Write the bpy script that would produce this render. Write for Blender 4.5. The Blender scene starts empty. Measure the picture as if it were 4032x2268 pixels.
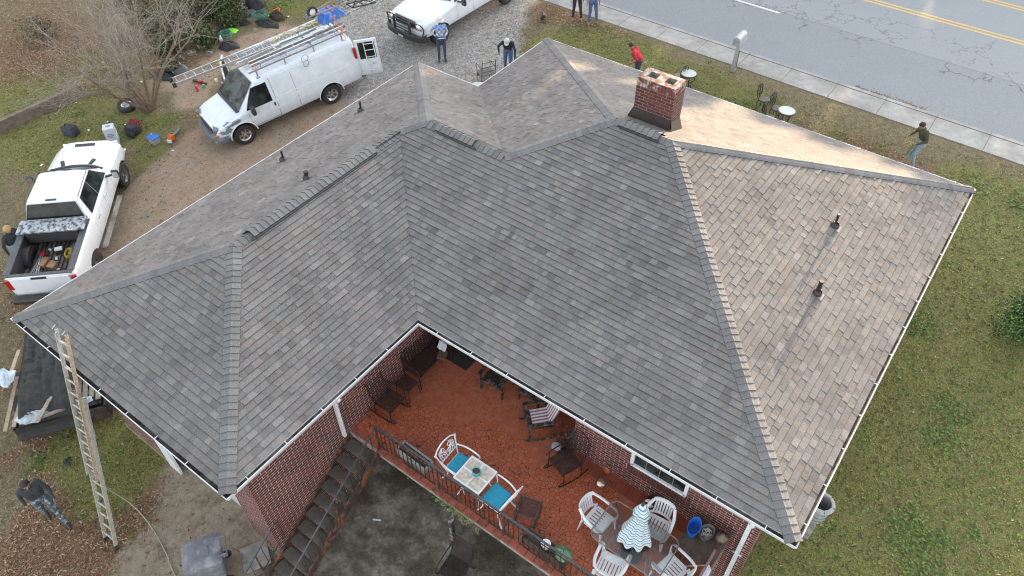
import bpy, bmesh, random, math
import numpy as np
from math import sin, cos, pi, radians, sqrt, atan2
from mathutils import Vector, Matrix, Euler
random.seed(7); np.random.seed(7)
SC = bpy.context.scene
COL = SC.collection
# ---------------------------------------------------------------- camera
cam = bpy.data.cameras.new('camera'); camo = bpy.data.objects.new('camera', cam); COL.objects.link(camo)
CAM = Vector((15.166, -2.218, 16.571)); AZ, PIT, ROL = radians(126.715), radians(46.281), radians(-.3495); FPX = 2979.1
FW = Vector((cos(AZ)*cos(PIT), sin(AZ)*cos(PIT), -sin(PIT)))
_r = FW.cross(Vector((0, 0, 1))).normalized(); _u = _r.cross(FW)
RT = _r*cos(ROL)+_u*sin(ROL); UP = -_r*sin(ROL)+_u*cos(ROL)
mw = Matrix((RT, UP, -FW)).transposed().to_4x4(); mw.translation = CAM
camo.matrix_world = mw
cam.sensor_width = 36; cam.lens = 36*FPX/4032; cam.clip_end = 800
SC.camera = camo
# ---------------------------------------------------------------- light
SUN_AZ, SUN_EL = radians(93), radians(9.5)
w = bpy.data.worlds.new('World'); SC.world = w; w.use_nodes = True
nt = w.node_tree; sky = nt.nodes.new('ShaderNodeTexSky'); sky.sky_type = 'NISHITA'; sky.sun_disc = False
sky.sun_elevation = SUN_EL; sky.sun_rotation = pi/2-SUN_AZ; sky.air_density = 1.0; sky.dust_density = 2.0; sky.ozone_density = 1.0
hs = nt.nodes.new('ShaderNodeHueSaturation'); hs.inputs['Saturation'].default_value = .27; nt.links.new(sky.outputs[0], hs.inputs['Color']); nt.links.new(hs.outputs[0], nt.nodes['Background'].inputs[0]); nt.nodes['Background'].inputs[1].default_value = .15
sl = bpy.data.lights.new('sun', 'SUN'); sl.energy = 2.8; sl.angle = radians(.6); sl.color = (1, .73, .44)
so = bpy.data.objects.new('sun', sl); COL.objects.link(so)
sd = Vector((cos(SUN_AZ)*cos(SUN_EL), sin(SUN_AZ)*cos(SUN_EL), sin(SUN_EL)))
so.rotation_euler = sd.to_track_quat('Z', 'Y').to_euler()
SC.view_settings.view_transform = 'Standard'; SC.view_settings.look = 'None'; SC.view_settings.gamma = 1
SC.view_settings.exposure = 2.5
SC.cycles.use_denoising = True; SC.cycles.denoiser = 'OPENIMAGEDENOISE'; SC.cycles.denoising_prefilter = 'NONE'; SC.cycles.denoising_input_passes = 'RGB_ALBEDO_NORMAL'; SC.cycles.filter_width = 1.15; SC.cycles.max_bounces = 6; SC.cycles.diffuse_bounces = 3; SC.cycles.transparent_max_bounces = 12; SC.cycles.sample_clamp_indirect = 3; SC.cycles.blur_glossy = 1

# ---------------------------------------------------------------- pixel (of the 4032 px photo) -> world helpers
def ray(x, y): return FW+RT*((x-2016)/FPX)-UP*((y-1134)/FPX)
def at(x, y, z):
    d = ray(x, y); return CAM+d*((z-CAM.z)/d.z)
def HG(X, Y):
    a = float(np.interp(Y, [-4, .8, 6.4, 12.8, 18.4, 22.4], [0, .04, .68, 1.24, 1.72, 1.96]))
    b = float(np.interp(Y, [5.5, 8, 12.8, 18.4, 22.4], [0, .6, 1.24, 1.72, 1.96]))
    k = min(1, max(0, (X-5.9)/.5)); k = k*k*(3-2*k)
    return a*(1-k)+b*k
def gp(x, y):
    z = 1.2
    for i in range(60):
        p = at(x, y, z); z = .6*z+.4*HG(p.x, p.y)
    p = at(x, y, z); return Vector((p.x, p.y, HG(p.x, p.y)))

# ---------------------------------------------------------------- materials
def N(nt, t, **kw):
    n = nt.nodes.new('ShaderNode'+t)
    for k, v in kw.items(): setattr(n, k, v)
    return n
def newmat(name):
    m = bpy.data.materials.new(name); m.use_nodes = True
    return m, m.node_tree, m.node_tree.nodes['Principled BSDF']
def ramp(nt, fac, stops, interp='LINEAR'):
    r = N(nt, 'ValToRGB'); r.color_ramp.interpolation = interp
    e = r.color_ramp.elements
    while len(e) < len(stops): e.new(.5)
    for i, (p, c) in enumerate(stops):
        e[i].position = p; e[i].color = (c if hasattr(c, '__len__') else (c, c, c))[:3]+(1,) if hasattr(c, '__len__') else (c, c, c, 1)
    nt.links.new(fac, r.inputs[0]); return r.outputs[0]
def noise(nt, scale, detail=4, rough=.55, vec=None, dim='3D'):
    n = N(nt, 'TexNoise'); n.inputs['Scale'].default_value = scale; n.inputs['Detail'].default_value = detail; n.inputs['Roughness'].default_value = rough
    if vec is not None: nt.links.new(vec, n.inputs['Vector'])
    return n.outputs[0]
def mix(nt, f, a, b, mode='MIX'):
    m = N(nt, 'Mix', data_type='RGBA', blend_type=mode)
    for i, v in ((0, f), (6, a), (7, b)):
        s = m.inputs[i]
        if isinstance(v, (int, float)): s.default_value = v if i == 0 else (v, v, v, 1)
        elif isinstance(v, tuple): s.default_value = v[:3]+(1,)
        else: nt.links.new(v, s)
    return m.outputs[2]
def mth(nt, op, a, b=0, clamp=False):
    m = N(nt, 'Math', operation=op, use_clamp=clamp)
    for i, v in enumerate((a, b)):
        if isinstance(v, (int, float)): m.inputs[i].default_value = v
        else: nt.links.new(v, m.inputs[i])
    return m.outputs[0]
def objco(nt): return N(nt, 'TexCoord').outputs['Object']
def bump(nt, b, h, strength=.3, dist=.02):
    n = N(nt, 'Bump'); n.inputs['Strength'].default_value = strength; n.inputs['Distance'].default_value = dist
    nt.links.new(h, n.inputs['Height']); nt.links.new(n.outputs[0], b.inputs['Normal'])
def mat(name, c1, c2=None, scale=6, rough=.6, metal=0, bmp=0, lo=.35, hi=.65, spec=None, coat=0, c3=None, s3=1.5):
    m, nt, b = newmat(name)
    b.inputs['Roughness'].default_value = rough; b.inputs['Metallic'].default_value = metal
    if coat: b.inputs['Coat Weight'].default_value = coat; b.inputs['Coat Roughness'].default_value = .08
    if c2 is None: c2 = tuple(x*.82 for x in c1)
    n = noise(nt, scale, 5, .6, objco(nt))
    c = ramp(nt, n, [(lo, c1), (hi, c2)])
    if c3 is not None:
        n3 = noise(nt, s3, 5, .65, objco(nt)); c = mix(nt, ramp(nt, n3, [(.5, 0.), (.62, 1.)]), c, c3)
    nt.links.new(c, b.inputs['Base Color'])
    if bmp: bump(nt, b, n, bmp, .01)
    return m
M = {}
M['white_metal'] = mat('white_metal', (.78, .80, .82), (.62, .64, .66), 8, .45)
M['white_plastic'] = mat('white_plastic', (.8, .81, .82), (.66, .68, .70), 9, .4)
M['white_paint'] = mat('white_car_paint', (.80, .83, .86), (.72, .76, .80), 3, .32, coat=.6)
M['van_paint'] = mat('van_paint', (.76, .81, .85), (.66, .72, .77), 4, .35, coat=.4)
M['primer'] = mat('worn_primer', (.25, .29, .34), (.4, .44, .48), 12, .6)
M['black_plastic'] = mat('black_plastic', (.028, .028, .03), (.05, .05, .052), 20, .5)
M['rubber'] = mat('rubber', (.022, .021, .02), (.04, .038, .035), 15, .8)
M['black_metal'] = mat('black_iron', (.03, .026, .024), (.07, .045, .035), 25, .5, .2)
M['dark_iron'] = mat('dark_iron', (.02, .017, .015), (.045, .028, .02), 25, .55, .2)
M['alu'] = mat('aluminium', (.62, .64, .66), (.42, .44, .46), 14, .38, .7)
M['old_alu'] = mat('weathered_ladder', (.55, .54, .48), (.36, .34, .29), 18, .55, .3)
M['orange_rail'] = mat('faded_fibreglass', (.50, .42, .32), (.28, .17, .10), 25, .6)
M['chrome'] = mat('chrome', (.7, .71, .73), (.45, .46, .48), 10, .2, .9)
M['glass_dark'] = mat('dark_glass', (.010, .013, .013), (.035, .045, .043), 3, .12, lo=.4, hi=.6)
M['glass_dark'].node_tree.nodes['Principled BSDF'].inputs['Specular IOR Level'].default_value = .22
M['windshield'] = mat('windshield_glass', (.010, .013, .013), (.06, .08, .08), 2.2, .10, lo=.45, hi=.55)
M['red_lens'] = mat('red_lens', (.5, .015, .02), (.32, .01, .012), 20, .2)
M['orange_lens'] = mat('orange_lens', (.75, .2, .03), (.5, .1, .02), 20, .25)
M['wood_old'] = mat('old_wood', (.10, .075, .055), (.045, .033, .026), 9, .8, bmp=.3)
M['wood_pale'] = mat('pale_lumber', (.46, .37, .27), (.33, .25, .17), 8, .75)
M['wood_grey'] = mat('grey_lumber', (.36, .32, .27), (.24, .21, .18), 8, .8)
M['cardboard'] = mat('cardboard', (.38, .25, .14), (.28, .18, .09), 8, .8)
M['skin_dark'] = mat('dark_skin', (.12, .055, .035), (.09, .04, .025), 12, .55)
M['skin'] = mat('tan_skin', (.42, .24, .16), (.34, .18, .12), 12, .55)
M['hair'] = mat('black_hair', (.012, .01, .009), (.03, .022, .018), 60, .6, bmp=.4)
M['black_cloth'] = mat('black_cloth', (.022, .023, .028), (.04, .042, .05), 14, .85, bmp=.3)
M['jeans'] = mat('blue_jeans', (.045, .085, .19), (.09, .15, .28), 12, .85, bmp=.3)
M['dark_jeans'] = mat('dark_jeans', (.03, .042, .08), (.055, .075, .13), 12, .85, bmp=.3)
M['pale_jeans'] = mat('pale_jeans', (.32, .40, .46), (.18, .24, .30), 18, .85, bmp=.3)
M['orange_strap'] = mat('orange_strap', (.85, .13, .04), (.6, .08, .03), 25, .6)
M['hose_green'] = mat('green_hose', (.03, .22, .17), (.02, .13, .11), 20, .45)
M['lime'] = mat('lime_vest', (.35, .95, .04), (.2, .7, .03), 20, .7)
M['blue_plastic'] = mat('blue_plastic', (.03, .17, .62), (.02, .12, .45), 12, .4)
M['concrete'] = mat('concrete', (.36, .35, .33), (.22, .215, .20), 6, .85, bmp=.3, c3=(.16, .15, .13), s3=1.6)

# ---------------------------------------------------------------- mesh builder
class MB:
    def __init__(s): s.v = []; s.f = []; s.mi = []; s.uv = []; s.col = []; s.cc = None; s.cm = 0; s.T = None
    def face(s, pts, uv=None, m=None, col=None):
        b = len(s.v)
        for p in pts:
            p = Vector(p); s.v.append(s.T @ p if s.T else p)
        s.f.append(tuple(range(b, b+len(pts)))); s.mi.append(s.cm if m is None else m)
        s.uv.append(uv or [(0, 0)]*len(pts)); s.col.append(col or s.cc or (1, 1, 1))
    def grid(s, rows, closed=False, caps=False, m=None):
        b = len(s.v); n = len(rows[0])
        for r in rows:
            for p in r: s.v.append(s.T @ Vector(p) if s.T else Vector(p))
        for i in range(len(rows)-1):
            for j in range(n if closed else n-1):
                k = (j+1) % n
                s.f.append((b+i*n+j, b+i*n+k, b+(i+1)*n+k, b+(i+1)*n+j)); s.mi.append(s.cm if m is None else m)
                s.uv.append([(0, 0)]*4); s.col.append(s.cc or (1, 1, 1))
        if caps:
            for r0, rev in ((0, True), (len(rows)-1, False)):
                q = [b+r0*n+j for j in range(n)]
                if rev: q.reverse()
                s.f.append(tuple(q)); s.mi.append(s.cm if m is None else m); s.uv.append([(0, 0)]*n); s.col.append(s.cc or (1, 1, 1))
    def box(s, c, d, rz=0, R=None, m=None, bev=0):
        c = Vector(c); x, y, z = d[0]/2, d[1]/2, d[2]/2
        Rm = R if R is not None else Matrix.Rotation(rz, 3, 'Z')
        if bev:
            q = bev; rows = []
            def ring(h, i): return [(-x+i, -y+q), (-x+q, -y+i), (x-q, -y+i), (x-i, -y+q), (x-i, y-q), (x-q, y-i), (-x+q, y-i), (-x+i, y-q)], h
            for h, i in ((-z, q*.6), (-z+q, 0), (z-q, 0), (z, q*.6)):
                pts, hh = ring(h, i); rows.append([c+Rm@Vector((a, b_, hh)) for a, b_ in pts])
            s.grid(rows, True, True, m); return
        P = [c+Rm@Vector(p) for p in ((-x, -y, -z), (x, -y, -z), (x, y, -z), (-x, y, -z), (-x, -y, z), (x, -y, z), (x, y, z), (-x, y, z))]
        for q in ((0, 3, 2, 1), (4, 5, 6, 7), (0, 1, 5, 4), (1, 2, 6, 5), (2, 3, 7, 6), (3, 0, 4, 7)): s.face([P[i] for i in q], m=m)
    def bar(s, a, b, wd, ht, up=(0, 0, 1), m=None, bev=0):
        a = Vector(a); b = Vector(b); d = (b-a); L = d.length; d.normalize()
        upv = Vector(up); 
        if abs(d.dot(upv)) > .99: upv = Vector((1, 0, 0))
        y = upv.cross(d).normalized(); z = d.cross(y)
        R = Matrix((d, y, z)).transposed()
        s.box((a+b)/2, (L, wd, ht), R=R, m=m, bev=bev)
    def tube(s, pts, r, n=6, m=None, caps=True, flat=1):
        pts = [Vector(p) for p in pts]
        rr = r if hasattr(r, '__len__') else [r]*len(pts)
        rows = []; prev = None
        for i, p in enumerate(pts):
            d = (pts[min(i+1, len(pts)-1)]-pts[max(i-1, 0)])
            if d.length < 1e-9: d = Vector((0, 0, 1))
            d.normalize()
            if prev is None:
                a = Vector((0, 0, 1)) if abs(d.z) < .9 else Vector((1, 0, 0))
                x = d.cross(a).normalized()
            else:
                x = prev-d*prev.dot(d)
                x = x.normalized() if x.length > 1e-6 else d.orthogonal().normalized()
            prev = x; y = d.cross(x)
            rows.append([p+(x*cos(2*pi*k/n)+y*sin(2*pi*k/n)*flat)*rr[i] for k in range(n)])
        s.grid(rows, True, caps, m)
    def cyl(s, a, b, r0, r1=None, n=12, m=None): s.tube([a, b], [r0, r0 if r1 is None else r1], n, m)
    def lathe(s, prof, c=(0, 0, 0), n=20, m=None, ax='Z', close=False, sx=1, sy=1):
        c = Vector(c); rows = []
        for r, h in prof:
            row = []
            for k in range(n):
                a = 2*pi*k/n; x, y = r*cos(a)*sx, r*sin(a)*sy
                row.append(c+(Vector((x, y, h)) if ax == 'Z' else Vector((h, x, y)) if ax == 'X' else Vector((y, h, x))))
            rows.append(row)
        s.grid(rows, True, close, m)
    def ball(s, c, r, n=10, m=None, sq=(1, 1, 1), R=None):
        rows = []
        for i in range(n//2+1):
            t = pi*i/(n//2); row = []
            for k in range(n):
                v = Vector((sin(t)*cos(2*pi*k/n)*sq[0], sin(t)*sin(2*pi*k/n)*sq[1], -cos(t)*sq[2]))*r
                if R is not None: v = R@v
                row.append(Vector(c)+v)
            rows.append(row)
        s.grid(rows, True, False, m)
    def prism(s, poly, z0, z1, m=None, T=None):
        f = (lambda p: T@Vector(p)) if T else Vector
        b = [f((x, y, z0)) for x, y in poly]; t = [f((x, y, z1)) for x, y in poly]; n = len(poly)
        s.face(t, m=m); s.face(b[::-1], m=m)
        for i in range(n): s.face([b[i], b[(i+1) % n], t[(i+1) % n], t[i]], m=m)
    def mesh(s, name, mats, smooth=False, merge=0):
        me = bpy.data.meshes.new(name)
        me.from_pydata([tuple(v) for v in s.v], [], s.f)
        for m in (mats if isinstance(mats, (list, tuple)) else [mats]): me.materials.append(M[m] if isinstance(m, str) else m)
        me.polygons.foreach_set('material_index', s.mi)
        uvl = me.uv_layers.new(name='UVMap'); flat = [c for f in s.uv for p in f for c in p]
        uvl.data.foreach_set('uv', flat)
        if any(c != (1, 1, 1) for c in s.col):
            a = me.color_attributes.new('col', 'FLOAT_COLOR', 'CORNER')
            arr = []
            for f, c in zip(s.f, s.col): arr.extend([c[0], c[1], c[2], 1]*len(f))
            a.data.foreach_set('color', arr)
        if merge:
            bm = bmesh.new(); bm.from_mesh(me); bmesh.ops.remove_doubles(bm, verts=bm.verts, dist=merge); bmesh.ops.recalc_face_normals(bm, faces=bm.faces); bm.to_mesh(me); bm.free()
        if smooth:
            me.polygons.foreach_set('use_smooth', [True]*len(me.polygons))
            if smooth != True: me.set_sharp_from_angle(angle=radians(smooth))
        me.update(); return me
    def build(s, name, mats, parent=None, smooth=False, merge=0, label=None):
        o = bpy.data.objects.new(name, s.mesh(name, mats, smooth, merge)); COL.objects.link(o)
        if parent: o.parent = parent
        if label: o['label'] = label
        return o
def thing(name, label, cat, loc=(0, 0, 0), rz=0, group=None, rot=None):
    o = bpy.data.objects.new(name, None); COL.objects.link(o); o.location = loc; o.empty_display_size = .1
    o.rotation_euler = rot if rot else (0, 0, rz); o['label'] = label; o['category'] = cat
    if group: o['group'] = group
    return o
def tag(o, label, cat, group=None):
    o['label'] = label; o['category'] = cat
    if group: o['group'] = group
    return o
def struct(o): o['kind'] = 'structure'; return o
def copy_tree(o, parent=None):
    kids = [c for c in COL.objects if c.parent == o]
    c = o.copy(); COL.objects.link(c)
    if parent: c.parent = parent
    for k in kids: copy_tree(k, c)
    return c
def bez(pts, n=8):
    # catmull-rom through points
    P = [Vector(p) for p in pts]; P = [P[0]*2-P[1]]+P+[P[-1]*2-P[-2]]; out = []
    for i in range(1, len(P)-2):
        for k in range(n):
            t = k/n; a, b, c, d = P[i-1:i+3]
            out.append(.5*((2*b)+(c-a)*t+(2*a-5*b+4*c-d)*t*t+(3*b-a-3*c+d)*t**3))
    out.append(P[-2]); return out
# ================================================================= GROUND
# blobs: (x, y, radius, channel, weight)   channels: 0 green 1 dirt 2 gravel 3 litter 4 slab
def dpt(x, y): return gp(x*1.565, y*1.565)     # from the 2576 px view
BL = []
def blob(x, y, r, ch, wgt=1.0):
    p = dpt(x, y); BL.append((p.x, p.y, r, ch, wgt))
for x, y, r in [(1060, 60, 2.4), (1000, 130, 2.2), (1150, 150, 2.0), (1170, 90, 1.5), (1210, 30, 1.3), (1090, 30, 2.2), (980, 60, 1.8), (1120, 190, 1.4), (1000, 190, 1.4), (940, 210, .9),
                (1020, 200, 1.5), (1230, -60, 2), (1150, -80, 3), (1060, -30, 2.6)]: blob(x, y, r, 2, 1.2)
for x, y, r in [(0, 1180, .5), (10, 1300, .7), (20, 1400, .8), (-30, 1250, 1.), (15, 1060, .4)]: blob(x, y, r, 2, .22)
for x, y, r in [(900, 250, 1.1), (820, 270, 1.2), (740, 320, 1.3), (650, 370, 1.3), (560, 420, 1.3), (480, 480, 1.3), (420, 530, 1.3), (360, 580, 1.2), (300, 640, 1.2), (520, 350, .9), (480, 250, .8), (500, 200, .7),
                (420, 200, .8), (560, 150, .8), (640, 110, .9), (700, 90, .9), (860, 90, .9), (800, 130, 1.3), (850, 190, .8), (440, 420, .8), (390, 470, .7), (1210, 170, .5), (1100, 230, .6), (330, 690, .9), (250, 740, 1)]: blob(x, y, r, 1, 1.0)
for x, y, r in [(100, 330, 1.6), (250, 330, 1.2), (150, 250, 1.4), (60, 290, 1.0), (380, 320, 1.0), (380, 400, .9), (100, 380, 1.3), (300, 320, .7), (120, 210, 1.2), (900, 10, 1.4), (800, -20, 1.5), (1000, 10, .5), (280, 190, 1.6), (210, 150, 1.3),
                (30, 220, 1.0), (700, 30, 1.2), (90, 240, .8), (960, 0, .8)]: blob(x, y, r, 0, .75)
for x, y, r in [(230, 1120, .75), (300, 1080, .75), (270, 1190, .6), (330, 1130, .5), (200, 1230, .6), (260, 1290, .45), (390, 1110, .5), (290, 1250, .5), (150, 1130, .4), (100, 1170, .3), (320, 1350, .3), (370, 1180, .4)]: blob(x, y, r, 0, 1.0)
for x, y, r in [(1390, 110, 1.2), (1480, 120, 1.2), (1560, 140, 1.2), (1650, 180, 1.), (1730, 210, 1.0), (1800, 240, 1.1), (1320, 130, .7), (1880, 260, .9), (1950, 290, .9), (1770, 190, .8), (2100, 350, .8), (2200, 390, .7), (2420, 450, .9), (2460, 480, .8), (1500, 95, .8), (1620, 130, .8)]: blob(x, y, r, 0, .72)
for x, y, r in [(2500, 600, 1.2), (2440, 700, 1.), (2380, 760, .9), (2300, 850, 1.), (2250, 930, .7), (2480, 860, 1.1), (2500, 760, .7), (2400, 1000, 1.5), (2540, 1000, 1.2), (2300, 1050, 1.2), (2250, 1180, 1.2), (2400, 1200, 1.4), (2550, 1220, 1.5),
                (2200, 1300, 1.2), (2050, 1400, 1.2), (2350, 1350, 1.2), (2500, 1400, 1.5), (1950, 1420, 1.), (2430, 650, 1), (2150, 1400, 1)]: blob(x, y, r, 0, .85)
for x, y, r in [(2700, 700, 2), (2750, 1000, 2.2), (2700, 1300, 2), (2900, 850, 2.4), (2950, 1250, 2.6), (2300, 1600, 2), (2650, 1600, 2.2), (1900, 1650, 1.8), (2650, 520, 1.4), (2800, 620, 1.8)]: blob(x, y, r, 0, .7)
for x, y, r in [(1360, 30, .9), (1440, 40, .9), (1500, 70, .7), (1300, 100, .7), (1280, 60, .5), (1570, 90, .5), (1220, 195, .5), (150, 160, 1.8), (80, 60, 2.5), (300, 80, 1.8), (380, 140, 1.3), (450, 170, .9), (230, 220, 1.), (560, 170, .8), (640, 140, .8), (60, 150, 1.6),
                (1420, 20, .8), (2000, 330, .6), (2120, 370, .9), (2200, 410, 1.), (2280, 440, .9), (1900, 300, .5), (100, 780, .6), (40, 760, .7), (20, 690, .6)]: blob(x, y, r, 3, .6)
for x, y, r in [(70, 1340, .6), (130, 1280, .5), (90, 1220, .4), (160, 1400, .7), (230, 1420, .5), (420, 1260, .5), (350, 1300, .45), (300, 1380, .5), (440, 1200, .3), (60, 1420, .6), (100, 1110, .35), (10, 1160, .3), (30, 960, .4), (380, 1330, .4), (440, 1310, .35), (250, 1340, .4)]: blob(x, y, r, 3, 1.0)
for x, y, r in [(480, 1180, .6), (560, 1250, .8), (520, 1330, .8), (620, 1340, .8), (430, 1400, .9), (560, 1420, .9), (470, 1250, .5), (640, 1240, .6), (360, 1420, .5), (700, 1300, .9), (600, 1180, .6), (660, 1420, .7), (540, 1160, .4)]: blob(x, y, r, 4, 1.3)
BLn = np.array(BL)
def masks(X, Y):
    out = np.zeros(X.shape+(5,))
    for x, y, r, ch, wg in BL:
        d2 = ((X-x)**2+(Y-y)**2)/(r*r)
        out[..., int(ch)] += wg*np.exp(-d2*.9)
    return np.clip(out, 0, 1.2)
def ground_sheet():
    xs = np.concatenate([np.arange(-90, -24, 6), np.arange(-24, 24, .3), np.arange(24, 90, 6)]); ys = np.concatenate([np.arange(-60, -6, 6), np.arange(-6, 36, .3), np.arange(36, 120, 6)])
    X, Y = np.meshgrid(xs, ys, indexing='ij')
    HA = np.interp(Y, [-4, .8, 6.4, 12.8, 18.4, 22.4], [0, .04, .68, 1.24, 1.72, 1.96]); HB = np.interp(Y, [5.5, 8, 12.8, 18.4, 22.4], [0, .6, 1.24, 1.72, 1.96])
    k = np.clip((X-5.9)/.5, 0, 1); k = k*k*(3-2*k); Z = HA*(1-k)+HB*k
    Z -= np.where(Y > 24.2-.021*X, .12, 0)       # the roadbed is cut below the kerb
    Z -= np.where((X > 5.8) & (Y < 5.6), .03, 0)
    nx, ny = X.shape
    verts = np.stack([X, Y, Z], -1).reshape(-1, 3)
    idx = np.arange(nx*ny).reshape(nx, ny)
    q = np.stack([idx[:-1, :-1], idx[1:, :-1], idx[1:, 1:], idx[:-1, 1:]], -1).reshape(-1, 4)
    me = bpy.data.meshes.new('ground'); me.from_pydata(verts.tolist(), [], q.tolist())
    mk = masks(X, Y).reshape(-1, 5)
    for nm, chs in (('ma', (0, 1, 2)), ('mb', (3, 4, 4))):
        a = me.color_attributes.new(nm, 'FLOAT_COLOR', 'POINT'); arr = np.ones((len(mk), 4)); arr[:, :3] = mk[:, chs]; a.data.foreach_set('color', arr.ravel())
    me.polygons.foreach_set('use_smooth', [True]*len(me.polygons))
    m, nt, b = newmat('ground'); b.inputs['Roughness'].default_value = .95; b.inputs['Specular IOR Level'].default_value = .15
    co = N(nt, 'NewGeometry').outputs['Position']
    A = N(nt, 'Attribute', attribute_name='ma'); B = N(nt, 'Attribute', attribute_name='mb')
    sa = N(nt, 'SeparateColor'); nt.links.new(A.outputs[0], sa.inputs[0]); sb = N(nt, 'SeparateColor'); nt.links.new(B.outputs[0], sb.inputs[0])
    n1 = noise(nt, 1.3, 8, .72, co); n2 = noise(nt, 7, 6, .7, co); n3 = noise(nt, 30, 5, .7, co); n4 = noise(nt, 55, 3, .6, co); n5 = noise(nt, .45, 4, .6, co)
    def soft(ch, wob=.55, lo=.42, hi=.62):
        wob *= 1.5
        v = mth(nt, 'ADD', ch, mth(nt, 'MULTIPLY', mth(nt, 'SUBTRACT', mth(nt, 'ADD', mth(nt, 'MULTIPLY', n1, .5), mth(nt, 'MULTIPLY', n2, .5)), .5), wob*2))
        return ramp(nt, v, [(lo, 0.), (hi, 1.)])
    tan = ramp(nt, n3, [(.28, (.06, .045, .026)), (.45, (.16, .128, .078)), (.6, (.27, .225, .15)), (.74, (.42, .37, .27))])
    tan = mix(nt, ramp(nt, n2, [(.45, 0.), (.62, .6)]), tan, (.085, .085, .035))
    grn = ramp(nt, n3, [(.28, (.05, .052, .015)), (.44, (.15, .16, .045)), (.58, (.255, .26, .09)), (.72, (.38, .36, .18))])
    grn = mix(nt, ramp(nt, n2, [(.42, 0.), (.62, .7)]), grn, (.155, .13, .06))
    grn = mix(nt, ramp(nt, n5, [(.45, 0.), (.65, .45)]), grn, (.17, .16, .07))
    c = mix(nt, soft(sa.outputs[0], .8, .30, .75), tan, grn)
    lit = ramp(nt, n4, [(.33, (.06, .04, .025)), (.5, (.19, .12, .07)), (.66, (.38, .26, .17))])
    c = mix(nt, soft(sb.outputs[0], .9, .35, .75), c, lit)
    dirt = ramp(nt, n3, [(.28, (.18, .135, .095)), (.5, (.36, .28, .21)), (.72, (.48, .40, .32))])
    dirt = mix(nt, ramp(nt, n1, [(.46, 0.), (.58, .75)]), dirt, (.36, .235, .15))
    dirt = mix(nt, ramp(nt, n2, [(.53, 0.), (.66, .7)]), dirt, (.15, .115, .078))
    dirt = mix(nt, ramp(nt, noise(nt, 2.6, 7, .7, co), [(.52, 0.), (.60, .6)]), dirt, (.26, .24, .21))
    c = mix(nt, soft(sa.outputs[1], .6, .4, .7), c, dirt)
    gv = N(nt, 'TexVoronoi'); gv.inputs['Scale'].default_value = 42; nt.links.new(co, gv.inputs['Vector'])
    grav = ramp(nt, gv.outputs['Color'], [(.1, (.19, .175, .165)), (.45, (.34, .33, .32)), (.8, (.50, .49, .48))])
    grav = mix(nt, ramp(nt, n2, [(.42, 0.), (.62, .65)]), grav, (.15, .13, .105))
    c = mix(nt, soft(sa.outputs[2], .55, .38, .62), c, grav)
    slab = ramp(nt, n2, [(.3, (.22, .18, .135)), (.55, (.31, .262, .20)), (.75, (.38, .33, .26))])
    slab = mix(nt, ramp(nt, n1, [(.52, 0.), (.64, .75)]), slab, (.12, .095, .055))
    c = mix(nt, soft(sb.outputs[1], .3, .38, .6), c, slab)
    nt.links.new(c, b.inputs['Base Color'])
    bump(nt, b, mth(nt, 'ADD', n3, mth(nt, 'MULTIPLY', n4, .6)), .6, .05)
    me.materials.append(m); o = bpy.data.objects.new('ground', me); COL.objects.link(o); struct(o)
ground_sheet()

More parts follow.
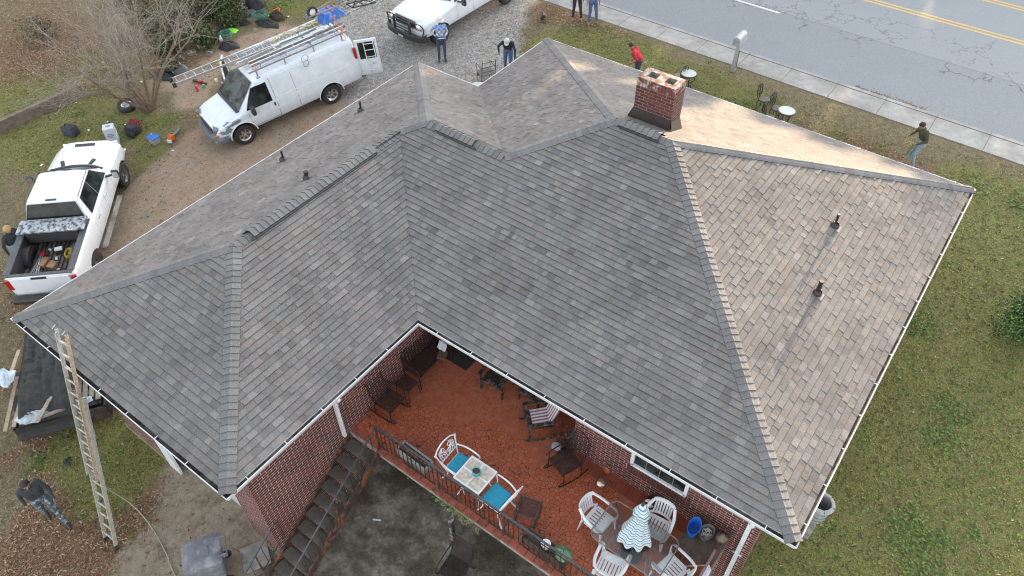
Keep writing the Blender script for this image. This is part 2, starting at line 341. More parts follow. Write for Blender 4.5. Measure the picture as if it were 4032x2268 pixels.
# loose blades, clover and fallen leaves: nobody could count them
def scatter(name, mats, count, channel, size, tall, region=(-24, 24, -5, 31), clump=0, power=1.0, floor=0.0):
    rng = np.random.RandomState(len(name)+count)
    pts = []; cl_ready = []
    while len(pts) < count:
        n = 60000
        X = rng.uniform(region[0], region[1], n); Y = rng.uniform(region[2], region[3], n)
        # keep what the camera can see
        d = np.stack([X-CAM.x, Y-CAM.y, 1.0-CAM.z*np.ones(n)], 1); z = d@np.array(FW); px = (d@np.array(RT))/z*FPX; py = (d@np.array(UP))/z*FPX
        ok = (abs(px) < 2150) & (abs(py) < 1280)
        ok &= ~((X > .6) & (X < 6.6) & (Y > .6) & (Y < 12.6)) & ~((X > 6.4) & (X < 15) & (Y > -3) & (Y < 16.3)) & ~((X > 3) & (X < 6.6) & (Y > 7) & (Y < 16.3)) & (Y < 23-.02*X)
        X, Y = X[ok], Y[ok]; mk = masks(X, Y)
        wgt = mk[:, channel]*(1-np.clip(mk[:, 2], 0, 1)*(.9 if channel == 0 else .5))*(1-np.clip(mk[:, 4], 0, 1)*.8)*(1-.7*np.clip(mk[:, 1], 0, 1))+floor
        if clump:
            if not cl_ready: cc_ = np.stack([rng.uniform(region[0], region[1], 420), rng.uniform(region[2], region[3], 420), rng.uniform(.08, .5, 420)**1.3], 1); cl_ready.append(cc_)
            cc_ = cl_ready[0]; g_ = np.zeros(len(X))
            for q0, q1, q2 in cc_: g_ += np.exp(-((X-q0)**2+(Y-q1)**2)/(q2*q2))
            wgt = wgt*np.clip(g_*.8, 0, .9)+wgt*.06
        keep = rng.rand(len(X)) < np.clip(wgt, 0, 1)**power
        pts += list(zip(X[keep], Y[keep]))
    pts = pts[:count]; rows = np.array(pts); n = len(rows)
    Z = np.array([HG(x, y) for x, y in pts])
    a = rng.uniform(0, 2*pi, n); L = rng.uniform(size[0], size[1], n); Wd = L*rng.uniform(size[2], size[3], n)
    dx, dy = np.cos(a)*L/2, np.sin(a)*L/2; wx, wy = -np.sin(a)*Wd/2, np.cos(a)*Wd/2
    h = rng.uniform(tall[0], tall[1], n)
    c = np.stack([rows[:, 0], rows[:, 1], Z], 1)
    if channel == 0:      # blades / leaves tilted up from the root
        V = np.stack([c+np.stack([-dx*.3-wx, -dy*.3-wy, 0*h+.005], 1), c+np.stack([-dx*.3+wx, -dy*.3+wy, 0*h+.005], 1), c+np.stack([dx+wx*.8, dy+wy*.8, h], 1), c+np.stack([dx-wx*.8, dy-wy*.8, h*.9], 1)], 1)
    else:
        V = np.stack([c+np.stack([-dx, -dy, .008+h*0], 1), c+np.stack([-wx, -wy, h], 1), c+np.stack([dx, dy, .008+h*.4], 1), c+np.stack([wx, wy, h*.7], 1)], 1)
    me = bpy.data.meshes.new(name); me.from_pydata(V.reshape(-1, 3).tolist(), [], np.arange(4*n).reshape(n, 4).tolist())
    for mm in mats: me.materials.append(mm)
    me.polygons.foreach_set('material_index', rng.randint(0, len(mats), n))
    o = bpy.data.objects.new(name, me); COL.objects.link(o); o['kind'] = 'stuff'
def lm(name, c):
    m, nt, b = newmat(name); b.inputs['Roughness'].default_value = .75; b.inputs['Base Color'].default_value = c+(1,); b.inputs['Specular IOR Level'].default_value = .3
    return m
GR = [lm('blade_a', (.055, .075, .02)), lm('blade_b', (.11, .14, .036)), lm('blade_c', (.22, .22, .08)), lm('blade_d', (.28, .235, .11))]
LF = [lm('leaf_a', (.22, .11, .055)), lm('leaf_b', (.32, .19, .11)), lm('leaf_c', (.12, .07, .04)), lm('leaf_d', (.42, .33, .22))]
scatter('grass', GR, 70000, 0, (.025, .06, .25, .6), (.008, .032), power=1.3, floor=.05)
scatter('clover', [lm('clover_a', (.10, .16, .035)), lm('clover_b', (.17, .23, .06)), lm('clover_c', (.07, .10, .026))], 12000, 0, (.05, .10, .5, .9), (.01, .04), clump=1)
scatter('fallen_leaves', LF, 30000, 3, (.05, .12, .18, .38), (.01, .045), floor=.09, power=1.5)

# ---- road, kerb, pavement
def roadY(X): return 24.38-.0215*X
def strip(name, y0, y1, z, mt, x0=-60, x1=60, thick=0):
    mb = MB(); n = 60
    for i in range(n):
        a = x0+(x1-x0)*i/n; b = x0+(x1-x0)*(i+1)/n; k = -.0215
        P = [(a, y0+k*a, z), (b, y0+k*b, z), (b, y1+k*b, z), (a, y1+k*a, z)]
        mb.face(P)
        if thick:
            mb.face([(a, y0+k*a, z-thick), (b, y0+k*b, z-thick), (b, y0+k*b, z), (a, y0+k*a, z)]); mb.face([(b, y1+k*b, z-thick), (a, y1+k*a, z-thick), (a, y1+k*a, z), (b, y1+k*b, z)])
    o = mb.build(name, mt); struct(o); return o
def asphalt():
    m, nt, b = newmat('asphalt'); b.inputs['Roughness'].default_value = .85
    co = N(nt, 'NewGeometry').outputs['Position']
    n1 = noise(nt, 26, 4, .7, co); n2 = noise(nt, .5, 5, .6, co); n0 = noise(nt, 95, 2, .6, co)
    c = ramp(nt, n1, [(.32, (.165, .185, .20)), (.5, (.22, .24, .258)), (.68, (.285, .305, .325))])
    c = mix(nt, ramp(nt, n0, [(.64, 0.), (.72, .45)]), c, (.40, .41, .42))
    c = mix(nt, ramp(nt, n2, [(.35, .0), (.7, .35)]), c, (.20, .215, .235))
    # dark pits
    n6 = noise(nt, 9, 3, .5, co); c = mix(nt, ramp(nt, n6, [(.70, 0.), (.74, .75)]), c, (.09, .09, .095))
    # cracks on the inner lane only
    wv = N(nt, 'VectorMath', operation='ADD'); nz = N(nt, 'TexNoise'); nz.inputs['Scale'].default_value = 1.8; nz.inputs['Detail'].default_value = 6; nt.links.new(co, nz.inputs['Vector'])
    sc = N(nt, 'VectorMath', operation='SCALE'); sc.inputs['Scale'].default_value = 1.6; nt.links.new(nz.outputs['Color'], sc.inputs[0]); nt.links.new(co, wv.inputs[0]); nt.links.new(sc.outputs[0], wv.inputs[1])
    vo = N(nt, 'TexVoronoi', feature='DISTANCE_TO_EDGE'); vo.inputs['Scale'].default_value = .42; nt.links.new(wv.outputs[0], vo.inputs['Vector'])
    cr = ramp(nt, vo.outputs['Distance'], [(.0, 1.), (.008, 1.), (.015, 0.)])
    sx = N(nt, 'SeparateXYZ'); nt.links.new(co, sx.inputs[0]); yy = mth(nt, 'ADD', sx.outputs[1], mth(nt, 'MULTIPLY', sx.outputs[0], .0215))
    lane = mth(nt, 'GREATER_THAN', yy, 27.4); lane2 = mth(nt, 'LESS_THAN', yy, 31.2)
    keep = ramp(nt, noise(nt, .6, 2, .5, co), [(.34, 0.), (.42, 1.)])
    f = mth(nt, 'MULTIPLY', mth(nt, 'MULTIPLY', cr, mth(nt, 'MULTIPLY', lane, lane2)), keep)
    c = mix(nt, mth(nt, 'MULTIPLY', f, .75), c, (.07, .075, .08))
    # paving seam and lighter lane beyond it
    seam = mth(nt, 'LESS_THAN', mth(nt, 'ABSOLUTE', mth(nt, 'SUBTRACT', yy, 28.36)), .022)
    c = mix(nt, mth(nt, 'MULTIPLY', seam, .6), c, (.1, .105, .11))
    c = mix(nt, mth(nt, 'MULTIPLY', mth(nt, 'GREATER_THAN', yy, 28.36), .22), c, (.36, .38, .40))
    nt.links.new(c, b.inputs['Base Color']); bump(nt, b, n1, .35, .01); return m
M['asphalt'] = asphalt()
def pave():
    m, nt, b = newmat('pavement_concrete'); b.inputs['Roughness'].default_value = .9
    co = N(nt, 'NewGeometry').outputs['Position']
    n1 = noise(nt, 2.2, 6, .7, co); n2 = noise(nt, 40, 3, .6, co); n3 = noise(nt, .9, 3, .5, co)
    c = ramp(nt, n1, [(.3, (.24, .235, .225)), (.55, (.36, .35, .335)), (.75, (.46, .45, .43))])
    c = mix(nt, ramp(nt, n2, [(.4, 0.), (.7, .4)]), c, (.25, .245, .23))
    c = mix(nt, ramp(nt, n3, [(.5, 0.), (.68, .5)]), c, (.20, .19, .175))
    sx = N(nt, 'SeparateXYZ'); nt.links.new(co, sx.inputs[0])
    fr = mth(nt, 'FRACT', mth(nt, 'DIVIDE', mth(nt, 'ADD', sx.outputs[0], 60.3), 1.72))
    j = mth(nt, 'LESS_THAN', fr, .013); c = mix(nt, mth(nt, 'MULTIPLY', j, .8), c, (.09, .085, .075))
    yy = mth(nt, 'ADD', sx.outputs[1], mth(nt, 'MULTIPLY', sx.outputs[0], .0215))
    k = mth(nt, 'LESS_THAN', mth(nt, 'ABSOLUTE', mth(nt, 'SUBTRACT', yy, 24.2)), .014); c = mix(nt, mth(nt, 'MULTIPLY', k, .85), c, (.08, .075, .07))
    nt.links.new(c, b.inputs['Base Color']); bump(nt, b, n2, .25, .01); return m
M['pave'] = pave()
strip('road', 24.36, 48, 1.875, 'asphalt')
strip('pavement', 23.14, 24.2, 1.985, 'pave', thick=.1)
strip('kerb', 24.2, 24.38, 1.995, 'pave', thick=.14)
M['yellow_paint'] = mat('yellow_road_paint', (.72, .47, .12), (.5, .36, .15), 22, .8)
M['white_road'] = mat('white_road_paint', (.75, .76, .76), (.55, .56, .56), 20, .8)
for k, yy in enumerate((31.42, 31.68, 34.42, 34.68)): strip('road_marking', yy, yy+.12, 1.879, 'yellow_paint')
strip('road_marking', 28.18, 28.30, 1.879, 'white_road', x0=3.3, x1=6.35)
strip('road_marking', 28.18, 28.30, 1.879, 'white_road', x0=-8.6, x1=-5.5)
# ================================================================= HOUSE
EV, Wg, Cc, X1, Hh, Gg, Ee, SL = 4.36, 7.2, 5.102, 15.632, 13.273, 2.386, 16.90, .402
TT = (Hh-Cc)/2; MM = (Ee-Cc)/2; HW = Wg/2
house = thing('brick_house', 'red brick house with a grey shingled hip roof, filling the middle of the view', 'house', (0, 0, 0))
def shingle_mat():
    m, nt, b = newmat('shingle'); b.inputs['Roughness'].default_value = .92; b.inputs['Specular IOR Level'].default_value = .25
    a = N(nt, 'Attribute', attribute_name='col'); co = objco(nt)
    g = ramp(nt, noise(nt, 85, 2, .6, co), [(.3, .66), (.5, 1.), (.7, 1.34)])
    c = mix(nt, 1.0, a.outputs[0], g, 'MULTIPLY')
    st = ramp(nt, noise(nt, .8, 6, .65, co), [(.42, (1., 1., 1.)), (.6, (.84, .84, .85)), (.75, (.72, .72, .72))])
    c = mix(nt, 1.0, c, st, 'MULTIPLY')
    sp = ramp(nt, noise(nt, 9, 6, .75, co), [(.66, 0.), (.72, .45)])
    c = mix(nt, sp, c, (.05, .05, .048))
    nt.links.new(c, b.inputs['Base Color']); bump(nt, b, noise(nt, 120, 2, .6, co), .3, .004)
    return m
M['shingle'] = shingle_mat()
# each roof plane: P(u,v)=origin; v is the horizontal distance in from the eave; L/R give its edges
c_, h_, e_, g_ = Cc, Hh, Ee, Gg
faces = [
 ('front',  lambda u, v: (u, c_+v, EV+SL*v), (0, -SL, 1), lambda v: (Wg-v if v < HW else (c_*0+v+0.0 if v < TT else g_+v)), lambda v: X1-v, MM),
 ('end',    lambda u, v: (u, v, EV+SL*v), (0, -SL, 1), lambda v: v, lambda v: Wg-v, HW),
 ('wing_r', lambda u, v: (Wg-v, u, EV+SL*v), (SL, 0, 1), lambda v: v, lambda v: c_+v, HW),
 ('left',   lambda u, v: (v, u, EV+SL*v), (-SL, 0, 1), lambda v: v if v < HW else c_+v, lambda v: h_-v, TT),
 ('back_s', lambda u, v: (u, h_-v, EV+SL*v), (0, SL, 1), lambda v: v, lambda v: g_+v, TT),
 ('left_b', lambda u, v: (g_+v, u, EV+SL*v), (-SL, 0, 1), lambda v: h_-v if v < TT else c_+v, lambda v: e_-v, MM),
 ('back',   lambda u, v: (u, e_-v, EV+SL*v), (0, SL, 1), lambda v: g_+v, lambda v: X1-v, MM),
 ('right',  lambda u, v: (X1-v, u, EV+SL*v), (SL, 0, 1), lambda v: c_+v, lambda v: e_-v, MM)]
def roof():
    mb = MB(); ex = .143*cos(math.atan(SL)); rng = random.Random(3)
    for nm, P, nrm, L, R, vm in faces:
        n = Vector(nrm).normalized()
        # deck below
        nv = 40
        for i in range(nv):
            a, b = .09+(vm-.09)*i/nv, .09+(vm-.09)*(i+1)/nv; mid = (a+b)/2
            la, lb = L(min(a+1e-6, mid)), L(max(b-1e-6, mid)); ra, rb = R(a), R(b)
            mb.face([Vector(P(la, a))-n*.012, Vector(P(ra, a))-n*.012, Vector(P(rb, b))-n*.012, Vector(P(lb, b))-n*.012], m=1)
        v = .085; k = 0
        while v < vm:
            v1 = min(v+ex, vm)
            l0, r0, l1, r1 = L(v+1e-5), R(v), L(v1-1e-5), R(v1)
            if abs(l0-l1) > .5: l1 = l0+(v1-v) if nm in('front',) else l1
            lo, hi = min(l0, l1), max(r0, r1); u = lo-rng.random()*.3
            while u < hi:
                wd = rng.choice((.10, .12, .15, .17, .2, .24)); u2 = u+wd
                cl = lambda x, v_: min(max(x, l0 if v_ == 0 else l1), r0 if v_ == 0 else r1)
                a, b, c, d = cl(u, 0), cl(u2, 0), cl(u2, 1), cl(u, 1)
                if (b-a)+(c-d) > .01:
                    up = rng.random() < .55
                    h0 = .017 if up else .010
                    base = .173+rng.gauss(0, .012)+(.006 if up else -.008)
                    if rng.random() < .08: base *= 1.15
                    if rng.random() < .10: base *= .84
                    wr = rng.gauss(0, .004); col = (base*1.05+wr, base*.985, base*.95-wr*.5)
                    A, B, C_, D = (Vector(P(x, vv)) for x, vv in ((a, v), (b, v), (c, v1), (d, v1)))
                    A2, B2 = A+n*h0, B+n*h0
                    mb.face([A2, B2, C_+n*.002, D+n*.002], col=col); tA = A.lerp(D, .88); tB = B.lerp(C_, .88); mb.face([tA+n*(.005+h0*.2), tB+n*(.005+h0*.2), C_+n*.0045, D+n*.0045], col=(base*.74,)*3)  # darker strip under the course above: lap shadow painted into the tab colour
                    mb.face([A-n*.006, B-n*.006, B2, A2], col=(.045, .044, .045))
                    # dark sides of the raised tabs (bare asphalt edge)
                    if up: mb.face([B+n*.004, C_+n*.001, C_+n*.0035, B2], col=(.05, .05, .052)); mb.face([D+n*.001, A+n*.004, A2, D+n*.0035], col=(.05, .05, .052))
                u = u2
            v = v1; k += 1
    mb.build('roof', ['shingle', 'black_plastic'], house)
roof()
def line_cap(mb, A, B, n1, n2, hwid=.165, raise_=0, col0=.178, step=.143, vent=None, tag_=''):
    A, B = Vector(A), Vector(B); d = (B-A); Ln = d.length; d.normalize(); n1 = Vector(n1).normalized(); n2 = Vector(n2).normalized()
    d1 = n1.cross(d).normalized(); d2 = n2.cross(d).normalized(); upv = (n1+n2).normalized()
    if d1.dot(n2) > 0: d1 = -d1
    if d2.dot(n1) > 0: d2 = -d2
    if Vector(d1).z > 0 and abs(d1.z) > .02: d1 = -d1
    if Vector(d2).z > 0 and abs(d2.z) > .02: d2 = -d2
    t = 0
    while t < Ln:
        t1 = min(t+step*1.12, Ln+.02); rz = raise_ if (vent and vent[0] < t < vent[1]) else 0
        base = (col0+random.gauss(0, .012)); col = (base, base*.985, base*.985)
        def row(tt, h):
            c = A+d*tt+upv*(h+rz)
            return [c+d1*hwid+n1*.0, c+d1*hwid*.55+n1*.010, c+d1*hwid*.2+upv*.012, c+upv*.018, c+d2*hwid*.2+upv*.012, c+d2*hwid*.55+n2*.010, c+d2*hwid]
        r0, r1 = row(t, .026), row(t1, .010)
        w2 = 1.0
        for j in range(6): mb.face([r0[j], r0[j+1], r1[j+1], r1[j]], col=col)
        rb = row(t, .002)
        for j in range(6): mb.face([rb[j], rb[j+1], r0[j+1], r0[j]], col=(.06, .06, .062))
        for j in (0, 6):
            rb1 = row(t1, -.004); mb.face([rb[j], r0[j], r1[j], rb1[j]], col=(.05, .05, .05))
        t += step
nF, nE, nR, nL, nB = (0, -SL, 1), (0, -SL, 1), (SL, 0, 1), (-SL, 0, 1), (0, SL, 1)
def pz(x, y, v): return (x, y, EV+SL*v)
R1 = pz(HW, HW, HW); R2a = pz(HW, c_+HW, HW); R2 = pz(TT, h_-TT, TT); P3 = pz(g_+TT, c_+TT, TT); R4 = pz(g_+MM, c_+MM, MM); R5 = pz(X1-MM, c_+MM, MM)
def lerp(a, b, t): return tuple(x+(y-x)*t for x, y in zip(a, b))
q = .07
caps = MB()
line_cap(caps, pz(q, q, q), R1, nL, nF)
line_cap(caps, pz(Wg-q, q, q), R1, nR, nF)
line_cap(caps, R1, R2a, nL, nR, raise_=.055, vent=(.35, 4.1))
line_cap(caps, R2a, R2, nL, nF)
line_cap(caps, pz(q, h_-q, q), R2, nL, nB)
line_cap(caps, P3, R2, nF, nB, raise_=.055, vent=(.75, 1.9))
line_cap(caps, P3, R4, nL, nF)
line_cap(caps, pz(g_+q, e_-q, q), R4, nL, nB)
line_cap(caps, R5, R4, nF, nB, raise_=.055, vent=(.25, 1.25))
line_cap(caps, pz(X1-q, c_+q, q), R5, nR, nF)
line_cap(caps, pz(X1-q, e_-q, q), R5, nR, nB)
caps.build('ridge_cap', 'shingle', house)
# plastic vents lifting the ridge caps
def ridge_vent(A, B, t0, t1, n1, n2):
    A, B = Vector(A), Vector(B); d = (B-A).normalized(); mb = MB()
    for n in (n1, n2):
        n = Vector(n).normalized(); s = n.cross(d).normalized()
        if s.z > 0: s = -s
        for w0 in (.135,):
            a = A+d*t0+s*(w0+.022)+n*.018; b = A+d*t1+s*(w0+.022)+n*.018
            mb.bar(a, b, .05, .06, up=n)
    mb.build('ridge_vent', 'black_plastic', house)
ridge_vent(R1, R2a, .35, 4.1, nL, nR); ridge_vent(P3, R2, .75, 1.9, nF, nB); ridge_vent(R5, R4, .25, 1.25, nF, nB)

EPOLY = [(0, 0), (Wg, 0), (Wg, c_), (X1, c_), (X1, e_), (g_, e_), (g_, h_), (0, h_)]
def inset(poly, d):
    out = []; n = len(poly)
    for i in range(n):
        p0, p1, p2 = Vector(poly[i-1]), Vector(poly[i]), Vector(poly[(i+1) % n])
        a = (p1-p0).normalized(); b = (p2-p1).normalized(); na = Vector((-a.y, a.x)); nb = Vector((-b.y, b.x))
        k = (na+nb)/(1+na.dot(nb)); out.append(tuple(p1+k*d))
    return out
def ring_profile(mb, prof, mats=None):
    P = [[(x, y, EV+z) for x, y in inset(EPOLY, d)] for d, z in prof]
    for j in range(len(prof)-1):
        for i in range(8):
            k = (i+1) % 8
            mb.face([P[j][i], P[j][k], P[j+1][k], P[j+1][i]], m=(mats[j] if mats else 0))
mb = MB(); ring_profile(mb, [(.04, -.13), (.018, -.06), (.0, -.012), (.0, .004), (.016, .004), (.016, -.01), (.022, -.03), (.045, -.11), (.1, -.11)]); 
mb.build('gutter', 'white_metal', house)
# debris in the gutter
M['debris'] = mat('gutter_debris', (.02, .018, .015), (.06, .05, .04), 12, .9, bmp=.5, c3=(.13, .12, .11), s3=2.2)
mb = MB(); ring_profile(mb, [(.024, -.055), (.07, -.062), (.118, -.05)]); mb.build('gutter_debris', 'debris', house)
mb = MB(); ring_profile(mb, [(.112, -.20), (.112, .0)]); ring_profile(mb, [(.10, -.2), (.66, -.2)]); mb.build('fascia', 'white_metal', house)
for i in range(8):
    a = Vector(EPOLY[i]); b = Vector(EPOLY[(i+1) % 8]); L = (b-a).length; d = (b-a)/L; nn = Vector((-d.y, d.x)); t = .5
    while t < L-.3:
        p = a+d*t; mb = MB(); mb.bar((p.x, p.y, EV+.008), (p.x+nn.x*.115, p.y+nn.y*.115, EV+.022), .014, .012); mb.build('gutter_strap', 'white_metal', house); t += .92

# ---- brick walls
def brick_mat(name='brick', col=((.16, .026, .026), (.10, .017, .018), (.05, .011, .012)), mortar=(.55, .47, .40), wash=None):
    m, nt, b = newmat(name); b.inputs['Roughness'].default_value = .85
    uv = N(nt, 'UVMap').outputs[0]
    br = N(nt, 'TexBrick'); nt.links.new(uv, br.inputs['Vector']); br.inputs['Scale'].default_value = 1; br.inputs['Brick Width'].default_value = .222; br.inputs['Row Height'].default_value = .080
    br.inputs['Mortar Size'].default_value = .0065; br.inputs['Mortar Smooth'].default_value = .15; br.inputs['Bias'].default_value = 0
    br.inputs['Color1'].default_value = (0, 0, 0, 1); br.inputs['Color2'].default_value = (1, 1, 1, 1); br.inputs['Mortar'].default_value = (.5, .5, .5, 1)
    co = objco(nt); n = noise(nt, 40, 3, .6, co); n2 = noise(nt, 1.2, 4, .6, co)
    f = mth(nt, 'ADD', mth(nt, 'MULTIPLY', br.outputs[0], .75), mth(nt, 'MULTIPLY', n, .3))
    c = ramp(nt, f, [(.1, col[2]), (.5, col[1]), (.95, col[0])])
    mo = mix(nt, ramp(nt, n2, [(.4, 0.), (.65, .8)]), mortar, tuple(x*.55 for x in mortar))
    c = mix(nt, br.outputs['Fac'], c, mo)
    if wash: c = mix(nt, ramp(nt, noise(nt, 5, 6, .7, co), [(.5, 0.), (.6, wash)]), c, (.5, .46, .42))
    nt.links.new(c, b.inputs['Base Color']); 
    return m
M['brick'] = brick_mat()
M['brick_chim'] = brick_mat('chimney_brick', ((.13, .036, .030), (.09, .024, .021), (.055, .018, .017)), (.27, .21, .18))
OV = .64; WP = inset(EPOLY, OV); ZS = EV-.2
wx = Wg-OV; wy = Cc+OV      # 6.56 , 5.742
def wall(mb, a, b, z0, z1, off=0, m=0, u0=0):
    a, b = Vector(a), Vector(b); L = (b-a).length
    mb.face([(a.x, a.y, z0), (b.x, b.y, z0), (b.x, b.y, z1), (a.x, a.y, z1)], uv=[(u0, z0), (u0+L, z0), (u0+L, z1), (u0, z1)], m=m)
mb = MB(); Y0 = OV
gx0, gx1 = 2.55, 5.62
RX, RY = 10.88, 7.55       # the porch recess
wall(mb, (OV, Y0), (gx0, Y0), .0, ZS); wall(mb, (gx1, Y0), (wx, Y0), -.05, ZS); wall(mb, (gx0, Y0), (gx1, Y0), 2.25, ZS)
wall(mb, (wx, Y0), (wx, RY), -.05, ZS); wall(mb, (wx, RY), (RX, RY), 2, ZS); wall(mb, (RX, RY), (RX, wy), 2, ZS); wall(mb, (RX, wy), (X1-OV-.1, wy), -.05, ZS)
wall(mb, (X1-OV, wy), (X1-OV, e_-OV), 0, ZS); wall(mb, (X1-OV, e_-OV), (g_+OV, e_-OV), 1, ZS); wall(mb, (g_+OV, e_-OV), (g_+OV, h_-OV), .8, ZS); wall(mb, (g_+OV, h_-OV), (OV, h_-OV), .8, ZS); wall(mb, (OV, h_-OV), (OV, Y0), 0, ZS)
wall(mb, (X1-OV-.1, wy), (X1-OV, wy), -.05, ZS)
# garage reveal and back
wall(mb, (gx0, Y0), (gx0, Y0+.3), 0, 2.25); wall(mb, (gx1, Y0+.3), (gx1, Y0), 0, 2.25)
mb.build('wall', 'brick', house)
mb = MB(); mb.face([(OV+.05, OV+.05, ZS+.002), (wx-.05, OV+.05, ZS+.002), (wx-.05, h_-OV-.05, ZS+.002), (OV+.05, h_-OV-.05, ZS+.002)]); mb.face([(wx, wy-.02, ZS+.006), (X1-OV, wy-.02, ZS+.006), (X1-OV, 10, ZS+.006), (wx, 10, ZS+.006)]); mb.build('ceiling', 'white_metal', house)
M['foundation'] = mat('foundation', (.30, .24, .17), (.20, .15, .10), 4, .9, bmp=.2)
mb = MB(); mb.box(((gx1+wx)/2, Y0-.02, .12), (wx-gx1-.02, .05, .34)); mb.build('foundation', 'foundation', house); mb = MB(); mb.box((1.6, Y0-.02, .1), (1.9, .05, .24)); mb.build('foundation', 'foundation', house)
M['garage_dark'] = mat('garage_door', (.62, .63, .64), (.5, .51, .52), 4, .6)
gd = MB()
for k in range(4): gd.box(((gx0+gx1)/2, Y0+.26, .04+.27+k*.54), (gx1-gx0-.01, .04, .52), bev=.012)
gdo = gd.build('garage_door', 'garage_dark', house)
mb = MB(); mb.box((gx0+.17, Y0-.04, 1.1), (.42, .06, 2.2)); mb.build('door_frame', 'white_metal', house)
# corner trim at the eave of the wing
mb = MB(); mb.box((wx-.35, Y0-.015, ZS-.12), (.5, .03, .22)); mb.build('frieze_board', 'white_metal', house)
# ---- window on the patio wall
wz0, wz1, wxa, wxb = 2.90, 3.95, 12.28, 13.48
mb = MB()
for a, b in (((wxa-.02, wz0), (wxb+.02, wz0)), ((wxa, wz0), (wxa, wz1)), ((wxb, wz0), (wxb, wz1)), ((wxa, wz1), (wxb, wz1))):
    mb.bar((a[0], wy-.02, a[1]), (b[0], wy-.02, b[1]), .065, .07, up=(0, 0, 1) if a[1] == b[1] else (1, 0, 0))
wn = mb.build('window', 'white_metal', house)
mb = MB(); mb.face([(wxa, wy-.004, wz0), (wxb, wy-.004, wz0), (wxb, wy-.004, wz1), (wxa, wy-.004, wz1)]); mb.build('pane', 'glass_dark', wn)
mb = MB()
for k in range(1, 4): mb.box((wxa+(wxb-wxa)*k/4, wy-.012, (wz0+wz1)/2), (.012, .010, wz1-wz0-.05))
mb.box(((wxa+wxb)/2, wy-.012, 3.38), (wxb-wxa-.06, .016, .04)); mb.build('muntin', 'alu', wn)
mb = MB()
M['sill_brick'] = mat('sill_brick', (.13, .035, .03), (.07, .02, .02), 30, .85)
k = 0; x = wxa-.08
while x < wxb+.08:
    mb.box((x+.03, wy-.03, wz0-.15), (.055, .09, .2), m=0); x += .0677
mb.build('sill', 'sill_brick', wn)
mb = MB(); mb.box(((wxa+wxb)/2, wy-.022, wz0-.15), (wxb-wxa+.22, .06, .18)); mb.build('sill_mortar', mat('sill_mortar', (.45, .40, .34), (.3, .26, .22), 10, .9), wn)
# ---- downspouts
def downspout(pts, name='downspout'):
    mb = MB()
    for a, b in zip(pts[:-1], pts[1:]): mb.bar(a, b, .085, .065, up=(0, 1, 0))
    return mb.build(name, 'white_metal', house)
downspout([(Wg-.05, 2.75, EV-.13), (Wg-.08, 2.75, EV-.2), (wx+.06, 2.97, 3.75), (wx+.06, 2.98, 2.15)])
downspout([(14.86, Cc+.05, EV-.12), (14.84, Cc+.06, EV-.22), (14.80, wy-.06, 3.75), (14.80, wy-.06, .1)])
mb = MB()
for z in (2.0,): mb.box((14.80, wy-.035, z), (.2, .02, .04))
mb.build('downspout_strap', 'white_metal', house)
mb = MB(); mb.lathe([(.0, .0), (.055, .0), (.06, .05), (.04, .08), (0, .08)], (wx+.08, 3.55, 3.6), 10); mb.build('wall_lamp', 'white_metal', house, smooth=True)
# ---- chimney
ch = MB(); cx0, cx1, cy0, cy1, czb, czt = 8.33, 9.30, 11.75, 12.27, 6.0, 7.30
def cwall(a, b, z0, z1, m=0): wall(ch, a, b, z0, z1, m=m)
for a, b in (((cx0, cy0), (cx1, cy0)), ((cx1, cy0), (cx1, cy1)), ((cx1, cy1), (cx0, cy1)), ((cx0, cy1), (cx0, cy0))): cwall(a, b, czb, czt)
cho = ch.build('chimney', 'brick_chim', house)
M['chim_top'] = mat('chimney_top', (.28, .25, .22), (.20, .10, .06), 9, .9, bmp=.5, lo=.42, hi=.54, c3=(.55, .52, .48), s3=7)
sold = MB()   # soldier course on top
x = cx0
n = int((cx1-cx0)/.075)
for i in range(n): 
    xx = cx0+(i+.5)*(cx1-cx0)/n
    sold.box((xx, cy0+.04, czt+.09), ((cx1-cx0)/n-.012, .1, .19)); sold.box((xx, cy1-.04, czt+.09), ((cx1-cx0)/n-.012, .1, .19))
n = 6
for i in range(1, n): 
    yy = cy0+(i+.5)*(cy1-cy0)/(n+1)
    sold.box((cx1-.04, yy, czt+.09), (.1, (cy1-cy0)/(n+1)-.012, .19)); sold.box((cx0+.04, yy, czt+.09), (.1, (cy1-cy0)/(n+1)-.012, .19))
M['soldier'] = mat('soldier_brick', (.17, .05, .038), (.11, .034, .03), 20, .9, c3=(.40, .36, .32), s3=6)
sold.build('soldier_course', 'soldier', cho)
cp = MB(); zt = czt+.19; fw_ = .2
fl = [(cx0+.15, cx0+.15+.24), (cx1-.15-.22, cx1-.15)]; fy = (cy0+.15, cy1-.13)
xs = [cx0+.012, fl[0][0], fl[0][1], fl[1][0], fl[1][1], cx1-.012]; ys = [cy0+.012, fy[0], fy[1], cy1-.012]
for i in range(5):
    for j in range(3):
        if j == 1 and i in (1, 3): continue
        cp.face([(xs[i], ys[j], zt), (xs[i+1], ys[j], zt), (xs[i+1], ys[j+1], zt), (xs[i], ys[j+1], zt)])
for a, b in fl:
    for p, q2 in (((a, fy[0]), (a, fy[1])), ((a, fy[1]), (b, fy[1])), ((b, fy[1]), (b, fy[0])), ((b, fy[0]), (a, fy[0]))):
        cp.face([(p[0], p[1], zt), (q2[0], q2[1], zt), (q2[0], q2[1], zt-.6), (p[0], p[1], zt-.6)], m=1)
    cp.face([(a, fy[0], zt-.6), (b, fy[0], zt-.6), (b, fy[1], zt-.6), (a, fy[1], zt-.6)], m=2)
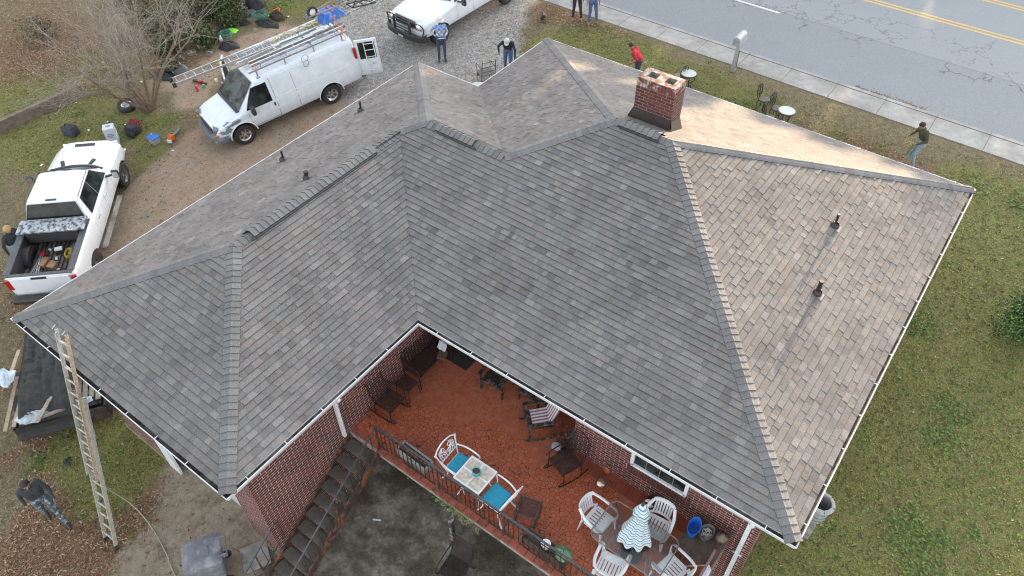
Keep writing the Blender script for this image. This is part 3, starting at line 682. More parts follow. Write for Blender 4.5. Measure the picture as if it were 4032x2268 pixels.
for a, b in (((xs[0], ys[0]), (xs[-1], ys[0])), ((xs[-1], ys[0]), (xs[-1], ys[-1])), ((xs[-1], ys[-1]), (xs[0], ys[-1])), ((xs[0], ys[-1]), (xs[0], ys[0]))):
    cp.face([(a[0], a[1], czt-.02), (b[0], b[1], czt-.02), (b[0], b[1], zt), (a[0], a[1], zt)])
cp.build('chimney_cap', ['chim_top', mat('flue', (.3, .27, .23), (.15, .13, .11), 12, .9), 'black_plastic'], cho)
fl_ = MB(); M['flashing'] = mat('brown_flashing', (.022, .015, .011), (.032, .022, .016), 8, .6)
def rz_(y): return EV+SL*(e_-y)
zz = lambda y: rz_(y)
o1, o2 = .012, .10
for (ax, ay), (bx, by), (nx_, ny_) in (((cx0, cy0), (cx1, cy0), (0, -1)), ((cx1, cy0), (cx1, cy1), (1, 0)), ((cx0, cy1), (cx0, cy0), (-1, 0))):
    ex_ = .06 if ny_ else 0
    za, zb_ = rz_(ay), rz_(by)
    A = (ax+nx_*o2-(ex_ if ny_ else 0), ay+ny_*o2-(.0 if ny_ else .07 if ay == cy0 else 0), rz_(ay+ny_*o2)+.02); B = (bx+nx_*o2+(ex_ if ny_ else 0), by+ny_*o2-(.0 if ny_ else .07 if by == cy0 else 0), rz_(by+ny_*o2)+.02)
    fl_.face([A, B, (bx+nx_*o1, by+ny_*o1, zb_+.27), (ax+nx_*o1, ay+ny_*o1, za+.27)])
fl_.build('flashing', 'flashing', cho)
# ---- vent pipes with rubber boots
def vent(x, y, nrm, h=.30, r=.03, big=1):
    v = (x if nrm[0] < 0 else X1-x); z = EV+SL*v; n = Vector(nrm).normalized(); p = Vector((x, y, z)); mb = MB()
    R = Vector((0, 0, 1)).rotation_difference(n).to_matrix()
    mb.box(p+n*.014+R@Vector((.10*(1 if nrm[0] > 0 else -1), 0, 0)), (.10, .2, .010), R=R, m=1)
    T = Matrix.Translation(p+n*.012)@R.to_4x4(); mb.T = T; mb.lathe([(.105*big, 0), (.10*big, .03), (.085*big, .075), (.06*big, .085)], n=14); mb.T = None
    top = p+Vector((0, 0, h+.05)); mb.tube([p, top], [r, r], 10, m=2); mb.lathe([(r, 0), (r+.006, .0), (r+.006, -.03)], top, 10, m=2)
    mb.build('vent_pipe', ['black_plastic', 'wood_grey', 'dark_iron'], house, smooth=40)
vent(.97, 9.84, nL, .26, .03); vent(.93, 7.03, nL, .25, .028); vent(2.84, 6.28, nL, .16, .05); vent(13.38, 12.25, nR, .30, .028); vent(13.81, 10.2, nR, .32, .045)
# ---- unseen trees added to keep low sun off road, lawns and left roof
def unseen_shade_trees():
    rng = np.random.RandomState(5); V = []
    def top(x):
        base = 18.5 if x < 4.6 else (18.5-6.3*min(1, (x-4.6)/1.6) if x < 14.5 else 12.2-3.4*min(1, (x-14.5)/1.5))  # tree heights shaped along the row to place the shade and sun gaps
        return base+.5*sin(x*1.7)+.35*sin(x*4.1+1)
    n = 15000
    X = rng.uniform(-55, 60, n); Z = rng.uniform(0, 1, n)
    for x, z in zip(X, Z):
        t = top(x); zz_ = 1.5+(t-1.5)*z**.8; y = 64+rng.normal(0, 1.6)*(1.15-z)
        c = np.array((x, y, zz_)); s = rng.uniform(.35, .75); a, b = rng.normal(size=3), rng.normal(size=3)
        a /= np.linalg.norm(a); b -= a*(a@b); b /= np.linalg.norm(b)
        V += [c-a*s-b*s*.6, c+a*s-b*s*.6, c+a*s+b*s*.6, c-a*s+b*s*.6]
    me = bpy.data.meshes.new('unseen_shade_trees'); me.from_pydata([tuple(v) for v in V], [], [tuple(range(i, i+4)) for i in range(0, len(V), 4)])
    me.materials.append(mat('shade_tree_foliage', (.05, .07, .025), (.09, .08, .04), 2, .8))
    o = bpy.data.objects.new('unseen_shade_trees', me); COL.objects.link(o); o['kind'] = 'stuff'
unseen_shade_trees()
# ================================================================= PATIO, STAIRS, RAILINGS
PF = 2.08
def tile_mat():
    m, nt, b = newmat('crazy_tiles'); b.inputs['Roughness'].default_value = .55; b.inputs['Specular IOR Level'].default_value = .35
    co = N(nt, 'NewGeometry').outputs['Position']
    nz = N(nt, 'TexNoise'); nz.inputs['Scale'].default_value = 3; nt.links.new(co, nz.inputs['Vector'])
    wv = N(nt, 'VectorMath', operation='ADD'); sc = N(nt, 'VectorMath', operation='SCALE'); sc.inputs['Scale'].default_value = .08; nt.links.new(nz.outputs['Color'], sc.inputs[0]); nt.links.new(co, wv.inputs[0]); nt.links.new(sc.outputs[0], wv.inputs[1])
    vo = N(nt, 'TexVoronoi', feature='DISTANCE_TO_EDGE'); vo.inputs['Scale'].default_value = 10.5; nt.links.new(wv.outputs[0], vo.inputs['Vector'])
    vo.inputs['Randomness'].default_value = .82
    vc = N(nt, 'TexVoronoi'); vc.inputs['Scale'].default_value = 10.5; nt.links.new(wv.outputs[0], vc.inputs['Vector'])
    vc.inputs['Randomness'].default_value = .82; n1 = noise(nt, .9, 4, .6, co); n2 = noise(nt, 14, 4, .6, co)
    t = ramp(nt, vc.outputs['Color'], [(.2, (.39, .100, .044)), (.5, (.43, .115, .052)), (.8, (.47, .135, .065))])
    t = mix(nt, ramp(nt, n2, [(.5, 0.), (.75, .22)]), t, (.26, .07, .04))
    t = mix(nt, ramp(nt, n1, [(.45, 0.), (.7, .22)]), t, (.2, .06, .04))
    sx = N(nt, 'SeparateXYZ'); nt.links.new(co, sx.inputs[0])
    # the grout is worn pale in some places and dark in others
    pale = ramp(nt, mth(nt, 'ADD', mth(nt, 'MULTIPLY', sx.outputs[1], .13), mth(nt, 'MULTIPLY', n1, .55)), [(.90, 0.), (1., 1.)])
    gr = mix(nt, pale, (.075, .03, .024), (.33, .20, .16))
    edge = ramp(nt, vo.outputs['Distance'], [(.0, 1.), (.028, 1.), (.05, 0.)])
    c = mix(nt, edge, t, gr)
    nt.links.new(c, b.inputs['Base Color']); return m
M['tiles'] = tile_mat()
M['terracotta'] = mat('terracotta_tile', (.30, .075, .035), (.22, .05, .028), 3, .6, lo=.4, hi=.6)
M['edge_brick'] = mat('edge_brick', (.36, .10, .06), (.22, .06, .04), 6, .75, c3=(.09, .05, .03), s3=2.2)
M['pad'] = mat('stained_slab', (.17, .155, .135), (.055, .05, .042), 1.3, .85, bmp=.3, lo=.38, hi=.6, c3=(.33, .31, .29), s3=1.1)
def pad_mat():
    m, nt, b = newmat('stained_concrete'); b.inputs['Roughness'].default_value = .8; co = N(nt, 'NewGeometry').outputs['Position']
    n1 = noise(nt, .75, 9, .74, co); n2 = noise(nt, 4, 6, .75, co); n3 = noise(nt, 25, 4, .7, co)
    c = ramp(nt, n1, [(.36, (.045, .036, .023)), (.47, (.10, .083, .058)), (.55, (.21, .185, .148)), (.66, (.40, .37, .32))])
    c = mix(nt, ramp(nt, n2, [(.45, 0.), (.66, .7)]), c, (.06, .045, .025))
    c = mix(nt, ramp(nt, n3, [(.55, 0.), (.72, .5)]), c, (.26, .25, .235))
    nt.links.new(c, b.inputs['Base Color']); bump(nt, b, n3, .3, .01); return m
M['pad'] = pad_mat()
mb = MB(); mb.box((10.6, .6, -.05), (8.3, 10.4, .13)); struct(mb.build('concrete_pad', 'pad'))
patio = thing('patio', 'raised terrace of red broken tiles with a brick edge in the angle of the house', 'patio', (6.56, 3.13, 0))
def loc(o, x, y, z): return (x-o.location.x, y-o.location.y, z-o.location.z)
def L_(mb, o): mb.T = Matrix.Translation(-o.location); return mb
mb = L_(MB(), patio); PX1 = 14.56
mb.face([(wx+.002, 3.33, PF), (PX1-.02, 3.33, PF), (PX1-.02, wy-.32, PF), (wx+.002, wy-.32, PF)])
mb.face([(wx+.002, wy-.32, PF), (RX-.3, wy-.32, PF), (RX-.3, RY, PF), (wx+.002, RY, PF)])
mb.build('tiled_floor', 'tiles', patio)
mb = L_(MB(), patio); x = RX-.3
while x < PX1-.3:
    mb.box((x+.15, wy-.16, PF-.01), (.294, .31, .02)); x += .3
mb.build('border_tile', 'terracotta', patio)
mb = L_(MB(), patio); x = 7.45
while x < PX1:
    w_ = .2+random.uniform(-.01, .01); mb.box((x+w_/2, 3.24+random.uniform(-.006, .006), PF-.03+random.uniform(-.004, .004)), (w_-.012, .2, .075), m=0); x += w_
for x in np.arange(6.6, 7.4, .2): mb.box((x+.1, 3.26, PF-.03), (.19, .15, .07))
mb.build('brick_edge', 'edge_brick', patio)
mb = L_(MB(), patio); mb.box(((wx+PX1)/2, (3.17+wy)/2, PF-.11), (PX1-wx-.004, wy-3.17-.004, .16)); mb.box(((wx+RX)/2, (wy+RY)/2, PF-.11), (RX-wx-.01, RY-wy, .16)); mb.box(((7.45+PX1)/2, 3.19, PF-.16), (PX1-7.45, .05, .14)); mb.build('slab', 'concrete', patio)
def iron_post(x, y, z0, z1):
    t = thing('support_post', 'chipped steel post holding up the terrace edge, beside the lower chair' if x < 11 else 'steel post under the terrace edge, lower right of the railing', 'post', (x, y, z0))
    mb = MB(); mb.box((0, 0, (z1-z0)/2), (.09, .09, z1-z0)); mb.box((0, 0, .006), (.16, .16, .012)); mb.build('shaft', mat('chipped_paint', (.03, .028, .026), (.05, .045, .04), 9, .7, c3=(.5, .48, .45), s3=7), t)
iron_post(9.46, 3.16, .015, PF-.2); iron_post(12.35, 3.16, .015, PF-.2)
# railing of the terrace
M['rail'] = mat('rail_paint', (.05, .05, .056), (.085, .085, .09), 12, .45, .3)
M['rust'] = mat('rusty_steel', (.035, .026, .02), (.05, .035, .028), 8, .75, c3=(.22, .075, .035), s3=5)
rl = thing('iron_railing', 'black iron railing with thin balusters along the terrace edge', 'railing', (7.43, 3.25, PF))
RZ = .86
mb = MB(); mb.bar((0, 0, RZ), (PX1-7.43, 0, RZ), .045, .03, bev=.006); mb.build('handrail', 'rail', rl)
mb = MB(); mb.bar((0, 0, RZ-.13), (PX1-7.43, 0, RZ-.13), .022, .014); mb.build('middle_rail', 'rust', rl)
mb = MB(); mb.bar((0, 0, .09), (PX1-7.43, 0, .09), .03, .016); mb.build('bottom_rail', 'rust', rl)
x = 0; k = 0
bal = MB(); bal.bar((0, 0, .09), (0, 0, RZ-.01), .013, .013, up=(0, 1, 0)); balm = bal.mesh('baluster', 'dark_iron')
pst = MB(); pst.box((0, 0, RZ/2), (.034, .034, RZ)); pstm = pst.mesh('post', 'rust')
orn = MB()
for s in (-1, 1): orn.tube([(0, 0, .12), (.05*s, 0, .3), (.012*s, 0, .42), (.055*s, 0, .55), (0, 0, RZ-.14)], .006, 5)
for s in (-1, 1): orn.tube([(.035*s+.022*cos(a), 0, .45+.022*sin(a)) for a in np.arange(0, 6.3, .6)], .005, 4)
ornm = orn.mesh('scroll', 'dark_iron')
while x < PX1-7.43:
    me = pstm if k % 14 == 0 else balm
    o = bpy.data.objects.new('post' if k % 14 == 0 else 'baluster', me); COL.objects.link(o); o.parent = rl; o.location = (x, 0, 0)
    if k % 14 == 7: o = bpy.data.objects.new('scroll', ornm); COL.objects.link(o); o.parent = rl; o.location = (x+.06, 0, 0)
    x += .122; k += 1
er = thing('end_railing', 'worn pinkish pipe rail at the right end of the terrace', 'railing', (14.47, 3.3, PF))
mb = MB(); mb.bar((0, 0, .82), (0.0, 1.75, .82), .05, .05, bev=.01); mb.build('handrail', mat('pink_rail', (.28, .17, .15), (.15, .08, .06), 20, .8), er)
mb = MB(); mb.bar((0, 0, .12), (0, 1.75, .12), .03, .02); mb.build('bottom_rail', 'rust', er)
for y in np.arange(.12, 1.7, .2):
    o = bpy.data.objects.new('baluster', balm); COL.objects.link(o); o.parent = er; o.location = (0, y, -.02)
# stairs
st = thing('outdoor_stairs', 'dark open tread stairs with a rusty stringer going down beside the brick wing', 'stairs', (7.0, 3.1, 0))
M['tread'] = mat('dark_tread', (.095, .085, .068), (.06, .055, .042), 3, .85, bmp=.3, c3=(.14, .13, .105), s3=1.6)
tm = MB(); tm.box((0, 0, 0), (.78, .262, .045), bev=.008); tme = tm.mesh('tread', 'tread')
NS = 10; run, rise = .283, .19
for k in range(1, NS+1):
    o = bpy.data.objects.new('tread', tme); COL.objects.link(o); o.parent = st; o.location = (.03, .03-run*(k-.5), PF-rise*k-.02); o.rotation_euler = (random.uniform(-.015, .015), random.uniform(-.01, .01), random.uniform(-.012, .012))
for xs_, w_ in ((-.41, .05), (.44, .07)):
    mb = MB(); mb.bar((xs_, .06, PF-.14), (xs_, -.1-run*NS, PF-.14-rise*(NS+.55)), w_, .2); mb.build('stringer', 'rust', st)
def stair_rail(x, y0, z0, y1, label, nb):
    s = rise/run; t = thing('stair_railing', label, 'railing', (x, y0, z0)); Ld = y0-y1
    mb = MB(); mb.bar((0, 0, .86), (0, -Ld, .86-Ld*s), .04, .028, bev=.006); mb.build('handrail', 'rail', t)
    mb = MB(); mb.bar((0, 0, .12), (0, -Ld, .12-Ld*s), .026, .016); mb.build('bottom_rail', 'rust', t)
    for k in range(nb+1):
        y = -Ld*k/nb
        if k % 4 == 0:
            mb = MB(); mb.box((0, y, y*s+.42), (.03, .03, .9)); mb.build('post', 'rust', t)
        else:
            o = bpy.data.objects.new('baluster', balm if k % 4 != 2 else ornm); o.name = 'baluster' if k % 4 != 2 else 'scroll'; COL.objects.link(o); o.parent = t; o.location = (0, y, y*s+.03); o.scale = (.8, .8, .95); o.rotation_euler = (0, 0, pi/2)
stair_rail(7.46, 3.22, PF-.02, -.45, 'sloping iron railing on the open side of the outdoor stairs', 20)
stair_rail(6.55, .86, PF-rise*7.9+.06, -.6, 'short sloping iron railing on the left of the lowest steps', 8)

# ================================================================= PATIO FURNITURE
def put(o, x, y, z=PF, rz=0): o.location = (x, y, z); o.rotation_euler = (0, 0, rz); return o
def leg4(t, xs, ys, h, r, m, splay=.02, n=6):
    for sx in (-1, 1):
        for sy in (-1, 1):
            mb = MB(); mb.tube([(xs*sx, ys*sy, h), (xs*sx+splay*sx, ys*sy+splay*sy, 0)], [r, r*.85], n); mb.build('leg', m, t)
def netting(name, c, alpha):
    m, nt, b = newmat(name); b.inputs['Base Color'].default_value = c+(1,); b.inputs['Roughness'].default_value = .7
    tr = N(nt, 'BsdfTransparent'); mx = N(nt, 'MixShader'); co = objco(nt); wv = N(nt, 'TexWave'); wv.inputs['Scale'].default_value = 28; nt.links.new(co, wv.inputs['Vector'])
    nt.links.new(ramp(nt, wv.outputs[0], [(.45, alpha-.22), (.55, alpha+.22)]), mx.inputs[0]); nt.links.new(tr.outputs[0], mx.inputs[1]); nt.links.new(b.outputs[0], mx.inputs[2]); nt.links.new(mx.outputs[0], nt.nodes['Material Output'].inputs[0]); return m
M['mesh_seat'] = netting('mesh_seat', (.035, .022, .018), .62)
# --- dark garden bench. local: width along Y, faces +X
bt = thing('garden_bench', 'dark metal two-seat bench against the brick wing, near the corner', 'bench', (6.85, 5.55, PF))
mb = MB(); mb.box((.02, 0, .42), (.5, 1.15, .03), bev=.01); mb.build('seat', 'mesh_seat', bt)
mb = MB()
for y in np.arange(-.52, .53, .08): mb.bar((-.2, y, .45), (-.27, y, .88), .012, .03, up=(0, 1, 0))
mb.tube([(-.2, -.57, .44), (-.28, -.57, .8), (-.29, -.5, .88), (-.31, 0, .94), (-.29, .5, .88), (-.28, .57, .8), (-.2, .57, .44)], .018, 6); mb.build('backrest', 'dark_iron', bt)
for s in (-1, 1):
    mb = MB(); mb.tube(bez([(-.26, .58*s, .66), (0, .58*s, .66), (.24, .58*s, .64), (.28, .58*s, .6)], 4), .018, 6); mb.build('armrest', 'black_metal', bt)
    for x in (-.22, .26):
        mb = MB(); mb.tube([(x, .57*s, .62), (x, .57*s, .4), (x+.02, .57*s, 0)], .018, 6); mb.build('leg', 'dark_iron', bt)
cl = MB(); rows = []
for i in range(8):
    rows.append([(7.0-.12+.24*i/7+.02*sin(j*1.1), 6.0+.04*(j-3)+.01*sin(i*2+j), PF+.66+.018*sin(i*1.3+j)-(.09*max(0, abs(j-3)-1)))for j in range(7)])
cl.grid(rows); M['white_cloth'] = mat('white_cloth', (.72, .74, .80), (.6, .62, .68), 6, .9)
tag(cl.build('white_towel', 'white_cloth', smooth=True), 'white towel hung over the far arm of the dark bench', 'towel')
sm = MB(); sm.box((7.12, 5.8, PF+.46), (.22, .26, .05), rz=.4, bev=.012); tag(sm.build('seat_cushion', mat('tan_cushion', (.16, .10, .06), (.1, .07, .045), 8, .9)), 'small tan cushion on the corner end of the dark bench', 'cushion')
# --- metal rocking chair
def rocker(label, x, y, rz):
    t = thing('rocking_chair', label, 'chair', (x, y, PF), rz)
    mb = MB(); mb.box((.02, 0, .40), (.5, .48, .02)); mb.tube([(.27, -.25, .41), (.27, .25, .41), (-.22, .25, .40), (-.22, -.25, .40), (.27, -.25, .41)], .013, 6); mb.build('seat', 'mesh_seat', t)
    mb = MB()
    for yy in np.arange(-.2, .21, .066): mb.bar((-.22, yy, .42), (-.40, yy, .98), .01, .014, up=(0, 1, 0))
    mb.tube([(-.22, -.25, .40), (-.41, -.24, .98), (-.43, -.12, 1.05), (-.43, .12, 1.05), (-.41, .24, .98), (-.22, .25, .40)], .014, 6); mb.build('backrest', 'dark_iron', t)
    for s in (-1, 1):
        mb = MB(); mb.tube(bez([(-.3, .27*s, .66), (0, .28*s, .64), (.26, .28*s, .62), (.32, .28*s, .56)], 4), .015, 6, flat=1.4); mb.build('armrest', 'dark_iron', t)
        mb = MB(); mb.tube(bez([(-.42, .27*s, .11), (-.2, .27*s, .02), (.1, .27*s, .015), (.36, .27*s, .09), (.36, .27*s, .16), (.28, .27*s, .18)], 5), .016, 6); mb.build('runner', 'dark_iron', t)
        for xx in (-.2, .25):
            mb = MB(); mb.tube([(xx, .27*s, .62), (xx*1.05, .27*s, .04)], .013, 6); mb.build('leg', 'dark_iron', t)
    return t
rocker('dark metal rocking chair beside the brick wing, nearest the stairs', 6.95, 4.12, .05)
tt = thing('side_table', 'low dark metal side table between the rocking chair and the bench', 'table', (6.95, 4.72, PF))
mb = MB(); mb.box((0, 0, .4), (.42, .36, .02), bev=.006); mb.build('table_top', 'mesh_seat', tt); leg4(tt, .19, .16, .39, .012, 'dark_iron')
# --- black slatted wooden chairs under the eave
M['black_wood'] = mat('black_wood', (.022, .018, .016), (.035, .03, .027), 10, .5, c3=(.16, .15, .15), s3=9)
def slat_chair(label, x, y, rz, group=None, rock=False):
    t = thing('slatted_chair', label, 'chair', (x, y, PF), rz, group)
    mb = MB()
    for k in range(6): mb.box((-.2+.085*k, 0, .41+.006*k), (.07, .52, .022))
    mb.box((.27, 0, .38), (.03, .56, .09)); mb.build('seat', 'black_wood', t)
    mb = MB()
    for k in range(6): mb.bar((-.24, -.2+.08*k, .40), (-.42, -.2+.08*k, 1.02), .055, .018, up=(0, 1, 0) if False else (1, 0, 0))
    mb.bar((-.42, -.27, 1.02), (-.42, .27, 1.02), .03, .08); mb.build('backrest', 'black_wood', t)
    for s in (-1, 1):
        mb = MB(); mb.box((.02, .30*s, .63), (.62, .09, .025), bev=.008); mb.build('armrest', 'black_wood', t)
        for xx in (-.24, .27):
            mb = MB(); mb.box((xx, .29*s, .31), (.05, .04, .62 if not rock else .58)); mb.build('leg', 'black_wood', t)
        if rock: mb = MB(); mb.tube(bez([(-.45, .29*s, .12), (-.2, .29*s, .03), (.1, .29*s, .02), (.4, .29*s, .1)], 5), .022, 5); mb.build('runner', 'black_wood', t)
    return t
slat_chair('black slatted wooden armchair facing the terrace from under the eave, a magazine on it', 8.52, 6.12, -pi/2+.08)
mg = MB(); mg.box((8.42, 6.38, PF+.56), (.26, .2, .03), rz=.3, bev=.006); mg.box((8.42, 6.37, PF+.575), (.18, .09, .012), rz=.3, m=1)
tag(mg.build('magazine', [mat('pale_green', (.42, .47, .30), (.34, .38, .25), 10, .7), 'white_cloth']), 'pale green folded magazine on the back of the black slatted armchair', 'magazine')
slat_chair('dark wooden chair mostly hidden under the eave, between the armchair and the rocker', 9.45, 6.35, -pi/2-.1)
slat_chair('black wooden rocker with white flaking paint and a striped throw, under the eave', 9.98, 5.72, -pi/2-.75, rock=True)
cu = MB()
for k in range(12):
    cu.cm = k % 2; a = -.75-pi/2; 
    T = Matrix.Translation((9.98, 5.72, PF))@Matrix.Rotation(a, 4, 'Z'); cu.T = T; y0 = -.24+.04*k
    cu.face([(.18, y0, .452), (.18, y0+.04, .452), (-.2, y0+.04, .455), (-.2, y0, .455)]); cu.face([(-.2, y0, .455), (-.2, y0+.04, .455), (-.395, y0+.04, .99), (-.395, y0, .99)])
cu.T = None
tag(cu.build('striped_throw', ['white_cloth', mat('rose_cloth', (.35, .16, .14), (.25, .1, .1), 8, .9)]), 'white and rose striped throw over the flaking black rocker', 'throw')
# --- potted red flowers against the wall
fp = thing('flower_pot', 'dark pot of red flowers standing at the brick corner under the eave', 'plant', (10.72, 5.55, PF))
mb = MB(); mb.lathe([(0, 0), (.11, 0), (.15, .26), (.16, .28), (.13, .28), (.12, .24), (0, .24)], n=14); mb.build('pot', 'black_plastic', fp, smooth=True)
mb = MB()
for k in range(90):
    a, rr, hh = random.uniform(0, 6.28), random.uniform(0, .2), random.uniform(.28, .85); c = Vector((rr*cos(a), rr*sin(a), hh)); u_ = Vector((random.gauss(0, 1), random.gauss(0, 1), random.gauss(0, 1))).normalized()*.04; v_ = u_.orthogonal().normalized()*.03
    mb.face([c-u_, c-v_, c+u_, c+v_], m=random.choice((0, 0, 0, 1)))
mb.build('flowers', [lm('dark_stem_leaf', (.05, .03, .03)), lm('red_petal', (.45, .03, .05))], fp)
# --- wrought dining chair with mesh
mc = rocker('brown wrought iron mesh armchair against the patio wall, left of the window', 11.05, 5.18, -pi/2-.35)
gb = MB(); gb.box((10.72, 5.28, PF+.55), (.2, .16, .16), rz=.4, bev=.05); tag(gb.build('grey_bundle', mat('grey_cloth', (.3, .33, .36), (.2, .22, .24), 8, .9)), 'grey cloth bundle beside the mesh armchair', 'bundle')
# --- small metal figure stand
fs = thing('garden_ornament', 'small rusty iron chair-shaped ornament holding a shiny ball at the patio wall', 'ornament', (11.88, 5.30, PF))
mb = MB(); mb.ball((0, -.05, .28), .12, 14, sq=(1, 1, .7)); mb.build('ball', mat('mirror_copper', (.55, .30, .16), (.75, .72, .68), 5, .18, .9), fs, smooth=True)
mb = MB()
for s in (-1, 1): mb.tube(bez([(.14*s, -.18, 0), (.11*s, -.12, .22), (.11*s, .1, .3), (.10*s, .16, .62), (.05*s, .17, .72), (0, .17, .74)], 4), .008, 5); mb.tube([(.14*s, .22, 0), (.11*s, .1, .3)], .008, 5)
mb.build('frame', 'rust', fs)
mb = MB(); mb.ball((0, .14, .52), .09, 10, sq=(.9, .35, 1.3)); mb.build('back_panel', mat('rust_panel', (.30, .09, .04), (.2, .06, .03), 10, .5), fs, smooth=True)
# --- footstool
fo = thing('footstool', 'low black mesh footstool between the tile table and the glass table', 'footstool', (11.0, 3.86, PF), .28)
mb = MB(); mb.box((0, 0, .37), (.44, .36, .012)); mb.build('seat', netting('mesh_net', (.05, .03, .026), .5), fo)
for s in (-1, 1):
    mb = MB(); mb.bar((.22*s, -.22, .38), (.22*s, .22, .38), .03, .03, bev=.008); mb.build('side_rail', 'rail', fo)
    mb = MB(); mb.tube([(.21*s, -.2, .38), (.21*s, -.22, .02), (.21*s, .25, .02), (.21*s, .2, .38)], .014, 6); mb.build('leg', 'rail', fo)
mb = MB(); mb.bar((-.21, -.2, .37), (.21, -.2, .37), .02, .02); mb.bar((-.21, .2, .37), (.21, .2, .37), .02, .02); mb.bar((-.21, -.22, .05), (.21, -.22, .05), .015, .015); mb.build('cross_bar', 'rail', fo)
# --- tile table with two white chairs
TX, TY, TZ = 9.82, 3.66, .72
tb = thing('tile_table', 'white metal table with four beige stone tiles, next to the railing', 'table', (TX, TY, PF))
mb = MB()
for y in (-.30, 0, .30): mb.bar((-.33, y, TZ), (.33, y, TZ), .035, .03, bev=.005)
for x in (-.315, 0, .315): mb.bar((x, -.31, TZ), (x, .31, TZ), .035, .028, bev=.004)
mb.build('table_frame', 'white_metal', tb)
M['beige_tile'] = mat('beige_stone', (.60, .54, .46), (.44, .38, .31), 14, .6, bmp=.2, lo=.4, hi=.6)
for sx in (-1, 1):
    for sy in (-1, 1):
        mb = MB(); mb.box((.157*sx, .15*sy, TZ), (.285, .27, .016)); mb.build('tile', 'beige_tile', tb)
        mb = MB(); mb.tube(bez([(.29*sx, .27*sy, TZ-.02), (.2*sx, .19*sy, .4), (.26*sx, .24*sy, .1), (.3*sx, .28*sy, 0)], 4), .014, 6); mb.build('leg', 'white_metal', tb)
po = thing('glazed_pot', 'small turquoise glazed pot of dry soil standing on the tile table', 'pot', (TX+.02, TY+.02, PF+TZ+.015))
mb = MB(); mb.lathe([(0, 0), (.06, 0), (.088, .05), (.092, .10), (.085, .135), (.09, .15), (.076, .15), (.072, .125)], n=18); mb.build('body', mat('turquoise_glaze', (.06, .42, .46), (.02, .16, .2), 9, .2), po, smooth=True)
mb = MB(); mb.lathe([(0, .122), (.073, .122)], n=14); mb.build('soil', mat('dry_soil', (.12, .06, .04), (.03, .02, .015), 40, .95), po)
M['turq'] = mat('turquoise_cushion', (.03, .34, .50), (.02, .25, .40), 30, .85, bmp=.3)
def cast_chair(label, x, y, rz):
    t = thing('cast_metal_chair', label, 'chair', (x, y, PF), rz, 'white cast chairs at the tile table'); t.scale = (1.12, 1.12, 1.08)
    mb = MB()
    for k in range(4): mb.bar((-.18+.11*k, -.2, .42), (-.18+.11*k, .2, .42), .03, .012)
    mb.tube([(.22, -.22, .42), (.22, .22, .42), (-.2, .2, .42), (-.2, -.2, .42), (.22, -.22, .42)], .014, 6); mb.build('seat', 'white_metal', t)
    mb = MB()    # arched scrollwork back in the plane x = -.22 - .22*(z-.42)
    B = lambda y, z: (-.22-.26*(z-.44), y, z)
    mb.tube([B(*p) for p in [(-.2, .42), (-.24, .62), (-.27, .80), (-.30, .86)]], .014, 6); mb.tube([B(*p) for p in [(.2, .42), (.24, .62), (.27, .80), (.30, .86)]], .014, 6)
    mb.tube([B(.29*cos(a), .79+.17*sin(a)) for a in np.linspace(.12, pi-.12, 11)], .014, 6)
    mb.tube([B(-.23, .58), B(.23, .58)], .01, 5)
    for s in (-1, 1):
        for k in range(4): mb.tube([B(s*(.02+.05*k), .59), B(s*(.05+.05*k), .70), B(s*(.13+.025*k), .78), B(s*(.1+.03*k), .88-.02*k)], .008, 5)
        for (cy, cz, rr) in ((.05, .69, .04), (.09, .80, .04), (.17, .70, .035)): mb.tube([B(s*(cy+rr*cos(a)), cz+rr*sin(a)) for a in np.arange(0, 6.4, .7)], .007, 4)
    mb.build('backrest', 'white_metal', t)
    for s in (-1, 1):
        mb = MB(); mb.tube(bez([B(.235*s, .64), (-.05, .28*s, .66), (.2, .28*s, .65), (.27, .27*s, .60), (.24, .26*s, .54), (.22, .24*s, .42)], 4), .017, 6, flat=.7); mb.build('armrest', 'white_metal', t)
        mb = MB(); mb.tube(bez([(.22, .22*s, .42), (.18, .2*s, .25), (.24, .23*s, .08), (.28, .25*s, 0)], 4), .015, 6); mb.build('leg', 'white_metal', t)
        mb = MB(); mb.tube(bez([(-.2, .2*s, .42), (-.16, .18*s, .25), (-.24, .22*s, .08), (-.3, .24*s, 0)], 4), .015, 6); mb.build('leg', 'white_metal', t)
    mb = MB(); mb.box((.03, 0, .465), (.40, .42, .07), bev=.03); mb.build('cushion', 'turq', t, smooth=50)
cast_chair('white cast metal chair with a blue cushion, left of the tile table', 9.33, 3.75, .02)
cast_chair('white cast metal chair with a blue cushion, right of the tile table', 10.42, 3.62, pi-.08)
# --- planters by the railing
def planter(label, x, y, L, col, rz=0, soil=True):
    t = thing('planter_box', label, 'planter', (x, y, PF), rz)
    mb = MB(); w_, h_ = .24, .24
    mb.box((0, -w_/2, h_/2), (L, .025, h_)); mb.box((0, w_/2, h_/2), (L, .025, h_)); mb.box((-L/2, 0, h_/2), (.025, w_+.025, h_)); mb.box((L/2, 0, h_/2), (.025, w_+.025, h_)); mb.build('trough', col, t)
    mb = MB(); mb.box((0, 0, h_-.06), (L-.03, w_-.03, .02)); mb.build('soil', 'debris', t)
    return t
planter('grey concrete planter trough behind the railing, at the head of the stairs', 8.28, 3.47, .82, 'concrete', -.03)
planter('mossy dark planter trough behind the railing, beyond the footstool', 11.72, 3.46, .95, 'wood_old', .0)
wp = thing('white_pot', 'small white plastic pot in the mossy planter behind the railing', 'pot', (11.72, 3.46, PF+.19)); mb = MB(); mb.lathe([(0, 0), (.07, 0), (.09, .14), (.1, .15), (.085, .15), (.08, .12), (0, .11)], n=14); mb.build('body', 'white_plastic', wp, smooth=40)
gbg = MB(); rng = random.Random(4); rows = []
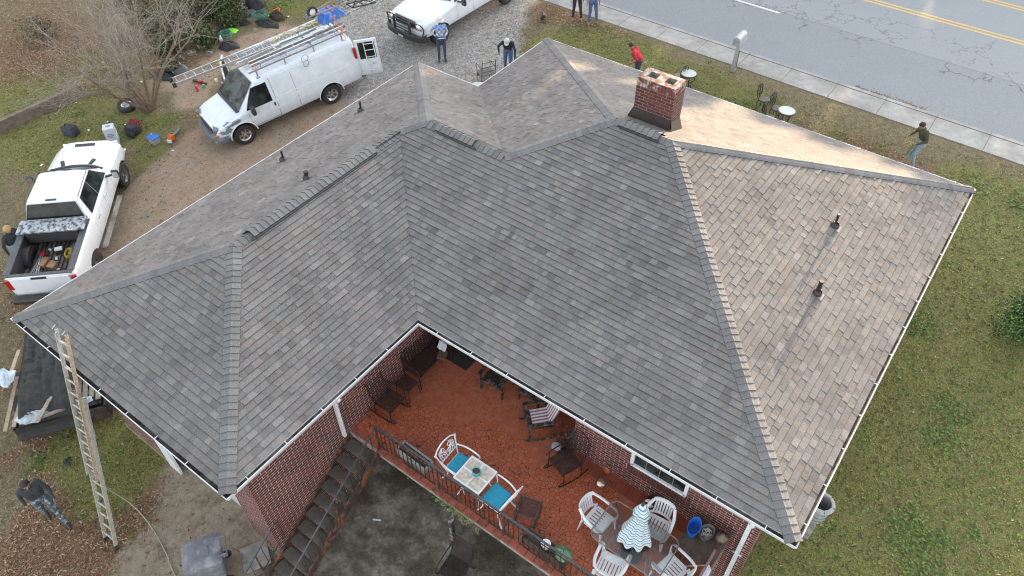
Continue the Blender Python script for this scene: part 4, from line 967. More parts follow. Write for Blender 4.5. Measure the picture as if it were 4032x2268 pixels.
for i in range(9):
    rows.append([((.17*sin(pi*i/8)+.01)*cos(2*pi*j/12)*rng.uniform(.8, 1.25), (.13*sin(pi*i/8)+.01)*sin(2*pi*j/12)*rng.uniform(.8, 1.25), .22*(1-cos(pi*i/8))/2*rng.uniform(.9, 1.1)) for j in range(12)])
gbg.T = Matrix.Translation((12.1, 3.5, PF+.2)); gbg.grid(rows, True)
tag(gbg.build('green_bag', mat('green_bag', (.16, .30, .17), (.08, .16, .09), 8, .6), smooth=40), 'crumpled translucent green bag at the right end of the mossy planter', 'bag')
# --- glass table, parasol and plastic chairs
GXc, GYc, GZ = 13.12, 4.40, .72
gt = thing('glass_table', 'rectangular patio table with a clear rippled glass top and grey frame', 'table', (GXc, GYc, PF), -.02)
def rrect(a, b, r, z, n=6):
    out = []
    for cx, cy, a0 in ((a-r, b-r, 0), (-a+r, b-r, pi/2), (-a+r, -b+r, pi), (a-r, -b+r, 3*pi/2)):
        for k in range(n+1): t = a0+pi/2*k/n; out.append((cx+r*cos(t), cy+r*sin(t), z))
    return out
def glass_mat():
    m, nt, b = newmat('rippled_glass'); nt.nodes.remove(b); out = nt.nodes['Material Output']
    g = N(nt, 'BsdfGlossy'); g.inputs['Roughness'].default_value = .07; g.inputs['Color'].default_value = (.9, .95, .97, 1); tr = N(nt, 'BsdfTransparent'); tr.inputs['Color'].default_value = (.80, .84, .84, 1)
    bn = N(nt, 'Bump'); bn.inputs['Strength'].default_value = .5; bn.inputs['Distance'].default_value = .01; nt.links.new(noise(nt, 45, 3, .6, objco(nt)), bn.inputs['Height']); nt.links.new(bn.outputs[0], g.inputs['Normal'])
    f = N(nt, 'Fresnel'); f.inputs['IOR'].default_value = 1.75; nt.links.new(bn.outputs[0], f.inputs['Normal']); mx = N(nt, 'MixShader'); nt.links.new(f.outputs[0], mx.inputs[0]); nt.links.new(tr.outputs[0], mx.inputs[1]); nt.links.new(g.outputs[0], mx.inputs[2]); nt.links.new(mx.outputs[0], out.inputs[0]); return m
M['table_glass'] = glass_mat()
mb = MB(); mb.face(rrect(.74, .47, .16, GZ)); mb.build('glass_top', 'table_glass', gt)
M['taupe'] = mat('taupe_metal', (.24, .21, .19), (.17, .15, .14), 12, .45, .3)
mb = MB(); q_ = rrect(.75, .48, .17, GZ); mb.tube(q_+[q_[0]], .013, 6, caps=False); mb.build('rim', 'taupe', gt)
for sx in (-1, 1):
    for sy in (-1, 1):
        mb = MB(); mb.tube(bez([(.68*sx, .40*sy, GZ-.02), (.42*sx, .2*sy, GZ-.03), (.36*sx, .12*sy, GZ-.12), (.42*sx, .24*sy, .3), (.58*sx, .38*sy, 0)], 5), .015, 6, flat=1.5); mb.build('leg', 'taupe', gt)
mb = MB(); ring = [(.3*cos(a), .17*sin(a), GZ-.06) for a in np.linspace(0, 2*pi, 20)]; mb.tube(ring, .01, 5, caps=False)
for sx in (-1, 1): mb.tube([(.28*sx, 0, GZ-.06), (.02*sx, 0, GZ-.06)], .009, 5)
mb.build('brace', 'taupe', gt)
# closed parasol
M['stripe'] = None
def stripe_mat():
    m, nt, b = newmat('striped_canvas'); b.inputs['Roughness'].default_value = .9; co = N(nt, 'UVMap').outputs[0]; sx = N(nt, 'SeparateXYZ'); nt.links.new(co, sx.inputs[0])
    f = mth(nt, 'FRACT', mth(nt, 'MULTIPLY', sx.outputs[1], 7.0))
    c = ramp(nt, f, [(0, (.62, .68, .66)), (.22, (.62, .68, .58)), (.26, (.22, .36, .48)), (.34, (.07, .17, .36)), (.46, (.30, .45, .55)), (.52, (.70, .74, .68)), (.66, (.28, .42, .42)), (.72, (.66, .72, .66)), (.86, (.08, .2, .40))], 'CONSTANT')
    nt.links.new(c, b.inputs['Base Color']); return m
M['stripe'] = stripe_mat()
pa = thing('closed_parasol', 'closed blue and cream striped parasol through the glass table', 'parasol', (GXc+.0, GYc+.02, PF))
mb = MB(); nn_ = 48; profp = [(.03, 1.98), (.05, 1.96), (.09, 1.88), (.13, 1.78), (.16, 1.70), (.10, 1.66), (.12, 1.55), (.16, 1.35), (.215, 1.15), (.26, 1.0), (.29, .88), (.30, .78)]
for i in range(len(profp)-1):
    for k in range(nn_):
        def pp(i, k):
            r, z = profp[i]; a = 2*pi*k/nn_; fold = .09*min(1, max(0, (2.02-z)/.5)); rr = r*(1+fold*cos(8*a))*(1+.10*sin(3*a+z*2)); zz2 = z-(.05*cos(8*a)+.05*sin(5*a) if i == len(profp)-1 else 0)
            return (rr*cos(a)+.02*sin(z*5), rr*sin(a), zz2)
        mb.face([pp(i+1, k), pp(i+1, k+1), pp(i, k+1), pp(i, k)], uv=[(k/nn_, profp[i+1][1]), (k/nn_, profp[i+1][1]), (k/nn_, profp[i][1]), (k/nn_, profp[i][1])])
mb.build('canopy', 'stripe', pa, merge=.0005, smooth=True)
mb = MB(); mb.tube([(0, 0, .06), (0, 0, 2.02)], .019, 8); mb.build('pole', 'taupe', pa)
mb = MB(); mb.ball((0, 0, 2.04), .035, 8); mb.build('finial', 'black_plastic', pa, smooth=True)
mb = MB(); mb.lathe([(0, 0), (.22, 0), (.22, .03), (.06, .07), (.04, .14), (0, .14)], n=20); mb.build('base', 'black_plastic', pa, smooth=40)
def plastic_chair(label, x, y, rz):      # faces +X
    t = thing('plastic_chair', label, 'chair', (x, y, PF), rz, 'white plastic armchairs round the glass table'); t.scale = (1.05, 1.05, 1.02)
    mb = MB()    # one moulded seat with slots between ribs
    rows = [[(.22, y_, .42+.012*cos(y_*8)) for y_ in np.linspace(-.22, .22, 7)], [(.08, y_, .405+.02*abs(y_*4)**2) for y_ in np.linspace(-.22, .22, 7)]]
    mb.grid(rows)
    for k in range(6):
        y0 = -.2+.0667*k; mb.face([(.08, y0+.008, .407), (.08, y0+.058, .407), (-.14, y0+.055, .40), (-.14, y0+.01, .40)])
    mb.box((-.17, 0, .40), (.07, .4, .02)); mb.box((0.04, .215, .41), (.38, .03, .03)); mb.box((.04, -.215, .41), (.38, .03, .03)); mb.box((.225, 0, .405), (.02, .44, .04)); mb.build('seat', 'white_plastic', t)
    mb = MB(); Bf = lambda a, z, r=.0: (-.16-.11*cos(a)*(1)-.22*(z-.42), (.235+r)*sin(a), z)
    for k in range(7):
        a = -.72+.24*k; mb.bar(Bf(a-.0, .42), Bf(a, .76), .034, .014, up=(cos(a), -sin(a), 0))
    for z, hh in ((.42, .05), (.78, .09)):
        rows = []
        for a in np.linspace(-1.15, 1.15, 15):
            b0, b1 = Bf(a, z-hh/2), Bf(a, z+hh/2); rows.append([b0, b1, (b1[0]-.018, b1[1], b1[2]), (b0[0]-.018, b0[1], b0[2])])
        mb.grid(rows, True, True)
    mb.build('backrest', 'white_plastic', t)
    for s in (-1, 1):
        mb = MB(); mb.tube(bez([Bf(1.1*s, .78), (-.12, .27*s, .70), (.1, .285*s, .655), (.25, .275*s, .65), (.275, .255*s, .58), (.26, .235*s, .42)], 5), [.03]*26, 6, flat=.5); mb.build('armrest', 'white_plastic', t)
        for xx in (.24, -.2):
            mb = MB(); dx = .03 if xx > 0 else -.06; mb.tube([(xx, .22*s, .42), (xx+dx, .25*s, 0)], [.038, .022], 6, flat=.6); mb.build('leg', 'white_plastic', t)
plastic_chair('white plastic armchair at the left end of the glass table', 12.28, 4.45, -.1)
plastic_chair('white plastic armchair behind the parasol, on the wall side of the glass table', 13.28, 5.02, -pi/2+.1)
plastic_chair('white plastic armchair on the railing side of the glass table', 12.98, 3.78, pi/2+.15)
plastic_chair('white plastic armchair at the right end of the glass table', 13.96, 4.42, pi-.25)
# --- terracotta pot by the wall with shoes drying on it
pt = thing('round_planter', 'large dark round planter against the patio wall, behind the parasol', 'planter', (13.02, 5.50, PF)); mb = MB(); mb.lathe([(0, 0), (.16, 0), (.21, .25), (.23, .27), (.23, .3), (.20, .3), (.19, .2), (0, .2)], n=20); mb.build('body', mat('brown_pot', (.12, .065, .05), (.08, .045, .035), 6, .5), pt, smooth=40)
sh = thing('pair_of_shoes', 'pair of white shoes resting on the rim of the round planter', 'shoes', (12.93, 5.40, PF+.3), .5)
for k in (-1, 1):
    mb = MB(); mb.ball((0, .055*k, .05), .05, 10, sq=(1.9, .8, .9)); mb.build('shoe', 'white_plastic', sh, smooth=True)
# --- timber rack with tubs
rk = thing('timber_rack', 'weathered timber rack with a lattice front in the right corner of the terrace', 'rack', (14.17, 5.18, PF), -.05)
mb = MB()
for k in range(5): mb.box((-.3+.15*k, .05, .5), (.14, .85, .03))
mb.build('shelf', 'wood_old', rk)
mb = MB(); mb.bar((.36, -.45, .62), (.36, .5, .62), .06, .06); mb.build('side_beam', 'wood_old', rk)
for sx in (-.33, .33):
    for sy in (-.36, .44): mb = MB(); mb.box((sx, sy, .24), (.06, .06, .48)); mb.build('leg', 'wood_old', rk)
mb = MB()
for k in range(8): mb.bar((-.36+.1*k, -.4, .02), (-.22+.07*k, -.4, .48), .02, .01, up=(0, 1, 0)); mb.bar((-.30+.1*k, -.41, .02), (-.44+.1*k, -.41, .48), .02, .01, up=(0, 1, 0))
mb.build('lattice', 'wood_old', rk)
bb = thing('blue_basket', 'tall bright blue oval plastic basket on the timber rack', 'basket', (13.93, 5.28, PF+.52), .1)
mb = MB(); mb.lathe([(0, 0), (.11, 0), (.15, .24), (.16, .25), (.145, .25), (.11, .04), (0, .03)], n=22, sx=.78, sy=1.35); mb.build('body', 'blue_plastic', bb, smooth=40)
gbn = thing('grey_tub', 'grey plastic tub of pebbles on the timber rack, beside the blue basket', 'tub', (14.17, 5.36, PF+.52), -.2)
mb = MB()
mb.lathe([(0, 0), (.12, 0), (.155, .17), (.16, .18), (.148, .18), (.125, .05), (0, .05)], n=16, sx=.85, sy=1.15); mb.build('body', mat('grey_plastic', (.16, .155, .15), (.11, .105, .1), 8, .5), gbn, smooth=40)
mb = MB()
for k in range(60): a, rr = random.uniform(0, 6.28), .12*sqrt(random.random()); mb.ball((rr*cos(a)*.8, rr*sin(a), .11), random.uniform(.012, .022), 5)
mb.build('pebbles', mat('pebble', (.6, .58, .55), (.35, .33, .31), 30, .8), gbn)
cp_ = thing('clay_jar', 'brown glazed clay jar on the timber rack, nearest the wall corner', 'jar', (14.45, 5.45, PF+.52))
mb = MB(); mb.lathe([(0, 0), (.09, 0), (.13, .07), (.135, .12), (.10, .17), (.05, .2), (.035, .24), (0, .25)], n=18); mb.build('body', mat('brown_glaze', (.14, .09, .055), (.06, .045, .035), 5, .15), cp_, smooth=True)
mp = thing('mop', 'white string mop leaning across the timber rack by the pink rail', 'mop', (14.1, 4.7, PF))
mb = MB(); mb.tube([(-.22, -.12, .15), (.38, .10, .62)], .013, 6); mb.build('handle', mat('mop_handle', (.45, .42, .38), (.3, .27, .24), 10, .6), mp)
mb = MB()
for k in range(26):
    a = k/26*6.28; mb.tube([(.38, .12, .64), (.42+.04*cos(a), .02+.03*sin(a), .66), (.42+.05*cos(a), -.16+.03*sin(2*a), .60), (.40+.05*cos(a), -.30-.03*sin(a), .5)], .01, 4)
mb.build('mop_head', 'white_cloth', mp)
# --- door mat, pot, plastic scraps
dm = MB(); dm.box((7.25, 6.5, PF+.008), (.75, .95, .012)); tag(dm.build('door_mat', mat('dark_mat', (.03, .028, .026), (.045, .04, .036), 50, .95)), 'dark rubber door mat in the porch corner beside the bench', 'mat')
# --- lower yard
lc = thing('sling_chair', 'old brown sling armchair on the stained slab below the terrace', 'chair', (9.95, 2.62, .015), -pi/2+.12)
mb = MB(); mb.box((0, 0, .38), (.5, .5, .015)); mb.bar((.02, -.25, .39), (.02, .25, .39), .012, .02); mb.build('seat', 'mesh_seat', lc)
mb = MB(); mb.box((-.34, 0, .68), (.015, .48, .6), R=Matrix.Rotation(-.35, 3, 'Y')); mb.build('backrest', 'mesh_seat', lc)
for s in (-1, 1):
    mb = MB(); mb.tube(bez([(-.46, .25*s, .98), (-.24, .26*s, .42), (.26, .26*s, .38), (.3, .26*s, .02)], 4), .016, 6); mb.build('side_frame', 'dark_iron', lc)
    mb = MB(); mb.tube(bez([(-.34, .28*s, .66), (0, .30*s, .62), (.28, .29*s, .58), (.33, .28*s, .5), (.27, .27*s, .38)], 4), .014, 6); mb.build('armrest', 'dark_iron', lc)
    mb = MB(); mb.tube([(-.2, .26*s, .42), (-.34, .27*s, 0)], .014, 6); mb.build('leg', 'dark_iron', lc)
# wheeled bin
p = gp(900, 2150)
bn_ = thing('wheeled_bin', 'grey wheeled rubbish bin with a dusty lid below the stairs', 'bin', (5.62, -.52, .05), radians(-122))
GP = mat('bin_plastic', (.13, .145, .17), (.19, .20, .225), 5, .55, c3=(.28, .29, .31), s3=4)
mb = MB(); mb.grid([[(x*.78, y*.78, .08) for x, y, z in rrect(.36, .33, .06, 0, 3)], [(x, y, 1.0) for x, y, z in rrect(.37, .34, .06, 0, 3)]], True, True); mb.build('body', GP, bn_, smooth=40)
mb = MB(); mb.grid([[(x, y, 1.0) for x, y, z in rrect(.40, .37, .07, 0, 4)], [(x, y, 1.035) for x, y, z in rrect(.40, .37, .07, 0, 4)], [(x, y, 1.055) for x, y, z in rrect(.37, .34, .07, 0, 4)], [(x, y, 1.075) for x, y, z in rrect(.27, .24, .05, 0, 4)]], True, True)
mb.box((0, 0, 1.08), (.3, .22, .012), bev=.004); mb.build('lid', GP, bn_, smooth=35)
mb = MB(); mb.tube([(-.42, -.24, 1.02), (-.50, -.24, 1.0), (-.50, .24, 1.0), (-.42, .24, 1.02)], .017, 6); mb.build('handle', GP, bn_)
for s in (-1, 1):
    mb = MB(); mb.box((-.40, .22*s, 1.06), (.2, .035, .035)); mb.build('hinge', GP, bn_)
    mb = MB(); mb.tube([(-.3, .27*s, .12), (-.3, .33*s, .12)], .12, 14); mb.build('wheel', 'rubber', bn_, smooth=40)
mb = MB(); mb.box((6.02, .28, .03), (.62, .6, .05), rz=-.5, bev=.01); tag(mb.build('concrete_slab', 'concrete'), 'square broken concrete slab between the bin and the brick wall', 'slab')
# round metal tub on blocks at the far right corner
ta = thing('metal_well_ring', 'round grey metal ring on a concrete block beside the right wall of the house', 'ring', (15.78, 8.12, 1.0)); ta.scale = (.84, .84, .9)
mb = MB(); mb.lathe([(.27, 0), (.29, .5), (.33, .52), (.34, .56), (.32, .60), (.27, .61), (.235, .60), (.23, .56), (.25, .5), (.24, .05), (0, .05)], n=28); mb.build('ring_body', mat('grey_tub_metal', (.42, .43, .44), (.28, .29, .30), 6, .5), ta, smooth=40)
mb = MB()
for a in np.arange(0, 6.28, pi/3): mb.box((.285*cos(a), .285*sin(a), .6), (.12, .012, .016), rz=a)
for z in (.1, .25, .4): mb.tube([(.287*cos(a), .287*sin(a), z) for a in np.linspace(0, 6.283, 24)], .006, 4, caps=False)
mb.build('band', 'black_plastic', ta)
mb = MB(); mb.box((15.64, 8.0, .74), (.5, .56, .52), bev=.02); tag(mb.build('concrete_block', 'concrete'), 'square concrete block under the round metal ring', 'block')

vn = thing('edge_weeds', 'small weeds and dry stems growing from the terrace edge above the steel post', 'weeds', (9.6, 3.15, 2.03)); mb = MB(); rr = random.Random(5)
for k in range(150):
    c = Vector((rr.gauss(0, .32), -.05-abs(rr.gauss(0, .05)), rr.uniform(-.1, .08))); u_ = Vector((rr.gauss(0, 1), rr.gauss(0, 1), rr.gauss(0, .6))).normalized()*rr.uniform(.015, .035); v_ = u_.orthogonal().normalized()*.018; mb.face([c-u_, c-v_, c+u_, c+v_], m=rr.choice((0, 0, 1)))
for k in range(14): x = rr.uniform(-.3, .8); mb.tube(bez([(x, -.02, 0), (x+rr.uniform(-.1, .1), -.08, -.1), (x+rr.uniform(-.15, .15), -.1, -.28)], 4), .004, 3, m=2)
mb.build('leaves', [lm('weed_green', (.10, .2, .04)), lm('weed_dry', (.2, .16, .06)), lm('weed_stem', (.28, .2, .13))], vn)
for i, (x, y, z, rz, lab) in enumerate(((7.62, 2.55, .03, .5, 'white plastic strip on the dark slab beside the stairs'), (7.15, 2.1, 1.28, 1.2, 'white paper strip lying on an upper stair tread'))):
    mb = MB(); mb.box((x, y, z), (.2, .035, .012), rz=rz); tag(mb.build('white_strip', 'white_plastic'), lab, 'scrap')
# ================================================================= VEHICLES   local: x forward, y left, z up, origin on the ground under the rear axle
def section(st, n_side=5):
    x, zb, hw, zbelt, hws, wtop, ztop = st
    P = [(0, zb), (hw*.7, zb), (hw-.05, zb+.01), (hw-.01, zb+.09), (hw+.005, zb+(zbelt-zb)*.5), (hw, zbelt-.04), (hw-.012, zbelt)]
    for k in range(n_side):
        t = k/(n_side-1); zt = ztop-.07; P.append((hws+(wtop-hws)*t, zbelt+.035+(zt-zbelt-.035)*t))
    P += [(wtop-.03, ztop-.028), (wtop-.09, ztop-.006), (wtop*.5, ztop+.008), (0, ztop+.012)]
    full = P+[(-y, z) for y, z in P[-2:0:-1]]
    return [(x, y, z) for y, z in full]
def interp_stations(sts, step=.12):
    out = []
    for a, b in zip(sts[:-1], sts[1:]):
        n = max(1, int(round((b[0]-a[0])/step)))
        for k in range(n): t = k/n; out.append(tuple(p+(q-p)*t for p, q in zip(a, b)))
    out.append(sts[-1]); return out
def boolcut(me, cutters, mats):
    o = bpy.data.objects.new('tmp', me); COL.objects.link(o); tmp = [o]
    for c in cutters:
        co = bpy.data.objects.new('cut', c); COL.objects.link(co); tmp.append(co)
        md = o.modifiers.new('b', 'BOOLEAN'); md.operation = 'DIFFERENCE'; md.object = co; md.solver = 'EXACT'
    dg = bpy.context.evaluated_depsgraph_get(); dg.update(); ev = o.evaluated_get(dg); m2 = bpy.data.meshes.new_from_object(ev)
    for t in tmp: bpy.data.objects.remove(t)
    return m2
def car_body(sts, wheels, r, cuts=(), dark=None, paint='white_paint', step=.12, extra=None):
    S = interp_stations(sts, step); mb = MB(); mb.grid([section(s) for s in S], True, True); me = mb.mesh('body', [paint, 'black_plastic', 'wood_old'], merge=.0001)
    cut = []
    for wx_ in wheels:
        for s in (-1, 1):
            c = MB(); c.tube([(wx_, .62*s, .38), (wx_, 1.3*s, .38)], r, 28); cut.append(c.mesh('c', 'black_plastic', merge=.0001))
    for b_ in cuts: c = MB(); c.box(*b_); cut.append(c.mesh('c', 'black_plastic', merge=.0001))
    m2 = boolcut(me, cut, None); m2.name = 'body'
    for p in m2.polygons:
        c = p.center; hit = False
        for wx_ in wheels:
            d = sqrt((c.x-wx_)**2+(c.z-.38)**2)
            if d < r+.004 and abs(c.y) > .3 and (abs(p.normal.y) < .3 or abs(abs(c.y)-.62) < .02): hit = True
        if p.normal.z < -.8 and c.z < .7: hit = True
        p.material_index = 1 if hit else 0
        if dark and dark(c, p.normal): p.material_index = 1
        if extra:
            e = extra(c, p.normal)
            if e is not None: p.material_index = e
    m2.polygons.foreach_set('use_smooth', [True]*len(m2.polygons)); m2.set_sharp_from_angle(angle=radians(38))
    return m2, sts
def side_y(sts, x, z):
    for a, b in zip(sts[:-1], sts[1:]):
        if a[0] <= x <= b[0]:
            t = (x-a[0])/max(1e-6, b[0]-a[0]); s = [p+(q-p)*t for p, q in zip(a, b)]; break
    else: s = sts[0] if x < sts[0][0] else sts[-1]
    _, zb, hw, zbelt, hws, wtop, ztop = s
    if z <= zbelt: return hw
    t = min(1, max(0, (z-zbelt-.035)/max(.05, ztop-.07-zbelt-.035))); return hws+(wtop-hws)*t
def side_patch(sts, quad, side, off=.008, n=6, inset_=0):
    # quad: 4 (x, z) corners in order; returns a grid hugging the flank
    (ax, az), (bx, bz), (cx, cz), (dx, dz) = quad; rows = []
    for i in range(n+1):
        u = i/n; row = []
        for j in range(n+1):
            v = j/n; x = (ax*(1-u)+bx*u)*(1-v)+(dx*(1-u)+cx*u)*v; z = (az*(1-u)+bz*u)*(1-v)+(dz*(1-u)+cz*u)*v
            row.append((x, side*(side_y(sts, x, z)+off), z))
        rows.append(row)
    return rows
def wheel(t, x, y, z, r=.37, wd=.25, spokes=6, dark=False, rimr=.62):
    s = 1 if y > 0 else -1; mb = MB(); T = Matrix.Translation((x, y, z)); mb.T = T
    mb.lathe([(r*rimr, -wd/2), (r*.93, -wd/2), (r, -wd*.36), (r, wd*.36), (r*.93, wd/2), (r*rimr, wd/2), (r*rimr*.98, wd*.3), (r*rimr*.98, -wd*.3), (r*rimr, -wd/2)], n=28, ax='Y')
    for k in range(36):
        a = 2*pi*k/36; 
        for q2 in (-.28, 0, .28): mb.box((r*cos(a+q2*.3), wd*q2, r*sin(a+q2*.3)), (.03, wd*.2, .022), R=Matrix.Rotation(-a-pi/2, 3, 'Y') if True else None)
    wt = mb.build('wheel', 'rubber', t, smooth=40)
    mb = MB(); mb.T = T; f = wd*.34*s
    mb.lathe([(0, f*.8), (.06, f*.85), (.07, f*.6), (r*.3, f*.5), (r*rimr*.82, f*.7), (r*rimr, f*1.2), (r*rimr*1.0, f*1.35), (r*rimr*.9, f*1.2)], n=24, ax='Y')
    mb.build('rim', 'chrome' if not dark else mat('grey_rim', (.30, .31, .32), (.22, .23, .24), 6, .35, .6), wt, smooth=40)
    mb = MB(); mb.T = T
    for k in range(spokes):
        a = 2*pi*(k+.5)/spokes; rr = r*rimr*.62; mb.ball((rr*cos(a), f*.72, rr*sin(a)), r*.105, 8, sq=(1, .35, 1))
    mb.build('rim_hole', 'black_plastic', wt, smooth=True)
def place_vehicle(t, pf, pr, wb, side, half, r):
    """pf/pr: photo pixels of the near-side hub centres"""
    def hub(px):
        z = 1.5
        for i in range(60):
            p = at(px[0], px[1], z); z = .6*z+.4*(HG(p.x, p.y)+r)
        return p
    F, R_ = hub(pf), hub(pr); d = (F-R_); L = d.length; d.normalize(); a = atan2(d.y, d.x)
    zf, zr = HG(F.x, F.y), HG(R_.x, R_.y); mid = (F+R_)/2; pitch = -math.asin((zf-zr)/L)
    dh = Vector((cos(a), sin(a), 0)); left = Vector((-sin(a), cos(a), 0)); rear = mid-dh*wb/2-left*side*half
    t.location = (rear.x, rear.y, (zf+zr)/2-(zf-zr)/L*wb/2); t.rotation_euler = Euler((0, pitch, a), 'XYZ'); return L
M['primer'] = mat('bare_primer', (.17, .21, .26), (.24, .28, .33), 12, .6)
# ---- the work van
van = thing('work_van', 'white cargo van with roof ladders and bare grey primer on its front wing', 'van')
LV = place_vehicle(van, (967, 524), (1303, 368), 3.43, 1, .86, .37)
VS = [(-1.33, .50, .93, 1.15, .91, .74, 1.90), (-1.28, .48, .965, 1.15, .95, .78, 2.00), (-1.1, .46, .985, 1.15, .97, .80, 2.05), (.2, .46, 1.0, 1.15, .985, .82, 2.08), (2.0, .46, 1.0, 1.15, .985, .80, 2.07), (2.38, .46, 1.0, 1.15, .985, .79, 2.02), (2.5, .46, 1.0, 1.15, .985, .78, 1.95),
      (3.34, .46, .985, 1.08, .955, .86, 1.20), (3.42, .46, .98, 1.05, .95, .84, 1.16), (4.0, .46, .95, .92, .92, .78, 1.03), (4.22, .5, .90, .84, .87, .72, .93), (4.30, .55, .84, .78, .80, .66, .86)]
me, _ = car_body(VS, (0, 3.43), .47, paint='van_paint', cuts=[((-1.45, 0, 1.2), (.5, 1.5, 1.36))])
bo = bpy.data.objects.new('body', me); COL.objects.link(bo); bo.parent = van
mb = MB(); mb.box((-1.18, 0, 1.2), (.03, 1.46, 1.32)); mb.build('cargo_hold', 'black_plastic', van)
T = Matrix.Translation((3.0, -.97, 0))@Matrix.Rotation(radians(62), 4, 'Z')
mb = MB(); mb.T = T; mb.box((-.48, 0, .80), (.96, .07, .66), bev=.015); mb.bar((-.96, 0, 1.15), (-.96, -.0, 1.84), .05, .05, up=(0, 1, 0)); mb.bar((-.02, 0, 1.15), (-.38, 0, 1.84), .05, .05, up=(0, 1, 0)); mb.bar((-.96, 0, 1.84), (-.38, 0, 1.84), .05, .05); fd = mb.build('front_door', 'van_paint', van)
mb = MB(); mb.T = T; mb.face([(-.93, 0, 1.14), (-.06, 0, 1.14), (-.4, 0, 1.82), (-.93, 0, 1.82)]); mb.build('pane', 'glass_dark', fd)
wsT, wsB = (2.50, 1.955), (3.33, 1.225)
def front_glass(x0, z0, w0, x1, z1, w1, off=.012, n=8, bow=.03):
    rows = []
    for i in range(n+1):
        u = i/n; row = []
        for j in range(n+1):
            v = -1+2*j/n; w_ = w0+(w1-w0)*u; nx_, nz_ = (z0-z1), (x1-x0); nl = sqrt(nx_*nx_+nz_*nz_)
            o_ = off+bow*(1-v*v)*.4; row.append((x0+(x1-x0)*u+nx_/nl*o_, w_*v, z0+(z1-z0)*u+nz_/nl*o_))
        rows.append(row)
    return rows
mb = MB(); mb.grid(front_glass(2.53, 1.95, .72, 3.31, 1.24, .84)); mb.build('windshield', 'windshield', van, smooth=True)
mb = MB(); mb.bar((3.36, .84, 1.225), (3.36, -.84, 1.225), .12, .03); mb.bar((3.2, .1, 1.37), (3.33, .74, 1.25), .025, .02); mb.bar((3.2, -.62, 1.37), (3.33, 0, 1.25), .025, .02); mb.build('wiper', 'black_plastic', van)
for s in (1, -1):
    mb = MB(); mb.grid(side_patch(VS, [(2.12, 1.18), (3.08, 1.18), (2.66, 1.82), (2.12, 1.84)], s)); dwin = mb.build('door_window', 'glass_dark', van, smooth=True)
    mb = MB()
    for q in ([(1.98, .56), (2.0, .56), (2.0, 1.92), (1.98, 1.92)], [(3.0, .56), (3.015, .56), (3.07, 1.1), (3.055, 1.1)], [(1.98, .54), (3.0, .54), (3.0, .56), (1.98, .56)], [(1.2, .56), (1.215, .56), (1.215, 1.8), (1.2, 1.8)]): mb.grid(side_patch(VS, q, s, .004))
    mb.build('door_seam', mat('seam', (.2, .22, .24), (.3, .32, .34), 10, .7) if s == 1 else 'seam', van) if False else mb.build('door_seam', M.setdefault('seam', mat('seam', (.2, .22, .24), (.3, .32, .34), 10, .7)), van)
    mb = MB()   # pressed panel of the cargo side
    for a, b in (((1.85, 1.20), (-1.0, 1.20)), ((-1.0, 1.20), (-.96, 1.86)), ((-.96, 1.86), (1.72, 1.90)), ((1.72, 1.90), (1.85, 1.20)), ((3.9, .86), (-1.15, .86))):
        mb.tube([(a[0]+(b[0]-a[0])*t/8, s*(side_y(VS, a[0]+(b[0]-a[0])*t/8, a[1]+(b[1]-a[1])*t/8)+.001), a[1]+(b[1]-a[1])*t/8) for t in range(9)], .009, 5)
    mb.build('body_line', 'van_paint', van)
    mb = MB(); mb.grid(side_patch(VS, [(2.06, .96), (2.12, .96), (2.12, 1.10), (2.06, 1.10)], s, .016)); mb.build('handle', 'black_plastic', van)
    mb = MB(); mb.box((2.92, s*1.17, 1.24), (.14, .24, .30), bev=.04); mb.bar((2.92, s*.97, 1.17), (2.92, s*1.12, 1.2), .06, .05); mb.build('mirror', 'black_plastic', van)
    mb = MB(); mb.box((4.225, s*.68, .82), (.18, .34, .22), rz=-s*.35, bev=.03); hl = mb.build('headlight', mat('headlamp', (.10, .10, .11), (.2, .2, .2), 10, .15), van)
    mb = MB(); mb.box((4.235, s*.70, .69), (.18, .36, .09), rz=-s*.35, bev=.02); mb.build('indicator', 'orange_lens', van)
    mb = MB(); mb.box((-1.27, s*.90, 1.48), (.10, .10, .42), bev=.02); mb.box((-1.30, s*.88, 1.42), (.06, .07, .09), m=1); mb.build('taillight', ['red_lens', 'white_plastic'], van)
    for x in (0, 3.43): wheel(van, x, s*.86, .37, .37, .25, 6)
    mb = MB(); mb.tube([(3.43+.49*cos(a), s*.985, .38+.49*sin(a)) for a in np.linspace(.05, pi-.05, 15)], .022, 5); mb.tube([(.49*cos(a), s*1.0, .38+.49*sin(a)) for a in np.linspace(.05, pi-.05, 15)], .02, 5); mb.build('wheel_arch', 'van_paint', van)
mb = MB(); mb.box((4.31, 0, .72), (.06, .95, .26), bev=.02); mb.build('grille', 'black_plastic', van)
M['bumper_grey'] = mat('bumper_grey', (.11, .125, .15), (.17, .19, .21), 7, .55)
mb = MB(); bp = bez([(3.98, .99, .52), (4.22, .93, .52), (4.42, .6, .52), (4.47, 0, .52), (4.42, -.6, .52), (4.22, -.93, .52), (3.98, -.99, .52)], 4)
rows = [[(p.x, p.y, p.z-.12), (p.x+.03, p.y*1.02, p.z-.05), (p.x+.03, p.y*1.02, p.z+.06), (p.x-.01, p.y, p.z+.11), (p.x-.12, p.y*.95, p.z+.11)] for p in bp]; mb.grid(rows); mb.build('front_bumper', 'bumper_grey', van, smooth=50)
mb = MB(); mb.box((4.33, 0, .40), (.16, 1.6, .12), bev=.03); mb.build('valance', 'wood_grey', van)
mb = MB(); mb.box((-1.42, 0, .50), (.16, 1.86, .16), bev=.03); mb.build('rear_bumper', 'bumper_grey', van)
